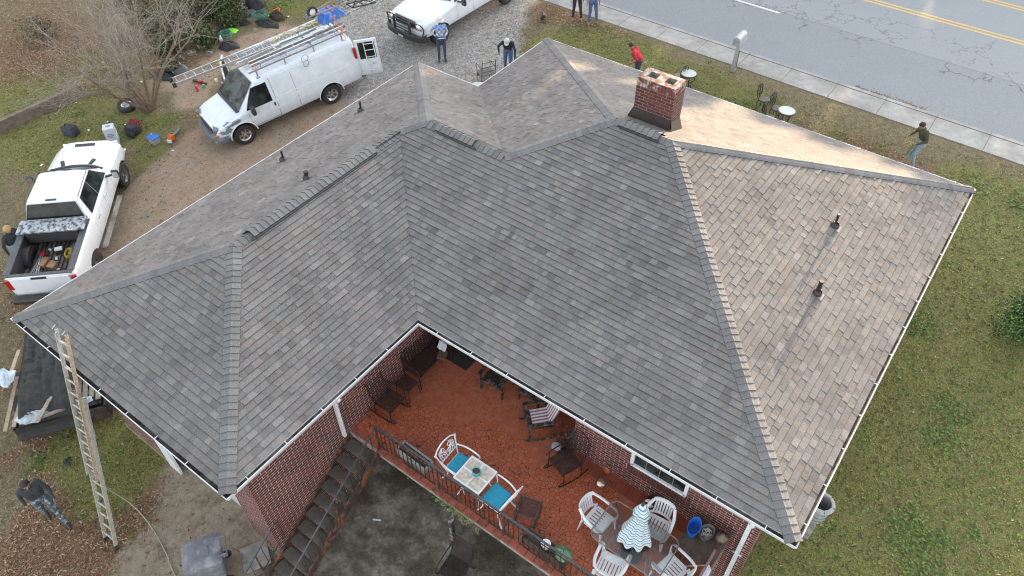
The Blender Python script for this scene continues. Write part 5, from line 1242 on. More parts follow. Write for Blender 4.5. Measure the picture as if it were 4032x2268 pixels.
# bare primer where the paint has gone: ragged patch on the left wing
rg = random.Random(9); 
def ragged(c, rx, rz_, n=26): return [(c[0]+rx*(1+.22*rg.uniform(-1, 1))*cos(2*pi*k/n), c[1]+rz_*(1+.22*rg.uniform(-1, 1))*sin(2*pi*k/n)) for k in range(n)]
mb = MB()
for c, rx, rzz in (((3.98, .80), .23, .12), ((3.72, .96), .30, .07), ((3.50, 1.0), .14, .05)):
    P = ragged(c, rx, rzz); cc = [(c[0], side_y(VS, c[0], c[1])+.008, c[1])]
    for k in range(len(P)):
        a, b = P[k], P[(k+1) % len(P)]; mb.face([cc[0], (a[0], side_y(VS, a[0], min(a[1], 1.2))+.008, a[1]), (b[0], side_y(VS, b[0], min(b[1], 1.2))+.008, b[1])])
for c, rx, ry in (((3.86, .80), .26, .09), ((3.62, .86), .2, .06)):
    pass
mb.build('worn_paint', 'primer', van)
# rear doors swung open
for s in (1, -1):
    a = radians(118 if s == 1 else 150); hinge = Vector((-1.34, s*.88, 0)); T = Matrix.Translation(hinge)@Matrix.Rotation(s*(pi/2*0)+s*(-a), 4, 'Z')@Matrix.Diagonal((1, -s, 1, 1))
    # in door space: y runs from hinge (0) to the free edge (.78), outer face at x=-.03
    mb = MB(); mb.T = T
    mb.box((0, .39, .85), (.06, .78, .62), bev=.015); mb.box((0, .05, 1.5), (.06, .10, .74), bev=.01); mb.box((0, .735, 1.5), (.06, .09, .74), bev=.01); mb.box((0, .39, 1.88), (.06, .78, .10), bev=.01); mb.box((0, .39, 1.13), (.062, .70, .1))
    d = mb.build('rear_door', 'van_paint', van, smooth=40)
    mb = MB(); mb.T = T; mb.box((.0, .39, 1.5), (.05, .62, .72), bev=.0); mb.build('pane', 'glass_dark', d)
    mb = MB(); mb.T = T; mb.box((-.036, .56, .98), (.02, .14, .05)); mb.build('handle', 'black_plastic', d)
    if s == 1:
        mb = MB(); mb.T = T
        for yy in (.32, .66): mb.tube([(-.04, yy, .6), (-.11, yy, .66), (-.11, yy, 1.9), (-.06, yy, 2.0)], .016, 6)
        for zz_ in (.75, 1.02, 1.29, 1.56, 1.8): mb.tube([(-.11, .32, zz_), (-.11, .66, zz_)], .013, 6)
        mb.build('door_ladder', 'white_metal', d)
# roof rack (bolted on: part of the van)
mb = MB(); RH = 2.26
for x in (-1.0, .1, 1.2, 2.25): mb.bar((x, -.72, RH), (x, .72, RH), .05, .035)
for s in (-1, 1): 
    mb.bar((-1.25, s*.70, RH+.035), (2.5, s*.70, RH+.035), .085, .07, bev=.01)
    for x in (-1.0, .1, 1.2, 2.25): mb.bar((x, s*.72, 2.02), (x, s*.72, RH), .05, .04, up=(1, 0, 0)); mb.box((x, s*.72, 2.02), (.12, .1, .03))
mb.build('roof_rack', 'alu', van)
mb = MB()
for x in (-.8, .15, 1.1, 2.05):
    mb.bar((x-.1, .40, RH+.10), (x+.1, .62, RH+.14), .05, .06); mb.bar((x-.12, .34, RH+.07), (x-.02, .70, RH+.09), .03, .03)
mb.build('ladder_clamp', mat('clamp_steel', (.3, .31, .32), (.18, .18, .19), 12, .5, .5), van)
vm = van.matrix_basis.copy()
def on_van(name, label, cat, group=None, p=(0, 0, 0), rot=(0, 0, 0)):
    t = thing(name, label, cat, group=group); t.matrix_world = Matrix.Translation(van.location)@van.rotation_euler.to_matrix().to_4x4()@Matrix.Translation(p)@Euler(rot).to_matrix().to_4x4(); return t
def ladder(t, L, W, m, rung='alu', step=.305, rail=(.075, .03), z=0, x0=0):
    for s in (-1, 1): mb = MB(); mb.bar((x0, s*W/2, z), (x0+L, s*W/2, z), rail[1], rail[0]); mb.build('side_rail', m, t)
    x = x0+.15
    rm = MB(); rm.tube([(0, -W/2, 0), (0, W/2, 0)], .017, 6); me = rm.mesh('rung', rung)
    while x < x0+L-.1:
        o = bpy.data.objects.new('rung', me); COL.objects.link(o); o.parent = t; o.location = (x, 0, z); x += step
t = on_van('extension_ladder', 'long aluminium ladder on the van roof sticking out over the windshield', 'ladder', 'ladders on the van roof', (-.2, -.22, RH+.10), (0, .0, -.06)); ladder(t, 4.9, .40, 'alu'); 
mb = MB(); mb.box((4.88, -.2, -.02), (.12, .05, .16)); mb.box((4.88, .2, -.02), (.12, .05, .16)); mb.build('foot', 'black_plastic', t)
t = on_van('extension_ladder', 'wide aluminium ladder on the far side of the van roof, under the wheelbarrow', 'ladder', 'ladders on the van roof', (-1.9, -.42, RH+.08), (0, 0, .05)); ladder(t, 4.2, .44, 'alu', rail=(.10, .03))
t = on_van('extension_ladder', 'silver twin-rail ladder clamped along the near side of the van roof', 'ladder', 'ladders on the van roof', (-1.3, .44, RH+.13), (0, 0, .0)); ladder(t, 3.6, .22, 'chrome', step=.9, rail=(.09, .05))
t = on_van('plank', 'weathered wooden plank lying over the van windshield edge beside the ladder', 'plank', None, (1.9, -.02, RH+.02), (0, .03, -.02)); mb = MB(); mb.box((0, 0, 0), (1.9, .24, .04)); mb.build('board', 'wood_grey', t)
t = on_van('hooked_pole', 'green and white hooked pole lying among the ladders on the van roof', 'pole', None, (-.2, .15, RH+.22), (0, 0, -.02)); mb = MB(); mb.tube([(-.2, 0, 0), (1.2, 0, 0)], .018, 6); mb.build('green_pole', mat('green_pole', (.02, .17, .09), (.02, .12, .06), 8, .5), t)
mb = MB(); mb.tube(bez([(1.2, 0, 0), (1.4, 0, .0), (1.46, .08, 0), (1.4, .16, -.02)], 4), .016, 6); mb.tube(bez([(-.2, 0, 0), (-.42, .0, .0), (-.5, .09, 0), (-.46, .2, -.02)], 4), .016, 6); mb.build('hook', 'white_metal', t)
t = on_van('yellow_rope', 'pale yellow rope heaped along the far ladder on the van roof', 'rope', None, (-.6, -.45, RH+.13)); mb = MB(); rr = random.Random(2)
pts = [(x, .10*sin(x*9)+rr.uniform(-.05, .05), .03*rr.random()) for x in np.arange(-.3, 2.0, .07)]; mb.tube(pts, .02, 5); pts = [(x, -.08*sin(x*7)+rr.uniform(-.06, .06), .03*rr.random()) for x in np.arange(-.1, 1.8, .06)]; mb.tube(pts, .016, 5); mb.build('strand', mat('cream_rope', (.62, .58, .36), (.5, .46, .28), 30, .9), t)
for px, lab in ((-.2, 'orange ratchet strap tied round the ladders at the back of the van roof'), (2.2, 'short red strap hanging at the front of the van roof rack')):
    t = on_van('ratchet_strap', lab, 'strap', None, (px-.9 if px < 0 else px, .55, RH+.1)); mb = MB(); k = 1 if px < 0 else .6
    mb.tube(bez([(0, -.1*k, .1*k), (.05, .05, .06), (-.05*k, .15*k, .08*k), (.06*k, .22*k, -.05*k), (-.02, .26*k, -.22*k), (.02, .24*k, -.36*k)], 4), .022, 4, flat=.4)
    mb.build('webbing', 'orange_strap', t)
t = on_van('cable_loop', 'black cable looped over the edge of the van roof, mid length', 'cord', None, (.55, .80, RH-.05)); mb = MB(); mb.tube([(.13*cos(a), .07+.05*sin(a), -.16+.16*sin(a)) for a in np.arange(0, 6.4, .5)], .008, 4); mb.tube([(.02+.10*cos(a), .12+.04*sin(a), -.32+.13*sin(a)) for a in np.arange(0, 6.4, .5)], .008, 4); mb.build('loop', 'black_plastic', t)
# upturned wheelbarrow over the back of the rack
wbr = on_van('wheelbarrow', 'upturned blue wheelbarrow strapped on the back of the van roof', 'wheelbarrow', None, (-1.25, -.35, RH+.14), (0, 0, .1))
mb = MB(); mb.grid([[(x, y, .02) for x, y, z in rrect(.52, .36, .12, 0, 4)], [(x, y, .05) for x, y, z in rrect(.51, .35, .12, 0, 4)], [(x*.6+.06, y*.72, .30) for x, y, z in rrect(.5, .34, .1, 0, 4)]], True, True)
mb.build('tray', mat('barrow_blue', (.015, .12, .48), (.012, .09, .36), 3, .3, c3=(.35, .42, .46), s3=1.2), wbr, smooth=40)
mb = MB()
for s in (-1, 1): mb.bar((.86, s*.10, .40), (-1.0, s*.32, .38), .035, .035)
mb.build('handle', mat('barrow_wood', (.38, .28, .2), (.3, .22, .15), 14, .7), wbr)
mb = MB()
for s in (-1, 1): mb.tube([(-.3, s*.22, .40), (-.42, s*.28, .78), (-.62, s*.26, .78), (-.70, s*.28, .40)], .02, 5)
mb.bar((-.5, -.26, .78), (-.5, .26, .78), .03, .02); mb.tube([(.86, -.1, .40), (.92, 0, .36), (.86, .1, .40)], .02, 5); mb.build('leg', 'blue_plastic', wbr)
mb = MB(); mb.T = Matrix.Translation((.66, 0, .46)); mb.lathe([(.13, -.04), (.19, -.045), (.205, 0), (.19, .045), (.13, .04), (.13, -.04)], n=22, ax='Y'); wt = mb.build('wheel', 'rubber', wbr, smooth=True)
mb = MB(); mb.T = Matrix.Translation((.66, 0, .46)); mb.lathe([(0, .02), (.13, .01)], n=12, ax='Y'); mb.lathe([(0, -.02), (.13, -.01)], n=12, ax='Y'); mb.build('rim', 'white_plastic', wt)
mb = MB(); mb.tube([(-.1, -.36, .04), (.0, -.2, .34), (.02, .2, .34), (.08, .37, .04)], .02, 4, flat=.4); mb.tube([(-.34, -.34, .04), (-.2, -.2, .33), (-.22, .2, .33), (-.16, .36, .04)], .02, 4, flat=.4); tag(mb.build('tie_strap', 'orange_strap', None), 'orange straps crossed over the upturned blue wheelbarrow', 'strap'); 
so_ = bpy.data.objects['tie_strap']; so_.matrix_world = wbr.matrix_world
t = on_van('folding_frame', 'black folded steel frame overhanging the back of the van roof', 'frame', None, (-2.45, -.25, RH+.16), (0, -.1, .1))
mb = MB()
for s in (-1, 1): mb.bar((-.5, s*.2, 0), (.5, s*.2, .12), .04, .04); mb.bar((-.4, s*.2, .02), (.3, s*.2, .42), .03, .03); mb.bar((.48, s*.2, .1), (.3, s*.2, .42), .03, .03)
for x, z in ((-.5, 0), (.5, .12), (.3, .42), (0, .06)): mb.bar((x, -.2, z), (x, .2, z), .035, .035)
mb.build('frame_bars', 'black_metal', t)
t = on_van('step_ladder', 'short aluminium step ladder end sticking out behind the van roof', 'ladder', None, (-3.2, -.4, RH+.12), (0, 0, .05)); ladder(t, 1.2, .38, 'alu', rail=(.06, .03))

# ---- pickups
def pickup(label, pf, pr, wb, side, bed=True, bull=False, r=.40):
    t = thing('pickup_truck', label, 'pickup truck'); L = place_vehicle(t, pf, pr, wb, side, .87, r)
    f = wb-4.04     # cab and bonnet ride with the front axle
    PS = [(-1.18, .62, .90, 1.22, .88, .84, 1.34), (-1.13, .6, .965, 1.24, .955, .93, 1.39), (-.95, .58, 1.0, 1.25, .985, .955, 1.41), (.92, .56, 1.01, 1.25, .99, .965, 1.42), (.98, .56, 1.01, 1.27, .93, .90, 1.43), (1.0, .56, 1.01, 1.27, .92, .86, 1.50), (1.22, .56, 1.01, 1.27, .91, .74, 1.93), (1.38, .56, 1.01, 1.27, .91, .72, 1.98), (2.55+f, .56, 1.01, 1.27, .91, .70, 1.96), (2.68+f, .56, 1.01, 1.27, .91, .70, 1.90),
          (3.26+f, .56, 1.0, 1.25, .93, .84, 1.44), (3.34+f, .56, 1.0, 1.24, .94, .84, 1.41), (3.7+f, .56, 1.01, 1.20, .95, .80, 1.39), (4.5+f, .56, .99, 1.12, .93, .76, 1.33), (4.82+f, .58, .95, 1.05, .89, .70, 1.26), (4.90+f, .62, .90, 1.0, .84, .64, 1.2)]
    cuts = [((-.09, 0, 1.35), (1.96, 1.56, .96))] if bed else []
    me, _ = car_body(PS, (0, wb), .50, cuts, dark=lambda c, n: bed and -1.08 < c.x < .90 and abs(c.y) < .79 and c.z < 1.40 and c.z > .8)
    bo = bpy.data.objects.new('body', me); COL.objects.link(bo); bo.parent = t
    mb = MB(); mb.grid(front_glass(2.70+f, 1.895, .64, 3.25+f, 1.46, .80)); mb.build('windshield', 'glass_dark', t, smooth=True)
    mb = MB(); mb.tube(bez([(3.22+f, .84, 1.43), (3.36+f, .5, 1.445), (3.42+f, 0, 1.45), (3.36+f, -.5, 1.445), (3.22+f, -.84, 1.43)], 4), .06, 6, flat=.35); mb.bar((3.2+f, .05, 1.50), (3.30+f, .7, 1.48), .02, .02); mb.build('wiper', 'black_plastic', t)
    mb = MB(); mb.grid(front_glass(1.01, 1.90, .60, .83, 1.46, .70, off=.02, bow=0)); 
    rw = MB(); rows = []
    for i in range(5):
        u_ = i/4; rows.append([(1.20-.20*u_-.03, (.68+.14*u_)*v, 1.92-.42*u_) for v in (-1, -.5, 0, .5, 1)])
    rw.grid(rows); rw.build('rear_window', 'glass_dark', t)
    mb = MB(); mb.box((1.27, 0, 1.965), (.05, .30, .03)); mb.build('brake_light', 'black_plastic', t)
    for s in (1, -1):
        for q in ([(1.24, 1.32), (2.13+f*.5, 1.32), (2.13+f*.5, 1.86), (1.38, 1.86)], [(2.15+f*.5, 1.32), (3.14+f, 1.32), (2.72+f, 1.84), (2.15+f*.5, 1.86)]):
            mb = MB(); mb.grid(side_patch(PS, q, s, .009)); mb.build('side_window', 'glass_dark', t, smooth=True)
        mb = MB()
        for q in ([(2.13+f*.5, .64), (2.145+f*.5, .64), (2.145+f*.5, 1.25), (2.13+f*.5, 1.25)], [(3.1+f, .66), (3.115+f, .66), (3.115+f, 1.22), (3.1+f, 1.22)], [(.97, .64), (.98, .64), (.98, 1.3), (.97, 1.3)]): mb.grid(side_patch(PS, q, s, .004))
        mb.build('door_seam', 'seam', t)
        for hx in (1.25, 2.25+f*.5): mb = MB(); mb.box((hx+.05, s*1.025, 1.12), (.17, .03, .04), bev=.01); mb.build('handle', 'chrome', t)
        mb = MB(); mb.tube([(1.32, s*.745, 1.968), (2.6+f, s*.725, 1.955)], .012, 5); mb.build('roof_seam', 'black_plastic', t)
        mb = MB(); mb.bar((2.98+f, s*.95, 1.30), (2.98+f, s*1.2, 1.36), .06, .05); mb.box((2.98+f, s*1.28, 1.38), (.10, .22, .28), bev=.03); mr = mb.build('mirror', 'black_plastic', t)
        mb = MB(); mb.box((2.925+f, s*1.28, 1.38), (.006, .18, .23)); mb.build('mirror_glass', 'chrome', mr)
        mb = MB(); mb.box((-1.17, s*.90, 1.10), (.06, .16, .40), bev=.02); mb.build('taillight', 'red_lens', t)
        mb = MB(); mb.box((4.86+f, s*.70, 1.05), (.10, .34, .22), rz=-s*.2, bev=.03); mb.build('headlight', M['lamp_glass'], t)
        if not bull: mb = MB(); mb.box((1.7, s*1.09, .50), (2.3, .16, .05), bev=.015); mb.build('running_board', 'concrete', t)
        for x in (0, wb): wheel(t, x, s*.87, r, r, .27, 8 if not bull else 5, True)
    if bed:
        mb = MB()      # rails with liner cap
        for s in (-1, 1): mb.bar((-1.08, s*.87, 1.425), (.92, s*.87, 1.425), .19, .025, bev=.006)
        mb.bar((-1.12, -.92, 1.41), (-1.12, .92, 1.41), .10, .03, bev=.006); mb.build('bed_cap', mat('liner_cap', (.07, .075, .085), (.10, .105, .115), 10, .6), t)
        mb = MB()
        for k in range(12): mb.box((-.19, -.715+.13*k, .882), (1.74, .075, .02))
        mb.build('bed_ribs', mat('bed_floor', (.10, .085, .075), (.035, .032, .03), 5, .8, c3=(.2, .15, .12), s3=4), t)
        for s in (-1, 1): mb = MB(); mb.tube([(.0, s*.60, .88), (.0, s*.80, .88)], .40, 18); mb.box((0, s*.7, 1.0), (.7, .2, .3), bev=.08); mb.build('wheel_housing', 'black_plastic', t)
        mb = MB(); mb.box((-1.195, 0, 1.06), (.04, 1.62, .58), bev=.012); mb.box((-1.21, 0, 1.33), (.02, .42, .07), m=1); tg = mb.build('tailgate', ['white_paint', 'black_plastic'], t, smooth=30)
        mb = MB(); mb.box((-1.218, .1, 1.12), (.006, 1.2, .10)); 
        mb = MB(); mb.box((-1.34, 0, .62), (.24, 1.95, .18), bev=.04); mb.build('rear_bumper', 'black_plastic', t)
        mb = MB(); mb.box((-1.465, -.05, .64), (.012, .34, .16), bev=.003); 
        for k in range(6): mb.box((-1.473, -.16+.05*k, .64), (.004, .026, .07), m=1)
        mb.build('number_plate', ['white_plastic', 'black_plastic'], t)
        for s in (-1, 1): mb = MB(); mb.box((3.62+f, s*.45, 1.412), (.26, .12, .035), rz=s*.35, bev=.015); mb.build('hood_vent', 'black_plastic', t)
        mb = MB(); mb.box((4.55+f, 0, 1.355), (.12, .62, .012)); mb.build('hood_slot', 'black_plastic', t)
        mb = MB(); mb.box((4.92+f, 0, .95), (.06, 1.3, .34), bev=.02); mb.build('grille', 'black_plastic', t)
        mb = MB(); mb.box((4.95+f, 0, .62), (.22, 1.9, .20), bev=.05); mb.build('front_bumper', 'chrome', t)
    if bull:
        mb = MB()
        for s in (-1, 1):
            mb.bar((5.16+f, s*.42, .48), (5.12+f, s*.42, 1.28), .06, .10, up=(1, 0, 0), bev=.01); mb.tube(bez([(5.12+f, s*.45, 1.28), (5.10+f, s*.75, 1.26), (4.98+f, s*.96, 1.14), (4.94+f, s*1.0, .95), (4.98+f, s*.95, .76)], 4), .026, 6); mb.tube([(5.08+f, s*.45, 1.02), (5.0+f, s*.96, .98)], .024, 6)
        for z in (.80, .92, 1.04, 1.16, 1.28): mb.bar((5.12+f, -.45, z), (5.12+f, .45, z), .03, .03)
        mb.grid([[(p.x+f, p.y, .48), (p.x+.08+f, p.y, .52), (p.x+.08+f, p.y, .72), (p.x+f, p.y, .76)] for p in bez([(4.75, 1.0, 0), (5.0, .96, 0), (5.14, .5, 0), (5.16, 0, 0), (5.14, -.5, 0), (5.0, -.96, 0), (4.75, -1.0, 0)], 4)])
        mb.build('bull_bar', 'black_plastic', t)
        mb = MB(); mb.box((5.26+f, 0, .60), (.012, .32, .15)); 
        for k in range(5): mb.box((5.268+f, -.11+.055*k, .60), (.004, .03, .08), m=1)
        mb.build('number_plate', ['black_plastic', 'white_plastic'], t)
        mb = MB(); mb.box((4.93+f, 0, 1.04), (.05, 1.1, .28), bev=.02); mb.build('grille', 'dark_iron', t)
    return t
def lampm():
    m, nt, b = newmat('lamp_glass'); b.inputs['Base Color'].default_value = (.75, .76, .78, 1); b.inputs['Roughness'].default_value = .1; return m
M['lamp_glass'] = lampm()
t1 = pickup('white crew cab pickup with an open bed of tools, parked left of the house', (475, 696), (377, 1027), 3.95, -1)
t2 = pickup('white pickup with a black steel bull bar, standing on the gravel', (1767, 108), (1962, -10), 3.9, 1, bed=False, bull=True, r=.43)
# lit headlight on the second pickup
def glow(name, c, s):
    m, nt, b = newmat(name); b.inputs['Base Color'].default_value = c+(1,); b.inputs['Emission Color'].default_value = c+(1,); b.inputs['Emission Strength'].default_value = s; return m
mb = MB(); f_ = 3.9-4.04
for s in (-1, 1): mb = MB(); mb.ball((4.93+f_, s*.72, 1.07), .05, 8); mb.build('lit_bulb', M.setdefault('lit', glow('lit_bulb', (1, .95, .88), 2.0)), t2)
# ---- what lies in the open bed
t1m = Matrix.Translation(t1.location)@t1.rotation_euler.to_matrix().to_4x4()
def in_bed(name, label, cat, p, rz=0, group=None):
    t = thing(name, label, cat, group=group); t.matrix_world = t1m@Matrix.Translation(p)@Matrix.Rotation(rz, 4, 'Z'); return t
t = in_bed('toolbox', 'scratched black crossover toolbox behind the cab of the left pickup', 'toolbox', (.64, 0, 1.44))
mb = MB(); mb.box((0, 0, -.12), (.5, 1.5, .40), bev=.01); mb.build('chest', 'black_plastic', t)
mb = MB(); mb.box((0, 0, .10), (.54, 1.90, .06), bev=.012); mb.build('lid', mat('scratched_lid', (.05, .05, .055), (.42, .46, .50), 9, .3, .3, lo=.38, hi=.56), t)
for k, (dx, lab) in enumerate(((0, 'left'), (.1, 'right'))):
    t = in_bed('jack_stand' if False else 'steel_prop', 'silver prop with red ends in the pickup bed, '+('nearer the bed side' if k == 0 else 'nearer the bed middle'), 'prop', (-.35-.02*k, .46-.11*k, .95+.03*k), -.12+.16*k)
    mb = MB(); mb.tube([(-.42, -.03, 0), (.40, -.03, 0)], .018, 6); mb.tube([(-.42, .03, 0), (.40, .03, 0)], .018, 6); mb.build('tube', 'chrome', t)
    for e in (-1, 1): mb = MB(); mb.box((.43*e, 0, 0), (.09, .14, .06), bev=.01); mb.build('end_bracket', 'red_lens', t)
for p, s, lab in (((-.45, -.02, .965), (.20, .22, .15), 'open tan cardboard box in the middle of the pickup bed'), ((-.30, .25, .955), (.28, .16, .12), 'flat tan carton beside the steel props in the pickup bed'), ((.0, -.56, .985), (.26, .24, .2), 'crushed brown cardboard box against the right side of the pickup bed')):
    t = in_bed('cardboard_box', lab, 'box', p, random.uniform(-.5, .5)); mb = MB(); mb.box((0, 0, 0), s); mb.box((s[0]*.6, 0, s[2]/2), (s[0]*.4, s[1], .008), R=Matrix.Rotation(.5, 3, 'Y')); mb.build('carton', 'cardboard', t)
t = in_bed('brown_sack', 'torn brown paper sack by the right wheel housing in the pickup bed', 'sack', (-.36, -.62, .93)); mb = MB(); mb.lathe([(.0, 0), (.12, .0), (.16, .08), (.14, .17), (.11, .16), (.09, .04)], n=11, sx=1.2, sy=.8); mb.build('sack_body', mat('brown_paper', (.22, .13, .07), (.08, .05, .03), 9, .9), t)
t = in_bed('extension_lead', 'coiled yellow extension cord beside the crushed box in the pickup bed', 'cord', (.02, -.36, .91)); mb = MB(); mb.tube([((.17+.012*sin(a*3))*cos(a), (.09+.012*sin(a*2))*sin(a), .02+.004*a) for a in np.arange(0, 25, .4)], .010, 5); mb.build('coil', mat('yellow_cord', (.75, .55, .03), (.6, .42, .02), 10, .5), t)
t = in_bed('caster_unit', 'small black spare wheel under the toolbox in the pickup bed', 'wheel', (.12, -.10, .96), .2); mb = MB(); mb.lathe([(.0, -.03), (.07, -.03), (.13, -.04), (.13, .04), (.07, .03), (0, .03)], n=18, ax='X'); mb.build('tyre', 'rubber', t, smooth=40); mb = MB(); mb.box((0, 0, .12), (.12, .2, .05)); mb.build('bracket', 'white_metal', t)
t = in_bed('plastic_disc', 'round blue plastic lid by the tailgate in the pickup bed', 'lid', (-.92, .44, .91)); mb = MB(); mb.lathe([(0, .03), (.16, .03), (.17, .02), (.17, 0)], n=20); mb.build('disc', 'blue_plastic', t)
rr = random.Random(12)
for k in range(9):
    pp_ = (rr.uniform(-.95, .3), rr.uniform(-.5, .3), .905); 
    mb = MB(); mb.T = t1m@Matrix.Translation(pp_)@Matrix.Rotation(rr.uniform(0, 6), 4, 'Z'); s_ = rr.uniform(.04, .09); mb.grid([[(-s_, -.03, 0), (-s_*.2, -.04, .012), (s_, -.02, .004)], [(-s_, .03, .006), (0, .03, .016), (s_*.8, .04, 0)]])
    o = mb.build('paper_scrap', 'white_cloth'); tag(o, 'pale paper scrap on the floor of the open pickup bed', 'scrap', 'paper scraps in the pickup bed')
# ================================================================= PEOPLE  local: faces +X, z up, feet on z=0
def person(label, loc, rz, J=None, C=None, H=1.75, hair='hair', hat=None, extras=None, hand=.5, vox=.011, group=None):
    base = dict(pel=(0, 0, .97), waist=(0, 0, 1.10), chest=(.0, 0, 1.34), neck=(.0, 0, 1.50), head=(.02, 0, 1.63), fwd=(1, 0, 0),
                shL=(0, .185, 1.44), elL=(-.02, .25, 1.15), wrL=(.06, .25, .90), shR=(0, -.185, 1.44), elR=(-.02, -.25, 1.15), wrR=(.06, -.25, .90),
                hiL=(0, .095, .94), knL=(.03, .11, .51), anL=(.0, .12, .10), hiR=(0, -.095, .94), knR=(.03, -.11, .51), anR=(.0, -.12, .10), toL=None, toR=None)
    base.update(J or {}); J = {k: (Vector(v) if v is not None else None) for k, v in base.items()}
    C = dict(dict(skin='skin_dark', top='black_cloth', pants='jeans', shoe='black_plastic', glove=None), **(C or {}))
    caps_ = []      # (a, b, ra, rb, tag)
    def cap(a, b, ra, rb, tg): caps_.append((Vector(a), Vector(b), ra, rb, tg))
    fwd = J['fwd'].normalized(); side = Vector((0, 0, 1)).cross(fwd).normalized(); upv = fwd.cross(side)
    cap(J['pel']+side*.06, J['waist']+side*.05, .125, .115, 'pants'); cap(J['pel']-side*.06, J['waist']-side*.05, .125, .115, 'pants')
    tf = fwd*.0
    for s in (-1, 1):
        cap(J['waist']+side*.055*s, J['chest']+side*.075*s, .118, .125, 'top'); cap(J['chest']+side*.07*s, J['shL' if s > 0 else 'shR']-side*.03*s, .115, .072, 'top')
    cap(J['chest'], J['neck'], .12, .062, 'top'); cap(J['neck'], J['head']-upv*.02, .052, .05, 'skin')
    hd = J['head']; cap(hd+upv*.02-fwd*.018, hd+upv*.045-fwd*.012, .088, .088, 'skin'); cap(hd+upv*.0+fwd*.012, hd-upv*.065+fwd*.035, .074, .045, 'skin')
    cap(hd+fwd*.075-upv*.005, hd+fwd*.098-upv*.025, .013, .016, 'skin')       # nose
    cap(hd+fwd*.077-upv*.058-side*.018, hd+fwd*.077-upv*.058+side*.018, .010, .010, 'lips')
    for s in (-1, 1):
        cap(hd+side*.085*s-upv*.005, hd+side*.09*s-upv*.035, .016, .012, 'skin'); cap(hd+side*.032*s+fwd*.073+upv*.012, hd+side*.033*s+fwd*.074+upv*.012, .013, .013, 'eye')
    for L in 'LR':
        sg = 1 if L == 'L' else -1
        sl_ = C.get('sleeve', 'top')
        cap(J['sh'+L], J['el'+L], .062, .047, 'top'); cap(J['el'+L], J['wr'+L], .045, .032, sl_)
        cap(J['hi'+L], J['kn'+L], .098, .066, 'pants'); cap(J['kn'+L], J['an'+L], .064, .047, 'pants')
        to = J['to'+L] if J['to'+L] is not None else J['an'+L]+fwd.xy.to_3d().normalized()*.17+Vector((0, 0.02*sg, -.06))
        cap(J['an'+L]+Vector((0, 0, -.02)), to, .048, .042, 'shoe'); cap(J['an'+L]+Vector((0, 0, -.045))-(to-J['an'+L]).normalized()*.03, to, .040, .040, 'shoe')
        w_ = J['wr'+L]; d = (w_-J['el'+L]).normalized(); inw = (-side*sg); inw = (inw-d*inw.dot(d)).normalized(); pl = d.cross(inw).normalized()
        gl = 'glove' if C['glove'] else 'skin'
        for o in (-.026, -.009, .009, .026): cap(w_+d*.01+pl*o*.8, w_+d*.075+pl*o, .017, .013, gl)
        for o, ln in ((-.027, .058), (-.009, .072), (.009, .076), (.027, .066)):
            b0 = w_+d*.08+pl*o; m0 = b0+(d*(1-hand*.3)+inw*hand*.45).normalized()*ln*.52; cap(b0, m0, .0105, .0095, gl); cap(m0, m0+(d*(1-hand)+inw*hand).normalized()*ln*.5, .0095, .0085, gl)
        th = fwd if fwd.dot(pl) >= 0 else -fwd; t0 = w_+d*.03+pl*(.03 if pl.dot(fwd) > 0 else -.03); t1_ = t0+(d*.6+(pl if pl.dot(fwd) > 0 else -pl)*.7+inw*.2).normalized()*.035; cap(t0, t1_, .014, .011, gl); cap(t1_, t1_+(d*.8+inw*.5).normalized()*.03, .011, .009, gl)
    mb = MB()
    for a, b, ra, rb, tg in caps_:
        d = b-a; L = d.length
        if L < 1e-4: d = Vector((0, 0, 1)); L = .002
        d = d.normalized(); x = d.orthogonal().normalized(); y = d.cross(x); rows = []; n = 12
        prof = [(-ra, .01)]+[(-ra*cos(t), ra*sin(t)) for t in (.5, 1.0, 1.45)]+[(L+rb*sin(t), rb*cos(t)) for t in (.1, .55, 1.05)]+[(L+rb, .003)]
        for h, r_ in prof: rows.append([a+d*h+(x*cos(2*pi*k/n)+y*sin(2*pi*k/n))*r_ for k in range(n)])
        mb.grid(rows, True, True)
    me = mb.mesh('body', []); o = bpy.data.objects.new('tmp', me); COL.objects.link(o)
    md = o.modifiers.new('r', 'REMESH'); md.mode = 'VOXEL'; md.voxel_size = vox; md.use_smooth_shade = True
    m2 = o.modifiers.new('s', 'SMOOTH'); m2.iterations = 3; m2.factor = .4
    dg = bpy.context.evaluated_depsgraph_get(); dg.update(); nm = bpy.data.meshes.new_from_object(o.evaluated_get(dg)); bpy.data.objects.remove(o)
    tags_ = ['skin', 'top', 'pants', 'shoe', 'glove', 'lips', 'eye']; nm.materials.clear()
    for tg in tags_:
        nm.materials.append(M[{'lips': 'lips', 'eye': 'eye', 'glove': C['glove'] or 'black_cloth'}.get(tg, C.get(tg))] if tg in ('lips', 'eye', 'glove') else M[C[tg]])
    cen = np.zeros(len(nm.polygons)*3); nm.polygons.foreach_get('center', cen); cen = cen.reshape(-1, 3); best = np.full(len(cen), 9.); idx = np.zeros(len(cen), int)
    for a, b, ra, rb, tg in caps_:
        a_, b_ = np.array(a), np.array(b); d = b_-a_; L2 = max(1e-9, d@d); t = np.clip(((cen-a_)@d)/L2, 0, 1); dist = np.linalg.norm(cen-(a_+t[:, None]*d), axis=1)-(ra+(rb-ra)*t)
        if tg == 'pants' and ra == .125: dist += .006
        m_ = dist < best; best[m_] = dist[m_]; idx[m_] = tags_.index(tg)
    nm.polygons.foreach_set('material_index', idx); nm.update(); nm.name = 'body'
    p = thing('person', label, 'person', loc, rz, group); 
    ob = bpy.data.objects.new('body', nm); COL.objects.link(ob); ob.parent = p; sc = H/1.75; p.scale = (sc, sc, sc)
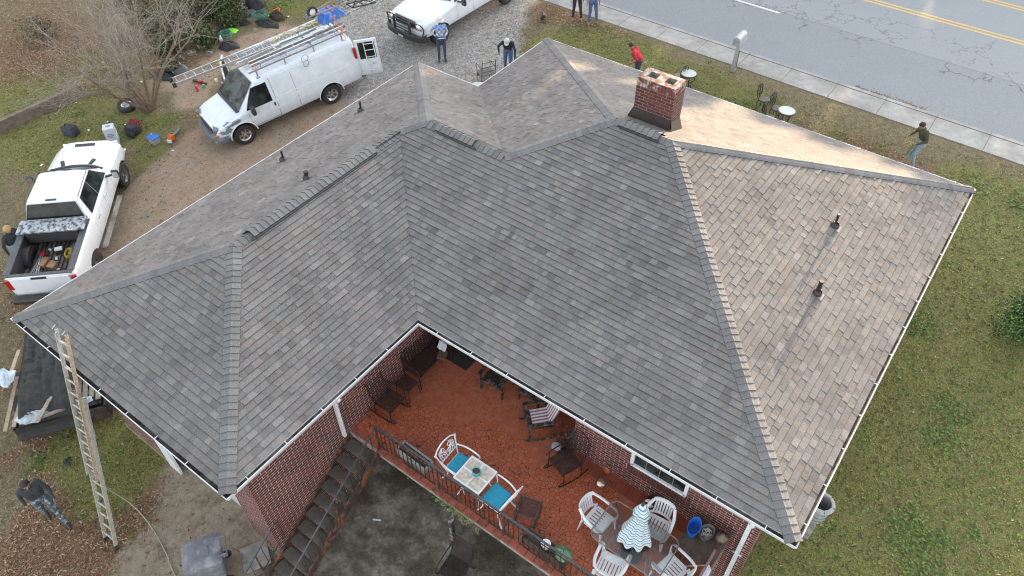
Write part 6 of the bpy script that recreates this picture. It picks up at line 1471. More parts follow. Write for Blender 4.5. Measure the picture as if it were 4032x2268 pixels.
    if hair:
        mb = MB(); Rm = Matrix((fwd, side, upv)).transposed(); mb.T = Matrix.Translation(hd)@Rm.to_4x4(); rows = []
        n = 14
        for i in range(7):
            t = i/6*1.75; row = []
            for k in range(n):
                a = 2*pi*k/n; lim = t*(1 if cos(a) < .25 else .62); row.append((-.015+.103*sin(lim)*cos(a), .098*sin(lim)*sin(a), .035+.103*cos(lim)+random.uniform(-.004, .004)))
            rows.append(row)
        mb.grid(rows, True); mb.build('hair', hair, p, smooth=True)
    if hat:
        mb = MB(); Rm = Matrix((fwd, side, upv)).transposed(); mb.T = Matrix.Translation(hd)@Rm.to_4x4()
        if hat[0] == 'bucket': mb.lathe([(0, .165), (.085, .16), (.10, .14), (.108, .065), (.165, .045), (.168, .038), (.105, .05)], (-.01, 0, 0), 20)
        else:
            mb.lathe([(0, .148), (.05, .14), (.09, .11), (.106, .055), (.108, .02)], (-.012, 0, 0), 18)
            if hat[0] == 'cap': mb.grid([[(.07, y, .045) for y in (-.085, -.04, 0, .04, .085)], [(.13, y*.95, .045) for y in (-.085, -.04, 0, .04, .085)], [(.175-abs(y)*.5, y*.8, .03) for y in (-.085, -.04, 0, .04, .085)]])
        mb.build('hat', hat[1], p, smooth=50)
    return p
M['lips'] = mat('lips', (.16, .05, .045), None, 6, .5); M['eye'] = mat('eye', (.03, .025, .022), None, 6, .3)
def plaid():
    m, nt, b = newmat('plaid_shirt'); b.inputs['Roughness'].default_value = .85; co = objco(nt); sx = N(nt, 'SeparateXYZ'); nt.links.new(co, sx.inputs[0])
    f1 = mth(nt, 'FRACT', mth(nt, 'MULTIPLY', sx.outputs[1], 5.5)); f2 = mth(nt, 'FRACT', mth(nt, 'MULTIPLY', sx.outputs[2], 5.0))
    a = mth(nt, 'GREATER_THAN', f1, .5); b2 = mth(nt, 'GREATER_THAN', f2, .5)
    top = mth(nt, 'GREATER_THAN', sx.outputs[2], 1.3)
    c = mix(nt, a, (.30, .26, .23), (.50, .56, .66)); d = mix(nt, a, (.52, .54, .58), (.10, .22, .55)); c = mix(nt, b2, c, d); c = mix(nt, mth(nt, 'MULTIPLY', top, .55), c, (.10, .24, .62))
    nt.links.new(c, b.inputs['Base Color']); return m
M['plaid'] = plaid(); M['white_hat'] = mat('off_white_hat', (.62, .61, .56), (.5, .49, .44), 20, .9)
M['olive'] = mat('olive_sweater', (.055, .065, .03), (.075, .085, .042), 14, .9, bmp=.3); M['red_shirt'] = mat('red_shirt', (.55, .03, .035), (.42, .02, .03), 12, .85)
M['pink_shirt'] = mat('pink_shirt', (.36, .13, .26), (.28, .1, .2), 14, .85); M['tan_boot'] = mat('tan_boot', (.30, .19, .11), (.2, .12, .07), 14, .8); M['orange_glove'] = mat('orange_glove', (.72, .16, .04), (.5, .1, .03), 20, .8)
M['paint_jeans'] = mat('paint_spattered_jeans', (.05, .075, .10), (.075, .105, .14), 9, .9, c3=(.40, .44, .47), s3=16); M['beanie'] = mat('tan_beanie', (.50, .33, .16), (.38, .25, .12), 20, .9)
M['navy_top'] = mat('navy_top', (.02, .025, .05), (.028, .03, .045), 12, .85)
def cam_az(x, y): return atan2(CAM.y-y, CAM.x-x)
# man with the clipboard
p = gp(1742, 236); a = cam_az(p.x, p.y)+.05
P1 = person('man in a plaid shirt and white bucket hat writing on a clipboard', p, a, J=dict(elR=(-.10, -.40, 1.22), wrR=(.02, -.20, 1.06), elL=(.02, .27, 1.18), wrL=(.24, .14, 1.10), knL=(.03, .12, .5)),
       C=dict(top='plaid', pants='dark_jeans'), hat=('bucket', 'white_hat'), H=1.68, hair='hair')
cb = thing('clipboard', 'blue clipboard with white paper held by the man in the bucket hat', 'clipboard', p, a); cb.scale = P1.scale
mb = MB(); R = Matrix.Rotation(-.35, 3, 'Y'); mb.box((.30, .02, 1.08), (.24, .33, .012), R=R); mb.build('board', 'blue_plastic', cb); mb = MB(); mb.box((.30, .02, 1.089), (.21, .29, .006), R=R); mb.build('paper', 'white_plastic', cb)
# man in the white cap bending by the garden chair
p = Vector((-.06, 18.05, HG(-.06, 18.05)))
person('man in a white cap and navy sweater stooping beside the garden chair', p, cam_az(p.x, p.y)-.15, J=dict(chest=(.13, 0, 1.27), neck=(.22, 0, 1.40), head=(.30, 0, 1.47), fwd=(.75, 0, -.66), shL=(.16, .19, 1.36), shR=(.16, -.19, 1.36), elL=(.22, .30, 1.08), wrL=(.30, .30, .80), elR=(.06, -.36, 1.14), wrR=(.0, -.36, .88), knL=(.08, .11, .5), knR=(.06, -.11, .5)),
       C=dict(top='navy_top', pants='jeans'), hat=('cap', 'white_hat'), H=1.68)
# man in red behind the roof
p = Vector((4.32, 19.9, HG(4.3, 19.9)))
person('stooping man in a red shirt, half hidden by the roof near the chimney', p, radians(195), J=dict(chest=(.16, 0, 1.28), neck=(.28, 0, 1.40), head=(.36, 0, 1.50), fwd=(.95, 0, -.25), shL=(.18, .19, 1.37), shR=(.18, -.19, 1.37), elL=(.02, .30, 1.18), wrL=(.2, .27, 1.02), elR=(.10, -.30, 1.10), wrR=(.26, -.25, .88)), C=dict(top='red_shirt', pants='dark_jeans', skin='skin', sleeve='skin'), H=1.74)
# man coiling rope on the right lawn
p = gp(3585, 655); a = radians(-140)
person('man in an olive sweater and pale jeans gathering a rope on the front lawn', p, a, J=dict(chest=(.08, 0, 1.32), neck=(.14, 0, 1.46), head=(.22, 0, 1.55), fwd=(.75, 0, -.6), shL=(.09, .19, 1.41), shR=(.09, -.19, 1.41), elL=(.06, .30, 1.15), wrL=(.28, .20, 1.02), elR=(.10, -.30, 1.16), wrR=(.36, -.18, 1.10), knL=(.14, .10, .54), anL=(.02, .12, .1), knR=(.08, -.11, .52), anR=(.16, -.12, .10)), C=dict(top='olive', pants='pale_jeans', skin='skin', shoe='tan_boot'), H=1.72)
rp = thing('coiled_rope', 'yellow and green rope hanging in loops from the hands of the man in olive', 'rope', p, a); mb = MB(); rr = random.Random(3)
for k in range(9): o_ = rr.uniform(-.05, .05); mb.tube(bez([(.34, .18+o_, 1.0), (.38+o_, .12, .7), (.34, .02+o_, .42+.1*rr.random()), (.30+o_, .05, .72), (.33, .16, 1.0)], 4), .010, 4, m=k % 2)
mb.tube(bez([(.40, -.16, 1.08), (.50, -.05, .9), (.42, .05, 1.0), (.36, .16, 1.0)], 4), .010, 4); mb.tube(bez([(.36, .1, .5), (.6, .2, .1), (.9, .5, .02), (1.2, 1.0, .02)], 5), .008, 4)
mb.build('loops', [mat('rope_yellow', (.55, .42, .10), (.4, .3, .08), 20, .9), mat('rope_green', (.2, .28, .12), (.14, .2, .09), 20, .9)], rp)
# two people by the kerb at the top edge
p = gp(2268, 78); person('person in black trousers and tan boots standing at the top edge of the view', p, cam_az(p.x, p.y), J=dict(anL=(.02, .2, .1), knL=(.03, .16, .5), anR=(0, -.14, .1)), C=dict(top='black_cloth', pants='black_cloth', shoe='tan_boot'), H=1.72)
p = gp(2330, 92); person('person in a pink top and blue jeans standing nearest the pavement', p, cam_az(p.x, p.y)+.2, J=dict(anL=(.02, .2, .1), knL=(.05, .15, .5), anR=(.04, -.16, .1)), C=dict(top='pink_shirt', pants='jeans', skin='skin', shoe='tan_boot'), H=1.66)
# worker beside the left pickup
p = at(28, 905, 1.80); p = Vector((p.x-.12, p.y-.05, HG(p.x, p.y))); person('worker in black with a tan beanie and orange gloves reaching into the pickup bed', p, radians(25), J=dict(chest=(.06, 0, 1.32), neck=(.10, 0, 1.47), head=(.13, 0, 1.58), shL=(.06, .19, 1.41), shR=(.06, -.19, 1.41), elL=(.18, .32, 1.25), wrL=(.34, .30, 1.08), elR=(-.02, -.30, 1.12), wrR=(.05, -.34, .86), fwd=(.9, -.1, -.4)), C=dict(top='black_cloth', pants='pale_jeans', skin='skin', glove='orange_glove'), hat=('beanie', 'beanie'), H=1.76)
# man walking below the ladder
M['charcoal'] = mat('charcoal_sweater', (.035, .04, .046), (.05, .055, .062), 14, .9, bmp=.3)
p = gp(226, 2040); person('man in a dark grey sweater and paint-spattered jeans walking left of the tall ladder', p, radians(-12), J=dict(chest=(.03, 0, 1.34), neck=(.05, 0, 1.50), head=(.09, 0, 1.62), fwd=(.9, 0, -.35), elL=(.10, .27, 1.17), wrL=(.28, .25, 1.0), elR=(-.12, -.27, 1.16), wrR=(-.05, -.28, .90), knL=(.16, .11, .52), anL=(.30, .12, .10), knR=(-.02, -.11, .52), anR=(-.24, -.12, .15), toR=(-.08, -.13, .05)), C=dict(top='charcoal', pants='paint_jeans', skin='skin'), H=1.80)
# head showing over the left eave
p = Vector((-1.45, 13.1, HG(-1.45, 13.1))); person('person in red with black hair, only the head showing over the left eave', p, radians(150), C=dict(top='red_shirt', pants='dark_jeans'), H=1.70)
# ================================================================= YARD: trees, shrubs and scattered things
def bare_tree(x, y):
    z0 = HG(x, y); t = thing('bare_tree', 'leafless many-stemmed crepe myrtle with pale twigs beyond the pickup', 'tree', (x, y, z0)); rr = random.Random(21)
    trunk = MB(); crown = MB()
    def branch(p, d, L, r, lev):
        n = 5 if lev < 2 else 4; pts = [p]; dd = d.copy(); q = p.copy()
        for k in range(n):
            dd = (dd+Vector((rr.gauss(0, .10+.06*lev), rr.gauss(0, .10+.06*lev), rr.gauss(.02, .07+.05*lev)))).normalized(); q = q+dd*L/n; pts.append(q.copy())
        rad = [r*(1-.55*k/n) for k in range(n+1)]
        (trunk if lev == 0 else crown).tube(pts, rad, 6 if lev < 2 else 3, caps=False, m=0 if lev < 1 else 1 if lev < 2 else 2)
        if lev >= 5 or r < .0025: return
        kids = (4, 4, 4, 3, 2)[lev]
        for k in range(kids):
            i = rr.randint(1 if lev else 2, n); a = pts[i]; base = (pts[i]-pts[i-1]).normalized()
            s_ = Vector((rr.gauss(0, 1), rr.gauss(0, 1), rr.gauss(0, .5))).normalized(); nd = (base*(.75 if lev < 2 else .6)+s_*(.55 if lev < 2 else .75)); nd.z = nd.z*.8+.05; branch(a, nd.normalized(), L*rr.uniform(.52, .78), rad[i]*.62, lev+1)
        branch(pts[-1], (dd+Vector((rr.gauss(0, .2), rr.gauss(0, .2), 0))).normalized(), L*.6, rad[-1]*.85, lev+1)
    for k in range(9):
        a = 2*pi*k/9+rr.uniform(-.3, .3); tl = rr.uniform(.25, .75); branch(Vector((.14*cos(a), .14*sin(a), 0)), Vector((tl*cos(a)-.22, tl*sin(a)+.0, 1)).normalized(), rr.uniform(2.1, 3.0), rr.uniform(.05, .085), 0)
    trunk.build('trunk', mat('myrtle_bark', (.24, .17, .12), (.14, .10, .07), 10, .9), t, smooth=True)
    M['twig'] = mat('pale_twig', (.38, .34, .29), (.22, .18, .145), 12, .9)
    crown.build('branches', ['twig', mat('limb_bark', (.27, .22, .17), (.17, .13, .10), 9, .9), 'twig'], t)
bare_tree(-10.05, 9.14)
def leafy(name, label, x, y, rx, ry, h, n, cols, ls=.05, group=None, lumps=5, stem=True, seed=1, gaps=.0):
    rng = np.random.RandomState(seed); z0 = HG(x, y); t = thing(name, label, 'shrub', (x, y, z0), 0, group); mb = MB()
    C = [(rng.uniform(-.45, .45)*rx, rng.uniform(-.45, .45)*ry, rng.uniform(.35, .72)*h, rng.uniform(.42, .62)) for _ in range(lumps)]
    for k in range(n):
        cx, cy, cz, s = C[rng.randint(lumps)]; v = rng.normal(size=3); v /= np.linalg.norm(v); rad = rng.uniform(.72, 1.03) if rng.rand() < .8 else rng.uniform(.2, .8)
        c = np.array((cx+v[0]*rx*s*rad, cy+v[1]*ry*s*rad, max(.03, cz+v[2]*h*.42*rad*(s/.5)))); L = ls*rng.uniform(.7, 1.4)
        nrm = v+rng.normal(size=3)*.55; nrm /= np.linalg.norm(nrm); a = np.cross(nrm, rng.normal(size=3)); a /= np.linalg.norm(a); b = np.cross(nrm, a)
        mb.face([c-a*L, c-b*L*.5, c+a*L, c+b*L*.5], m=rng.choice(len(cols), p=[.4, .35, .25] if len(cols) == 3 else None))
    mb.build('foliage', cols, t)
    if stem:
        mb = MB()
        for k in range(7): a = k*.9; mb.tube(bez([(.04*cos(a), .04*sin(a), 0), (rx*.2*cos(a), ry*.2*sin(a), h*.3), (rx*.45*cos(a), ry*.45*sin(a), h*.7)], 4), [.022, .02, .018, .016, .014, .012, .010, .008, .006], 5)
        mb.build('stem', 'wood_old', t)
CG = [lm('camellia_dark', (.03, .07, .02)), lm('camellia_mid', (.09, .18, .05)), lm('camellia_light', (.22, .34, .12))]
q = gp(3990, 1310); leafy('round_shrub', 'dense rounded evergreen shrub at the right edge of the lawn', q.x+.2, q.y, .85, .85, 1.5, 7500, CG, .038, lumps=12, seed=4)
BG = [lm('bush_dark', (.028, .048, .018)), lm('bush_mid', (.065, .085, .03)), lm('bush_light', (.14, .16, .06))]
BT = [lm('brush_brown', (.10, .075, .05)), lm('brush_olive', (.09, .095, .04)), lm('brush_grey', (.2, .17, .13))]
k = 0
for px, py, r, h, n, lab, cols in ((300, 40, 1.3, 1.4, 1400, 'thin brown brushy shrub behind the bare tree, left', BT), (370, 10, 1.4, 1.6, 1600, 'brown-olive brush behind the bare tree top', BT), (450, 70, 1.2, 1.3, 3000, 'dark green bush just right of the bare tree', BG), (480, 10, 1.6, 2.2, 4200, 'tall dark green bush at the top edge, right of the bare tree', BG),
                               (540, 50, 1.1, 1.2, 3000, 'low dark green bush in front of the tall one', BG), (575, 5, 1.3, 1.8, 3600, 'dark green bush above the broken stone border', BG), (420, 130, .8, .7, 1500, 'small leafy clump at the foot of the dark green bushes', BG), (660, -25, 1.1, 1.3, 2400, 'dark bush at the top edge behind the rubbish bags', BG), (395, 75, 1.0, 1.1, 2000, 'olive bush behind the upper branches of the bare tree', BG), (510, 110, .9, .8, 1900, 'low green growth between the dark bushes and the loose blocks', BG), (430, 175, .7, .45, 900, 'ankle-high green growth right of the bare tree trunk', BG), (590, 60, .8, .7, 1700, 'low green clump above the middle of the stone border', BG), (330, 110, .8, .6, 700, 'sparse brown brush in the middle of the bare tree', BT), (110, 90, 1.2, .8, 900, 'sparse brown brush at the far left edge', BT)):
    q = dpt(px, py); leafy('bush', lab, q.x, q.y, r, r, h, n, cols, .05, 'bushes at the top left', seed=20+k, lumps=5); k += 1
# low retaining wall
A_, B_ = gp(-40, 545), gp(335, 372)
rwl = thing('retaining_wall', 'low stained concrete retaining wall at the left edge behind the bags', 'wall', (A_.x, A_.y, A_.z))
d = (B_-A_); mb = MB(); nrm = Vector((-d.y, d.x, 0)).normalized(); 
mb.bar((0, 0, .18), (d.x, d.y, d.z+.18), .18, .56); mb.build('wall_body', mat('wall_concrete', (.20, .155, .12), (.115, .09, .07), 5, .9, bmp=.4), rwl)
# broken stone border
sb = thing('stone_border', 'curved broken border of stacked grey blocks below the dark bushes', 'border', gp(900, 90)); mb = MB(); rr = random.Random(8); pts = [gp(x, y) for x, y in ((770, 165), (800, 150), (835, 130), (870, 108), (905, 92), (940, 80), (975, 62), (1000, 48))]
for a, b in zip(pts[:-1], pts[1:]):
    for k in range(4):
        c = a.lerp(b, (k+.5)/4)-sb.location
        for z in (.05,): mb.box((c.x+rr.uniform(-.04, .04), c.y+rr.uniform(-.04, .04), c.z+z), (.2, .30, .13), rz=atan2((b-a).y, (b-a).x)+rr.uniform(-.15, .15), bev=.015)
mb.build('blocks', mat('border_stone', (.14, .125, .11), (.075, .066, .056), 6, .9, bmp=.3), sb)
def item(name, label, cat, px, py, rz=0, group=None, dz=0, rot=None): q = gp(px, py); return thing(name, label, cat, (q.x, q.y, q.z+dz), rz, group, rot)
for i, (px, py, lab) in enumerate(((795, 192, 'pale hollow concrete block nearest the stone border'), (757, 216, 'concrete block fragment left of the hollow block'), (708, 205, 'half-buried pale block in the leaves'), (715, 235, 'small flat stone in the leaves, below the half-buried block'), (830, 218, 'single grey brick between the border and the van'))):
    t = item('concrete_block', lab, 'block', px, py, i*1.3, 'loose blocks in the leaves'); mb = MB(); mb.box((0, 0, .08), (.38-.05*i, .2, .16), bev=.012); mb.box((.09, 0, .165), (.1, .12, .006), m=1); mb.box((-.09, 0, .165), (.1, .12, .006), m=1); mb.build('block', [mat('pale_block', (.30, .26, .22), (.2, .17, .14), 8, .9) if i == 0 else bpy.data.materials['pale_block'], 'black_plastic'], t)
t = item('spare_tyre', 'old spare wheel lying against the foot of the bare tree', 'tyre', 505, 425); t.rotation_euler = (.15, .1, 0)
mb = MB(); mb.lathe([(.19, .02), (.30, 0), (.34, .05), (.34, .17), (.30, .22), (.19, .20), (.18, .11), (.19, .02)], n=26); mb.build('tyre', 'rubber', t, smooth=40)
mb = MB(); mb.lathe([(0, .12), (.1, .13), (.17, .16), (.19, .18)], n=20); 
for k in range(8): mb.box((.12*cos(k*pi/4), .12*sin(k*pi/4), .15), (.12, .03, .03), rz=k*pi/4)
mb.build('rim', 'alu', t)
t = item('tool_bag', 'dark navy soft cooler bag on the grass in front of the pickup', 'bag', 285, 530, .35); mb = MB(); mb.box((0, 0, .17), (.52, .36, .34), bev=.05); mb.build('body', mat('navy_bag', (.03, .035, .05), (.05, .055, .075), 12, .8), t, smooth=40); mb = MB(); mb.box((0, 0, .35), (.46, .30, .03), bev=.01); mb.tube(bez([(-.15, 0, .36), (-.1, 0, .43), (.1, 0, .43), (.15, 0, .36)], 4), .014, 5); mb.build('lid', 'black_cloth', t)
t = item('white_carton', 'tall white cardboard carton with grey print beside the pickup bonnet', 'box', 452, 560, 1.0); mb = MB(); mb.box((0, 0, .33), (.36, .36, .66), bev=.006)
mb.build('carton', mat('white_card', (.66, .72, .78), (.58, .64, .70), 5, .7), t); mb = MB()
for z, w_ in ((.50, .16), (.44, .22), (.38, .12)): mb.box((.181, 0, z), (.003, w_, .03)); mb.box((0, -.181, z-.06), (w_, .003, .03))
mb.box((0, .02, .661), (.16, .1, .002)); mb.build('print', mat('grey_print', (.25, .3, .36), None, 6, .8), t)
t = item('backpack', 'black backpack with a red and black plaid jacket thrown over it', 'backpack', 530, 522, .2); mb = MB(); mb.box((0, 0, .16), (.50, .46, .32), bev=.09); mb.box((.1, -.25, .1), (.34, .12, .2), bev=.04); mb.build('bag', 'black_cloth', t, smooth=50)
m_, nt_, b_ = newmat('red_plaid'); ck = N(nt_, 'TexChecker'); ck.inputs['Scale'].default_value = 16; ck.inputs['Color1'].default_value = (.42, .015, .03, 1); ck.inputs['Color2'].default_value = (.04, .008, .01, 1); nt_.links.new(objco(nt_), ck.inputs['Vector']); nt_.links.new(ck.outputs[0], b_.inputs['Base Color']); b_.inputs['Roughness'].default_value = .9; M['red_plaid'] = m_
mb = MB(); rows = [[(-.26+.52*i/9, .02+.2*sin(pi*j/7)*1.2+.02*sin(i*2.), .20+.17*sin(pi*(j+1)/9)+.02*sin(i*1.7+j)) for j in range(8)] for i in range(10)]; mb.grid(rows); mb.build('plaid_jacket', 'red_plaid', t, smooth=True)
t = item('plastic_tub', 'clear plastic tub with a bright blue lid on the grass', 'tub', 612, 562, .1); mb = MB(); mb.grid([[(x*.8, y*.8, 0) for x, y, z in rrect(.18, .15, .04, 0, 3)], [(x, y, .24) for x, y, z in rrect(.18, .15, .04, 0, 3)]], True, True); mb.build('body', mat('clear_tub', (.45, .48, .52), (.35, .36, .38), 8, .3), t, smooth=40)
mb = MB(); mb.box((0, 0, .255), (.39, .33, .035), bev=.012); mb.tube([(-.1, .02, .28), (-.08, .03, .34)], .012, 5, m=1); mb.build('lid', ['blue_plastic', 'white_plastic'], t)
t = item('leaf_blower', 'orange leaf blower with a grey nozzle lying right of the blue-lidded tub', 'leaf blower', 684, 548, radians(118)); mb = MB(); mb.box((-.12, 0, .12), (.3, .2, .22), bev=.06); mb.tube(bez([(-.2, 0, .24), (-.1, 0, .30), (.02, 0, .24)], 4), .018, 6); mb.build('motor_body', 'orange_lens', t, smooth=50)
mb = MB(); mb.tube([(.02, 0, .12), (.36, .02, .07), (.55, .03, .05)], [.05, .045, .04], 12); mb.build('nozzle', 'bumper_grey', t, smooth=40); mb = MB(); mb.box((-.26, 0, .09), (.08, .17, .14), bev=.02); mb.build('battery', 'white_plastic', t)
def crumple(name, label, cat, px, py, rx, ry, h, m, seed, n=16, group=None):
    t = item(name, label, cat, px, py, group=group); rr = np.random.RandomState(seed); ph = rr.uniform(0, 6, 8); rows = []
    for i in range(9):
        f = i/8; row = []
        for k in range(n):
            a = 2*pi*k/n; w_ = 1+.22*sin(2*a+ph[0])+.14*sin(3*a+ph[1]+f*3)+.12*sin(7*a+ph[2]+f*5)+rr.uniform(-.09, .09); row.append((rx*cos(a)*w_*(1-f), ry*sin(a)*w_*(1-f), max(.0, h*(1-(1-f)**2.2)*(1+.3*sin(3*a+ph[3])+rr.uniform(-.15, .15)))))
        rows.append(row)
    mb = MB(); mb.grid(rows, True); mb.build('heap', m, t, smooth=25 if False else True); return t
M['tarp_white'] = mat('white_sheeting', (.62, .62, .60), (.40, .40, .38), 9, .6, bmp=.6); M['tarp_black'] = mat('black_sheeting', (.016, .016, .017), (.032, .033, .034), 7, .75, bmp=.5)
crumple('plastic_sheet', 'crumpled white plastic sheeting between the tree and the van', 'sheet', 682, 262, .42, .32, .28, 'tarp_white', 3)
crumple('plastic_sheet', 'grey plastic sheet bunched against the white sheeting', 'sheet', 710, 280, .34, .3, .26, mat('grey_sheeting', (.16, .17, .17), (.08, .085, .09), 8, .5, bmp=.6), 5)
crumple('plastic_sheet', 'flat black plastic sheet spread left of the white sheeting', 'sheet', 650, 298, .62, .34, .12, 'tarp_black', 6)
crumple('rubbish_bag', 'black rubbish bag under the bushes at the top edge', 'bag', 1003, 28, .4, .38, .42, 'tarp_black', 7)
crumple('white_cloth', 'white cloth heap left of the black rubbish bag', 'cloth', 968, 24, .30, .2, .12, 'tarp_white', 8)
crumple('hi_vis_vest', 'crumpled lime green safety vest on the bare soil', 'vest', 913, 122, .27, .22, .10, 'lime', 9)
crumple('black_bag', 'slumped black bag under the nearer green hose coil', 'bag', 905, 182, .55, .3, .20, 'tarp_black', 10)
crumple('black_bag', 'slumped black bag under the farther green hose coil', 'bag', 1050, 95, .55, .3, .18, 'tarp_black', 11)
crumple('brown_bag', 'dark brown sack right of the farther hose coil', 'bag', 1095, 72, .33, .28, .28, mat('brown_sack', (.07, .05, .04), (.03, .025, .02), 8, .9, bmp=.6), 12)
crumple('small_black_tool', 'black tool with a round guard left of the farther hose coil', 'tool', 968, 92, .24, .2, .14, 'tarp_black', 13)
crumple('scrap_heap', 'tan and white paper scraps below the farther hose coil', 'scraps', 1008, 120, .2, .12, .06, mat('scrap', (.5, .36, .26), (.1, .06, .05), 20, .9), 14)
crumple('red_rope', 'pink and red rope heap on the gravel edge behind the van', 'rope', 1345, 142, .36, .16, .08, mat('pink_rope', (.60, .16, .19), (.4, .08, .12), 40, .8, bmp=.8), 15)
t = item('orange_triangle', 'bright orange warning triangle on the brown sack', 'warning sign', 1098, 66, .4, dz=.3); mb = MB(); 
P3_ = [(.18*cos(a), .18*sin(a), 0) for a in (pi/2, pi/2+2.094, pi/2+4.189)]; mb.tube(P3_+[P3_[0]], .03, 5, caps=False); mb.build('triangle', 'orange_strap', t)
def coil(px, py, lab, s=1.0, dz=.18):
    t = item('garden_hose', lab, 'hose', px, py, group='coiled green hoses', dz=dz); mb = MB(); rr = random.Random(px); pts = []
    for k in range(150): a = k*.32; pts.append((s*(.24+.05*sin(a*.37)+.03*rr.uniform(-1, 1))*cos(a), s*(.20+.04*cos(a*.29))*sin(a), .02+.0009*k+.02*sin(a*.7)))
    mb.tube(pts, .014, 5); mb.build('coil', 'hose_green', t)
coil(895, 158, 'green garden hose coil nearer the van'); coil(1028, 82, 'green garden hose coil farther from the van', 1.15)
t = item('water_jug', 'small clear jug on the black bag by the nearer hose coil', 'jug', 876, 172, dz=.1); mb = MB(); mb.lathe([(0, 0), (.07, 0), (.075, .16), (.03, .22), (.03, .25), (0, .25)], n=12); mb.build('body', 'white_plastic', t, smooth=True)
for nm, lab, px, py, m_, r, h in (('white_cup', 'white paper cup on the soil in front of the van', 852, 322, 'white_plastic', .05, .13), ('green_cup', 'green plastic cup lying near the white cup', 804, 343, mat('cup_green', (.08, .42, .22), None, 8, .4), .05, .12), ('red_bottle', 'red sports bottle left of the green cup', 778, 360, mat('bottle_red', (.65, .07, .10), (.5, .04, .07), 12, .3), .055, .26)):
    t = item(nm, lab, 'cup' if 'cup' in nm else 'bottle', px, py); mb = MB(); mb.lathe([(0, 0), (r*.8, 0), (r, h*.9), (r*.6, h), (0, h)], n=14); mb.build('body', m_, t, smooth=40)
t = item('red_saw', 'red and black power tool under the tip of the roof ladder', 'tool', 790, 328, .3); mb = MB(); mb.box((0, 0, .07), (.22, .14, .13), bev=.04); mb.build('motor_body', 'red_lens', t, smooth=40); mb = MB(); mb.box((-.2, .03, .05), (.3, .1, .08), bev=.02); mb.box((.2, 0, .05), (.2, .08, .05), bev=.01); mb.build('grip', 'black_plastic', t)
t = item('yellow_reel', 'yellow tape reel on the soil behind the van windshield', 'reel', 856, 248); mb = MB(); mb.lathe([(.03, .0), (.12, 0), (.12, .06), (.03, .06), (.03, 0)], n=18); mb.build('reel', mat('reel_yellow', (.8, .5, .03), None, 8, .5), t)
t = item('floodlight', 'small black work light on the lawn beyond the roof peak', 'lamp', 2138, 82, .6); mb = MB(); mb.box((0, 0, .2), (.14, .28, .22), R=Matrix.Rotation(.5, 3, 'Y'), bev=.02); mb.build('lamp_head', 'black_plastic', t, smooth=40); mb = MB(); mb.tube([(-.14, -.14, .01), (.12, -.14, .01), (.0, -.16, .2)], .012, 5); mb.tube([(-.14, .14, .01), (.12, .14, .01), (.0, .16, .2)], .012, 5); mb.tube([(.12, -.14, .01), (.12, .14, .01)], .012, 5); mb.build('stand', 'black_plastic', t)
rr = random.Random(31)
for k in range(26):
    px, py = rr.choice([(rr.uniform(400, 1000), rr.uniform(200, 620)), (rr.uniform(60, 500), rr.uniform(380, 700)), (rr.uniform(600, 1250), rr.uniform(60, 240))]); q = gp(px, py); s_ = rr.uniform(.03, .07)
    mb = MB(); mb.T = Matrix.Translation(q+Vector((0, 0, .012)))@Matrix.Rotation(rr.uniform(0, 6), 4, 'Z'); mb.grid([[(-s_, -s_*.5, 0), (0, -s_*.6, .015), (s_, -s_*.3, .0)], [(-s_*.8, s_*.5, .01), (0, s_*.6, .02), (s_*.7, s_*.6, .0)]]); tag(mb.build('litter_scrap', 'white_plastic'), 'pale scrap of litter on the ground left of the house', 'scrap', 'litter scraps')
# garden chair and glimpsed table behind the valley
t = thing('garden_chair', 'old wheeled steel garden seat with a tall back on the gravel edge', 'chair', gp(1955, 305), radians(150)); M['chair_mesh'] = mat('grey_mesh', (.16, .155, .15), (.1, .095, .09), 40, .8)
t.location = Vector((-.42, 17.15, HG(-.42, 17.15))); 
mb = MB(); mb.box((0, 0, .42), (.5, .55, .02)); mb.box((.24, 0, .30), (.015, .5, .22)); mb.build('seat', 'chair_mesh', t)
mb = MB(); mb.tube([(-.25, -.26, .2), (-.27, -.26, .42), (-.36, -.26, 1.05), (-.40, -.26, 1.06)], .014, 5); mb.tube([(-.25, .26, .2), (-.27, .26, .42), (-.36, .26, 1.05), (-.40, .26, 1.06)], .014, 5)
for z in (.6, .8, 1.0): mb.tube([(-.28-.09*(z-.42)/.63, -.26, z), (-.28-.09*(z-.42)/.63, .26, z)], .010, 5)
mb.build('backrest', 'black_metal', t)
for s in (-1, 1): mb = MB(); mb.tube(bez([(-.31, s*.27, .72), (0, s*.27, .72), (.24, s*.27, .71), (.22, s*.27, .6), (.26, s*.27, .42)], 4), .011, 5); mb.build('armrest', 'black_metal', t); mb = MB(); mb.tube([(.24, s*.24, .42), (.26, s*.25, 0)], .012, 5); mb.build('leg', 'black_metal', t); mb = MB(); mb.T = Matrix.Translation((-.18, s*.26, .1)); mb.lathe([(.08, -.01), (.10, -.012), (.10, .012), (.08, .01), (.08, -.01)], n=14, ax='Y'); mb.build('wheel', 'black_metal', t)
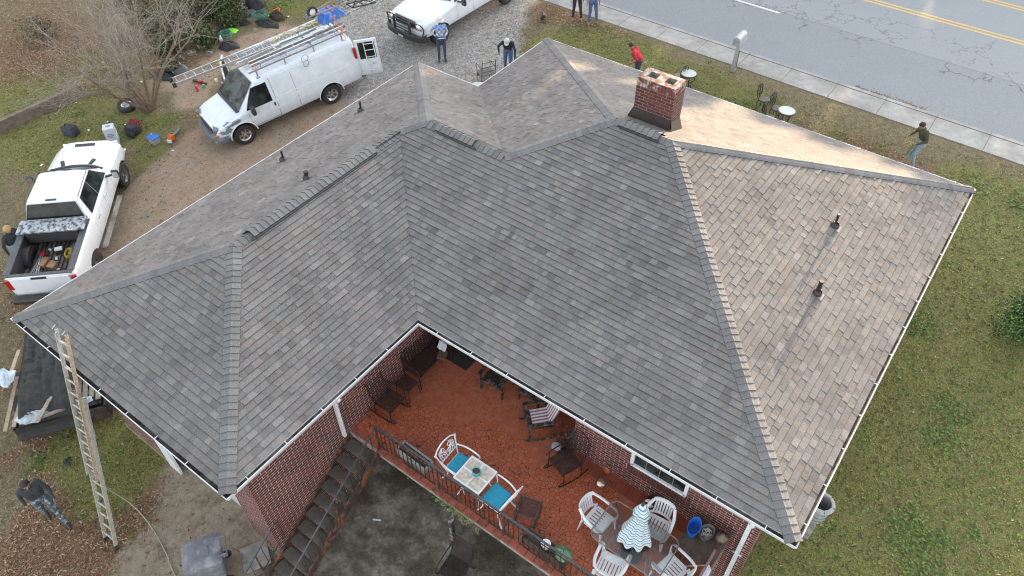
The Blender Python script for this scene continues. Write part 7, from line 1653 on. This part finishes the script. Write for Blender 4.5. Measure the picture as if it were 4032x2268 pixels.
def bistro_table(label, x, y):
    t = thing('bistro_table', label, 'table', (x, y, HG(x, y)), random.uniform(0, 1), 'round garden tables'); mb = MB(); mb.lathe([(0, .70), (.27, .70), (.27, .69), (0, .69)], n=30); mb.build('stone_top', mat('speckled_top', (.50, .54, .53), (.40, .44, .43), 30, .5), t)
    mb = MB(); mb.lathe([(.268, .705), (.31, .70), (.315, .67), (.27, .66), (.268, .705)], n=30); mb.build('rim', 'black_metal', t, smooth=40)
    for k in range(4):
        a = k*pi/2; T = Matrix.Rotation(a, 4, 'Z'); mb = MB(); mb.T = T; mb.tube(bez([(.22, 0, .68), (.26, 0, .5), (.12, 0, .34), (.2, 0, .12), (.27, 0, 0)], 5), .016, 5); mb.tube([(.10+.05*cos(b), 0, .5+.07*sin(b)) for b in np.arange(0, 6.4, .7)], .008, 4); mb.build('leg', 'black_metal', t)
def bistro_chair(label, x, y, rz):
    t = thing('bistro_chair', label, 'chair', (x, y, HG(x, y)), rz, 'black scrolled garden chairs'); mb = MB(); mb.lathe([(0, .44), (.18, .44), (.20, .43), (.20, .41), (0, .42)], n=20); mb.build('seat', 'black_metal', t)
    mb = MB(); Bk = lambda y, z: (-.17-.12*(z-.44), y, z); mb.tube([Bk(.17*sin(a)*(1 if True else 1), .68-.26*cos(a)) for a in np.linspace(0, 2*pi, 18)], .013, 5, caps=False)
    for s in (-1, 1):
        for cy, cz, r_ in ((.07, .58, .05), (.08, .72, .05), (.04, .84, .035)): mb.tube([Bk(s*(cy+r_*cos(a)), cz+r_*sin(a)) for a in np.arange(0, 6.4, .7)], .011, 4)
    mb.bar(Bk(0, .44), Bk(0, .94), .02, .012, up=(0, 1, 0)); mb.build('backrest', 'black_metal', t)
    for k in range(4): a = pi/4+k*pi/2; mb = MB(); mb.tube(bez([(.15*cos(a), .15*sin(a), .42), (.2*cos(a), .2*sin(a), .25), (.15*cos(a), .15*sin(a), .1), (.22*cos(a), .22*sin(a), 0)], 4), .013, 5); mb.build('leg', 'black_metal', t)
q = at(2711, 293, 1.80+.70); bistro_table('round white-topped garden table nearest the chimney', q.x, q.y)
q = at(3095, 447, 1.72+.70); bistro_table('round white-topped garden table beside the pair of black chairs', q.x, q.y)
q = at(1880, 345, 1.55+.70); bistro_table('round pale table barely showing in the notch of the roof', q.x-.1, q.y+.15)
q = gp(2995, 432); bistro_chair('black scrolled chair farther from the white table, facing right', q.x, q.y, radians(-8)); q = gp(3045, 468); bistro_chair('black scrolled chair next to the white table', q.x, q.y, radians(-12)); q = gp(3030, 500); bistro_chair('black scrolled chair mostly hidden by the eave, beside the white table', q.x-.1, q.y-.1, radians(40)); q = gp(2668, 340); bistro_chair('black scrolled chair peeping out behind the chimney', q.x, q.y, radians(160))
# mailbox
q = gp(2886, 280); t = thing('mailbox', 'grey plastic mailbox on a moulded post between the lawn and the pavement', 'mailbox', q, radians(92)); t.scale = (1.12,)*3
mb = MB(); mb.box((0, 0, .5), (.15, .12, 1.0), bev=.015); mb.box((0, .066, .45), (.06, .012, .6), m=1); mb.box((0, -.066, .45), (.06, .012, .6), m=1); mb.build('post', [mat('mail_grey', (.42, .42, .42), (.34, .34, .34), 6, .6), mat('mail_brown', (.10, .08, .06), None, 6, .7)], t, smooth=35)
mb = MB(); rows = []
for x in (-.32, .26): rows.append([(x, .12*cos(a) if a is not None else 0, 1.20+.12*sin(a)) for a in np.linspace(0, pi, 10)]+[(x, -.12, 1.03), (x, .12, 1.03)])
mb.grid(rows, True, True); mb.build('box_body', mat('mail_box', (.42, .44, .46), (.36, .38, .40), 4, .45), t, smooth=40)
mb = MB(); mb.tube([(-.335, .09*cos(a), 1.17+.11*sin(a)) for a in np.linspace(-.9, pi+.9, 12)], .012, 5); mb.box((-.33, 0, 1.22), (.02, .07, .04), bev=.008); mb.build('door', 'alu', t)
# leaves banked along the kerb
rng = np.random.RandomState(3); V = []; Fq = []
for k in range(900):
    x = rng.uniform(10.7, 13.3); y = roadY(x)+rng.exponential(.07); s_ = rng.uniform(.03, .06); a = rng.uniform(0, 6.28); dz = rng.uniform(.0, .05); c = np.array((x, y, 1.885+dz)); u_ = np.array((cos(a), sin(a), rng.uniform(-.3, .3)))*s_; v_ = np.array((-sin(a), cos(a), rng.uniform(-.3, .3)))*s_*.5; b = len(V); V += [tuple(c-u_), tuple(c-v_), tuple(c+u_), tuple(c+v_)]; Fq.append((b, b+1, b+2, b+3))
me = bpy.data.meshes.new('kerb_leaves'); me.from_pydata(V, [], Fq); me.materials.append(LF[0]); me.materials.append(LF[2]); me.polygons.foreach_set('material_index', rng.randint(0, 2, len(Fq))); o = bpy.data.objects.new('kerb_leaves', me); COL.objects.link(o); o['kind'] = 'stuff'

# ---- leaning extension ladder
Bs, Tp = Vector((3.15, -1.50, .03)), Vector((2.42, .02, 4.42)); dd = (Tp-Bs); Lf = dd.length; dd.normalize(); sd_ = Vector((1, .0, 0)); sd_ = (sd_-dd*sd_.dot(dd)).normalized(); fr = dd.cross(sd_)
lad = thing('extension_ladder', 'tall weathered aluminium extension ladder leaning on the left eave', 'ladder', Bs)
R = Matrix((sd_, fr, dd)).transposed(); lad.rotation_euler = R.to_euler(); TL = Lf*1.19
mb = MB()
for s in (-1, 1):
    mb = MB(); mb.bar((.215*s, 0, .05), (.215*s, 0, 4.1), .028, .085, up=(0, 1, 0)); mb.build('side_rail', 'old_alu', lad)
    mb = MB(); mb.bar((.185*s, -.07, 2.0), (.185*s, -.07, TL), .028, .075, up=(0, 1, 0)); mb.build('fly_rail', 'old_alu' if s < 0 else 'orange_rail', lad)
    mb = MB(); mb.tube([(.185*s, -.11, TL-.05), (.185*s, -.13, TL+.03), (.185*s, -.07, TL+.09), (.185*s, -.02, TL+.02)], .022, 6); mb.build('end_hook', 'chrome', lad)
    mb = MB(); mb.box((.215*s, 0, .05), (.05, .12, .14), bev=.015); mb.build('foot', 'black_plastic', lad)
rm = MB(); rm.tube([(-.20, 0, 0), (.20, 0, 0)], .020, 6, flat=1.2); rme = rm.mesh('rung', 'old_alu')
z = .25
while z < 4.0: o = bpy.data.objects.new('rung', rme); COL.objects.link(o); o.parent = lad; o.location = (0, 0, z); z += .305
z = 2.2
while z < TL-.1: o = bpy.data.objects.new('rung', rme); COL.objects.link(o); o.parent = lad; o.location = (0, -.07, z+.1); o.scale = (.9, 1, 1); z += .305
mb = MB(); mb.box((-.19, -.09, TL-.12), (.07, .05, .14), bev=.01); mb.box((.215, .05, 3.2), (.04, .01, .16)); mb.build('rung_lock', 'alu', lad)
# rope from the ladder
rp = thing('long_rope', 'thin pale rope running from the leaning ladder across the yard', 'rope', (3.2, -.9, 1.6)); pts = [Vector((2.95, -.95, 1.9))]+[gp(x, y)+Vector((0, 0, .03)) for x, y in ((520, 1950), (600, 2080), (660, 2190), (668, 2215), (700, 2290))]
pts[1] = Vector((3.55, -.95, .9)).lerp(pts[1], .6); mb = MB(); mb.tube([p_-rp.location for p_ in bez(pts, 6)], .012, 5); mb.build('strand', mat('pale_rope', (.45, .41, .34), (.36, .32, .26), 20, .9), rp)
sk = crumple('dark_leaf_clump', 'dark shrivelled strip lying on the green patch by the ladder', 'debris', 268, 1818, .16, .1, .04, 'tarp_black', 30)

# ---- loaded trailer under a torn black cover
tr = thing('loaded_trailer', 'dark trailer heaped with pallets and torn roofing felt at the left edge', 'trailer', (-1.9, -.55, .02)); 
ua = Vector((.62, .79, 0)); ua = (at(405, 1600, .9)-at(60, 1690, .9)); ua.z = 0; wl_ = ua.length; ra = atan2(ua.y, ua.x); tr.location = at(60, 1690, .9); tr.location.z = .02; tr.rotation_euler = (0, 0, ra)
# local: x along the tail edge (to the right), y away up the picture
LY = 4.0
M['trailer_black'] = mat('trailer_side', (.022, .02, .018), (.04, .034, .028), 5, .7, c3=(.07, .045, .03), s3=2)
mb = MB(); mb.box((wl_/2, LY/2, .42), (wl_+.1, LY, .06)); mb.build('deck', 'wood_old', tr)
for q_, s_ in (((wl_/2, .02, .62), (wl_+.12, .06, .46)), ((wl_/2, LY, .62), (wl_+.12, .06, .46)), ((-.03, LY/2, .62), (.06, LY, .46)), ((wl_+.03, LY/2, .62), (.06, LY, .46))): mb = MB(); mb.box(q_, s_); mb.build('side_board', 'trailer_black', tr)
for s in (-1, 1):
    for yy in (1.2, 2.0):
        mb = MB(); mb.T = Matrix.Translation((wl_/2+s*(wl_/2+.18), yy, .33)); mb.lathe([(.18, -.09), (.30, -.1), (.33, 0), (.30, .1), (.18, .09)], n=22, ax='X'); mb.build('wheel', 'rubber', tr, smooth=40)
pw = thing('stacked_pallets', 'weathered wooden pallets showing through the torn felt on the trailer', 'pallets', tr.location+Vector((0, 0, .0))); pw.rotation_euler = (0, 0, ra); mb = MB()
for k in range(9): mb.box((.62+.155*k if False else wl_-.10-.15*k, 1.25, .98+.004*k), (.115, 2.1, .03), rz=.02)
mb.box((wl_-.75, .5, .92), (1.4, .12, .09)); mb.box((wl_-.75, 1.4, .92), (1.4, .12, .09)); mb.build('slats', 'wood_grey', pw)
cv = thing('roofing_felt', 'torn black roofing felt draped over the load of the trailer', 'cover', tr.location); cv.rotation_euler = (0, 0, ra)
rr = np.random.RandomState(6); nxx, nyy = 44, 56
def cvz(x, y): return 1.06+.22*max(0, sin(pi*min(1, max(0, x/wl_))))*min(1, max(0, y-.3))+.05*sin(x*6+y*.8)+.04*sin(y*2.3+x*2)+.055*abs(sin(x*9+1.1*sin(y*1.7)))*(1 if y > .5 else .5)+.04*abs(sin(x*17+y*1.5))
mb = MB()
X_ = np.linspace(-.10, wl_+.10, nxx); Y_ = np.linspace(-.10, LY+.05, nyy); jag = rr.uniform(-.12, .12, nyy)
for i in range(nxx-1):
    for j in range(nyy-1):
        xm, ym = (X_[i]+X_[i+1])/2, (Y_[j]+Y_[j+1])/2
        if xm > wl_-.72+.30*(ym-.2)+jag[j] and .28 < ym < 1.5: continue
        if xm > wl_-.4 and ym < .1: continue
        P = []
        for a, b in ((i, j), (i+1, j), (i+1, j+1), (i, j+1)):
            x, y = X_[a], Y_[b]; e_x = min(1, max(0, min(x+.10, wl_+.10-x)/.26)); zz_ = cvz(x, y); ed = min(1., (y+.10)/.30); zz_ = .50+.25*jag[int(b)]+(zz_-.50)*min(1, max(0, min(ed, e_x)))+.01*rr.rand(); P.append((x, y, zz_))
        mb.face(P)
mb.build('sheet', 'tarp_black', cv, merge=.02, smooth=True)
for i, (x, y, z, rx, ry, rz_a, L, m_) in enumerate(((-.18, .9, .85, .1, 0, 1.5, 1.7, 'wood_pale'), (.1, .75, .98, 0, 0, 1.45, 1.5, 'wood_pale'), (.95, .12, 1.0, 0, .1, .25, .8, 'wood_grey'), (wl_-.05, 1.0, 1.16, 0, 0, 1.2, .7, 'wood_pale'), (.75, .2, 1.12, 0, 0, 1.2, .7, 'wood_grey'), (-.1, 2.0, 1.1, 0, 0, 1.4, .9, 'wood_pale'))):
    t = thing('loose_board', ('long pale board along the left side of the trailer', 'second pale board just inside the trailer side', 'grey board at the near end of the trailer load', 'pale board sticking out at the eave end of the trailer', 'short grey board standing out of the felt', 'pale board at the far end of the trailer load')[i], 'board', group='boards on the trailer'); t.matrix_world = Matrix.Translation(tr.location)@Matrix.Rotation(ra, 4, 'Z')@Matrix.Translation((x, y, z))@Euler((rx, ry, rz_a)).to_matrix().to_4x4(); mb = MB(); mb.box((0, 0, 0), (L, .09, .04)); mb.build('board', m_, t)
def on_tr(name, label, cat, x, y, z, rx, ry, h, m, seed):
    t = crumple(name, label, cat, 500, 500, rx, ry, h, m, seed); t.matrix_world = Matrix.Translation(tr.location)@Matrix.Rotation(ra, 4, 'Z')@Matrix.Translation((x, y, z))
M['sheet_blue'] = mat('pale_blue_wrapper', (.55, .66, .76), (.30, .38, .46), 9, .4, bmp=.5)
on_tr('plastic_wrapper', 'pale blue plastic wrapper blown over the left edge of the trailer', 'wrapper', -.25, 1.55, 1.12, .18, .36, .10, 'sheet_blue', 40)
on_tr('plastic_wrapper', 'grey-blue plastic wrappers bunched at the near corner of the trailer', 'wrapper', .42, .18, .98, .38, .26, .12, mat('dim_wrapper', (.25, .31, .36), (.5, .56, .6), 8, .5, bmp=.5), 41)
on_tr('plastic_wrapper', 'torn blue-grey wrapper at the foot of the pallet slats', 'wrapper', wl_-.45, .22, 1.02, .24, .15, .08, 'sheet_blue', 42)
on_tr('plastic_wrapper', 'bright white wrapper under the eave at the right end of the trailer', 'wrapper', wl_+.05, .85, 1.15, .16, .28, .14, 'tarp_white', 43)
on_tr('felt_scraps', 'pile of dark felt scraps beyond the trailer by the house corner', 'scraps', wl_-.2, 2.9, 1.0, .9, .7, .4, 'tarp_black', 44)
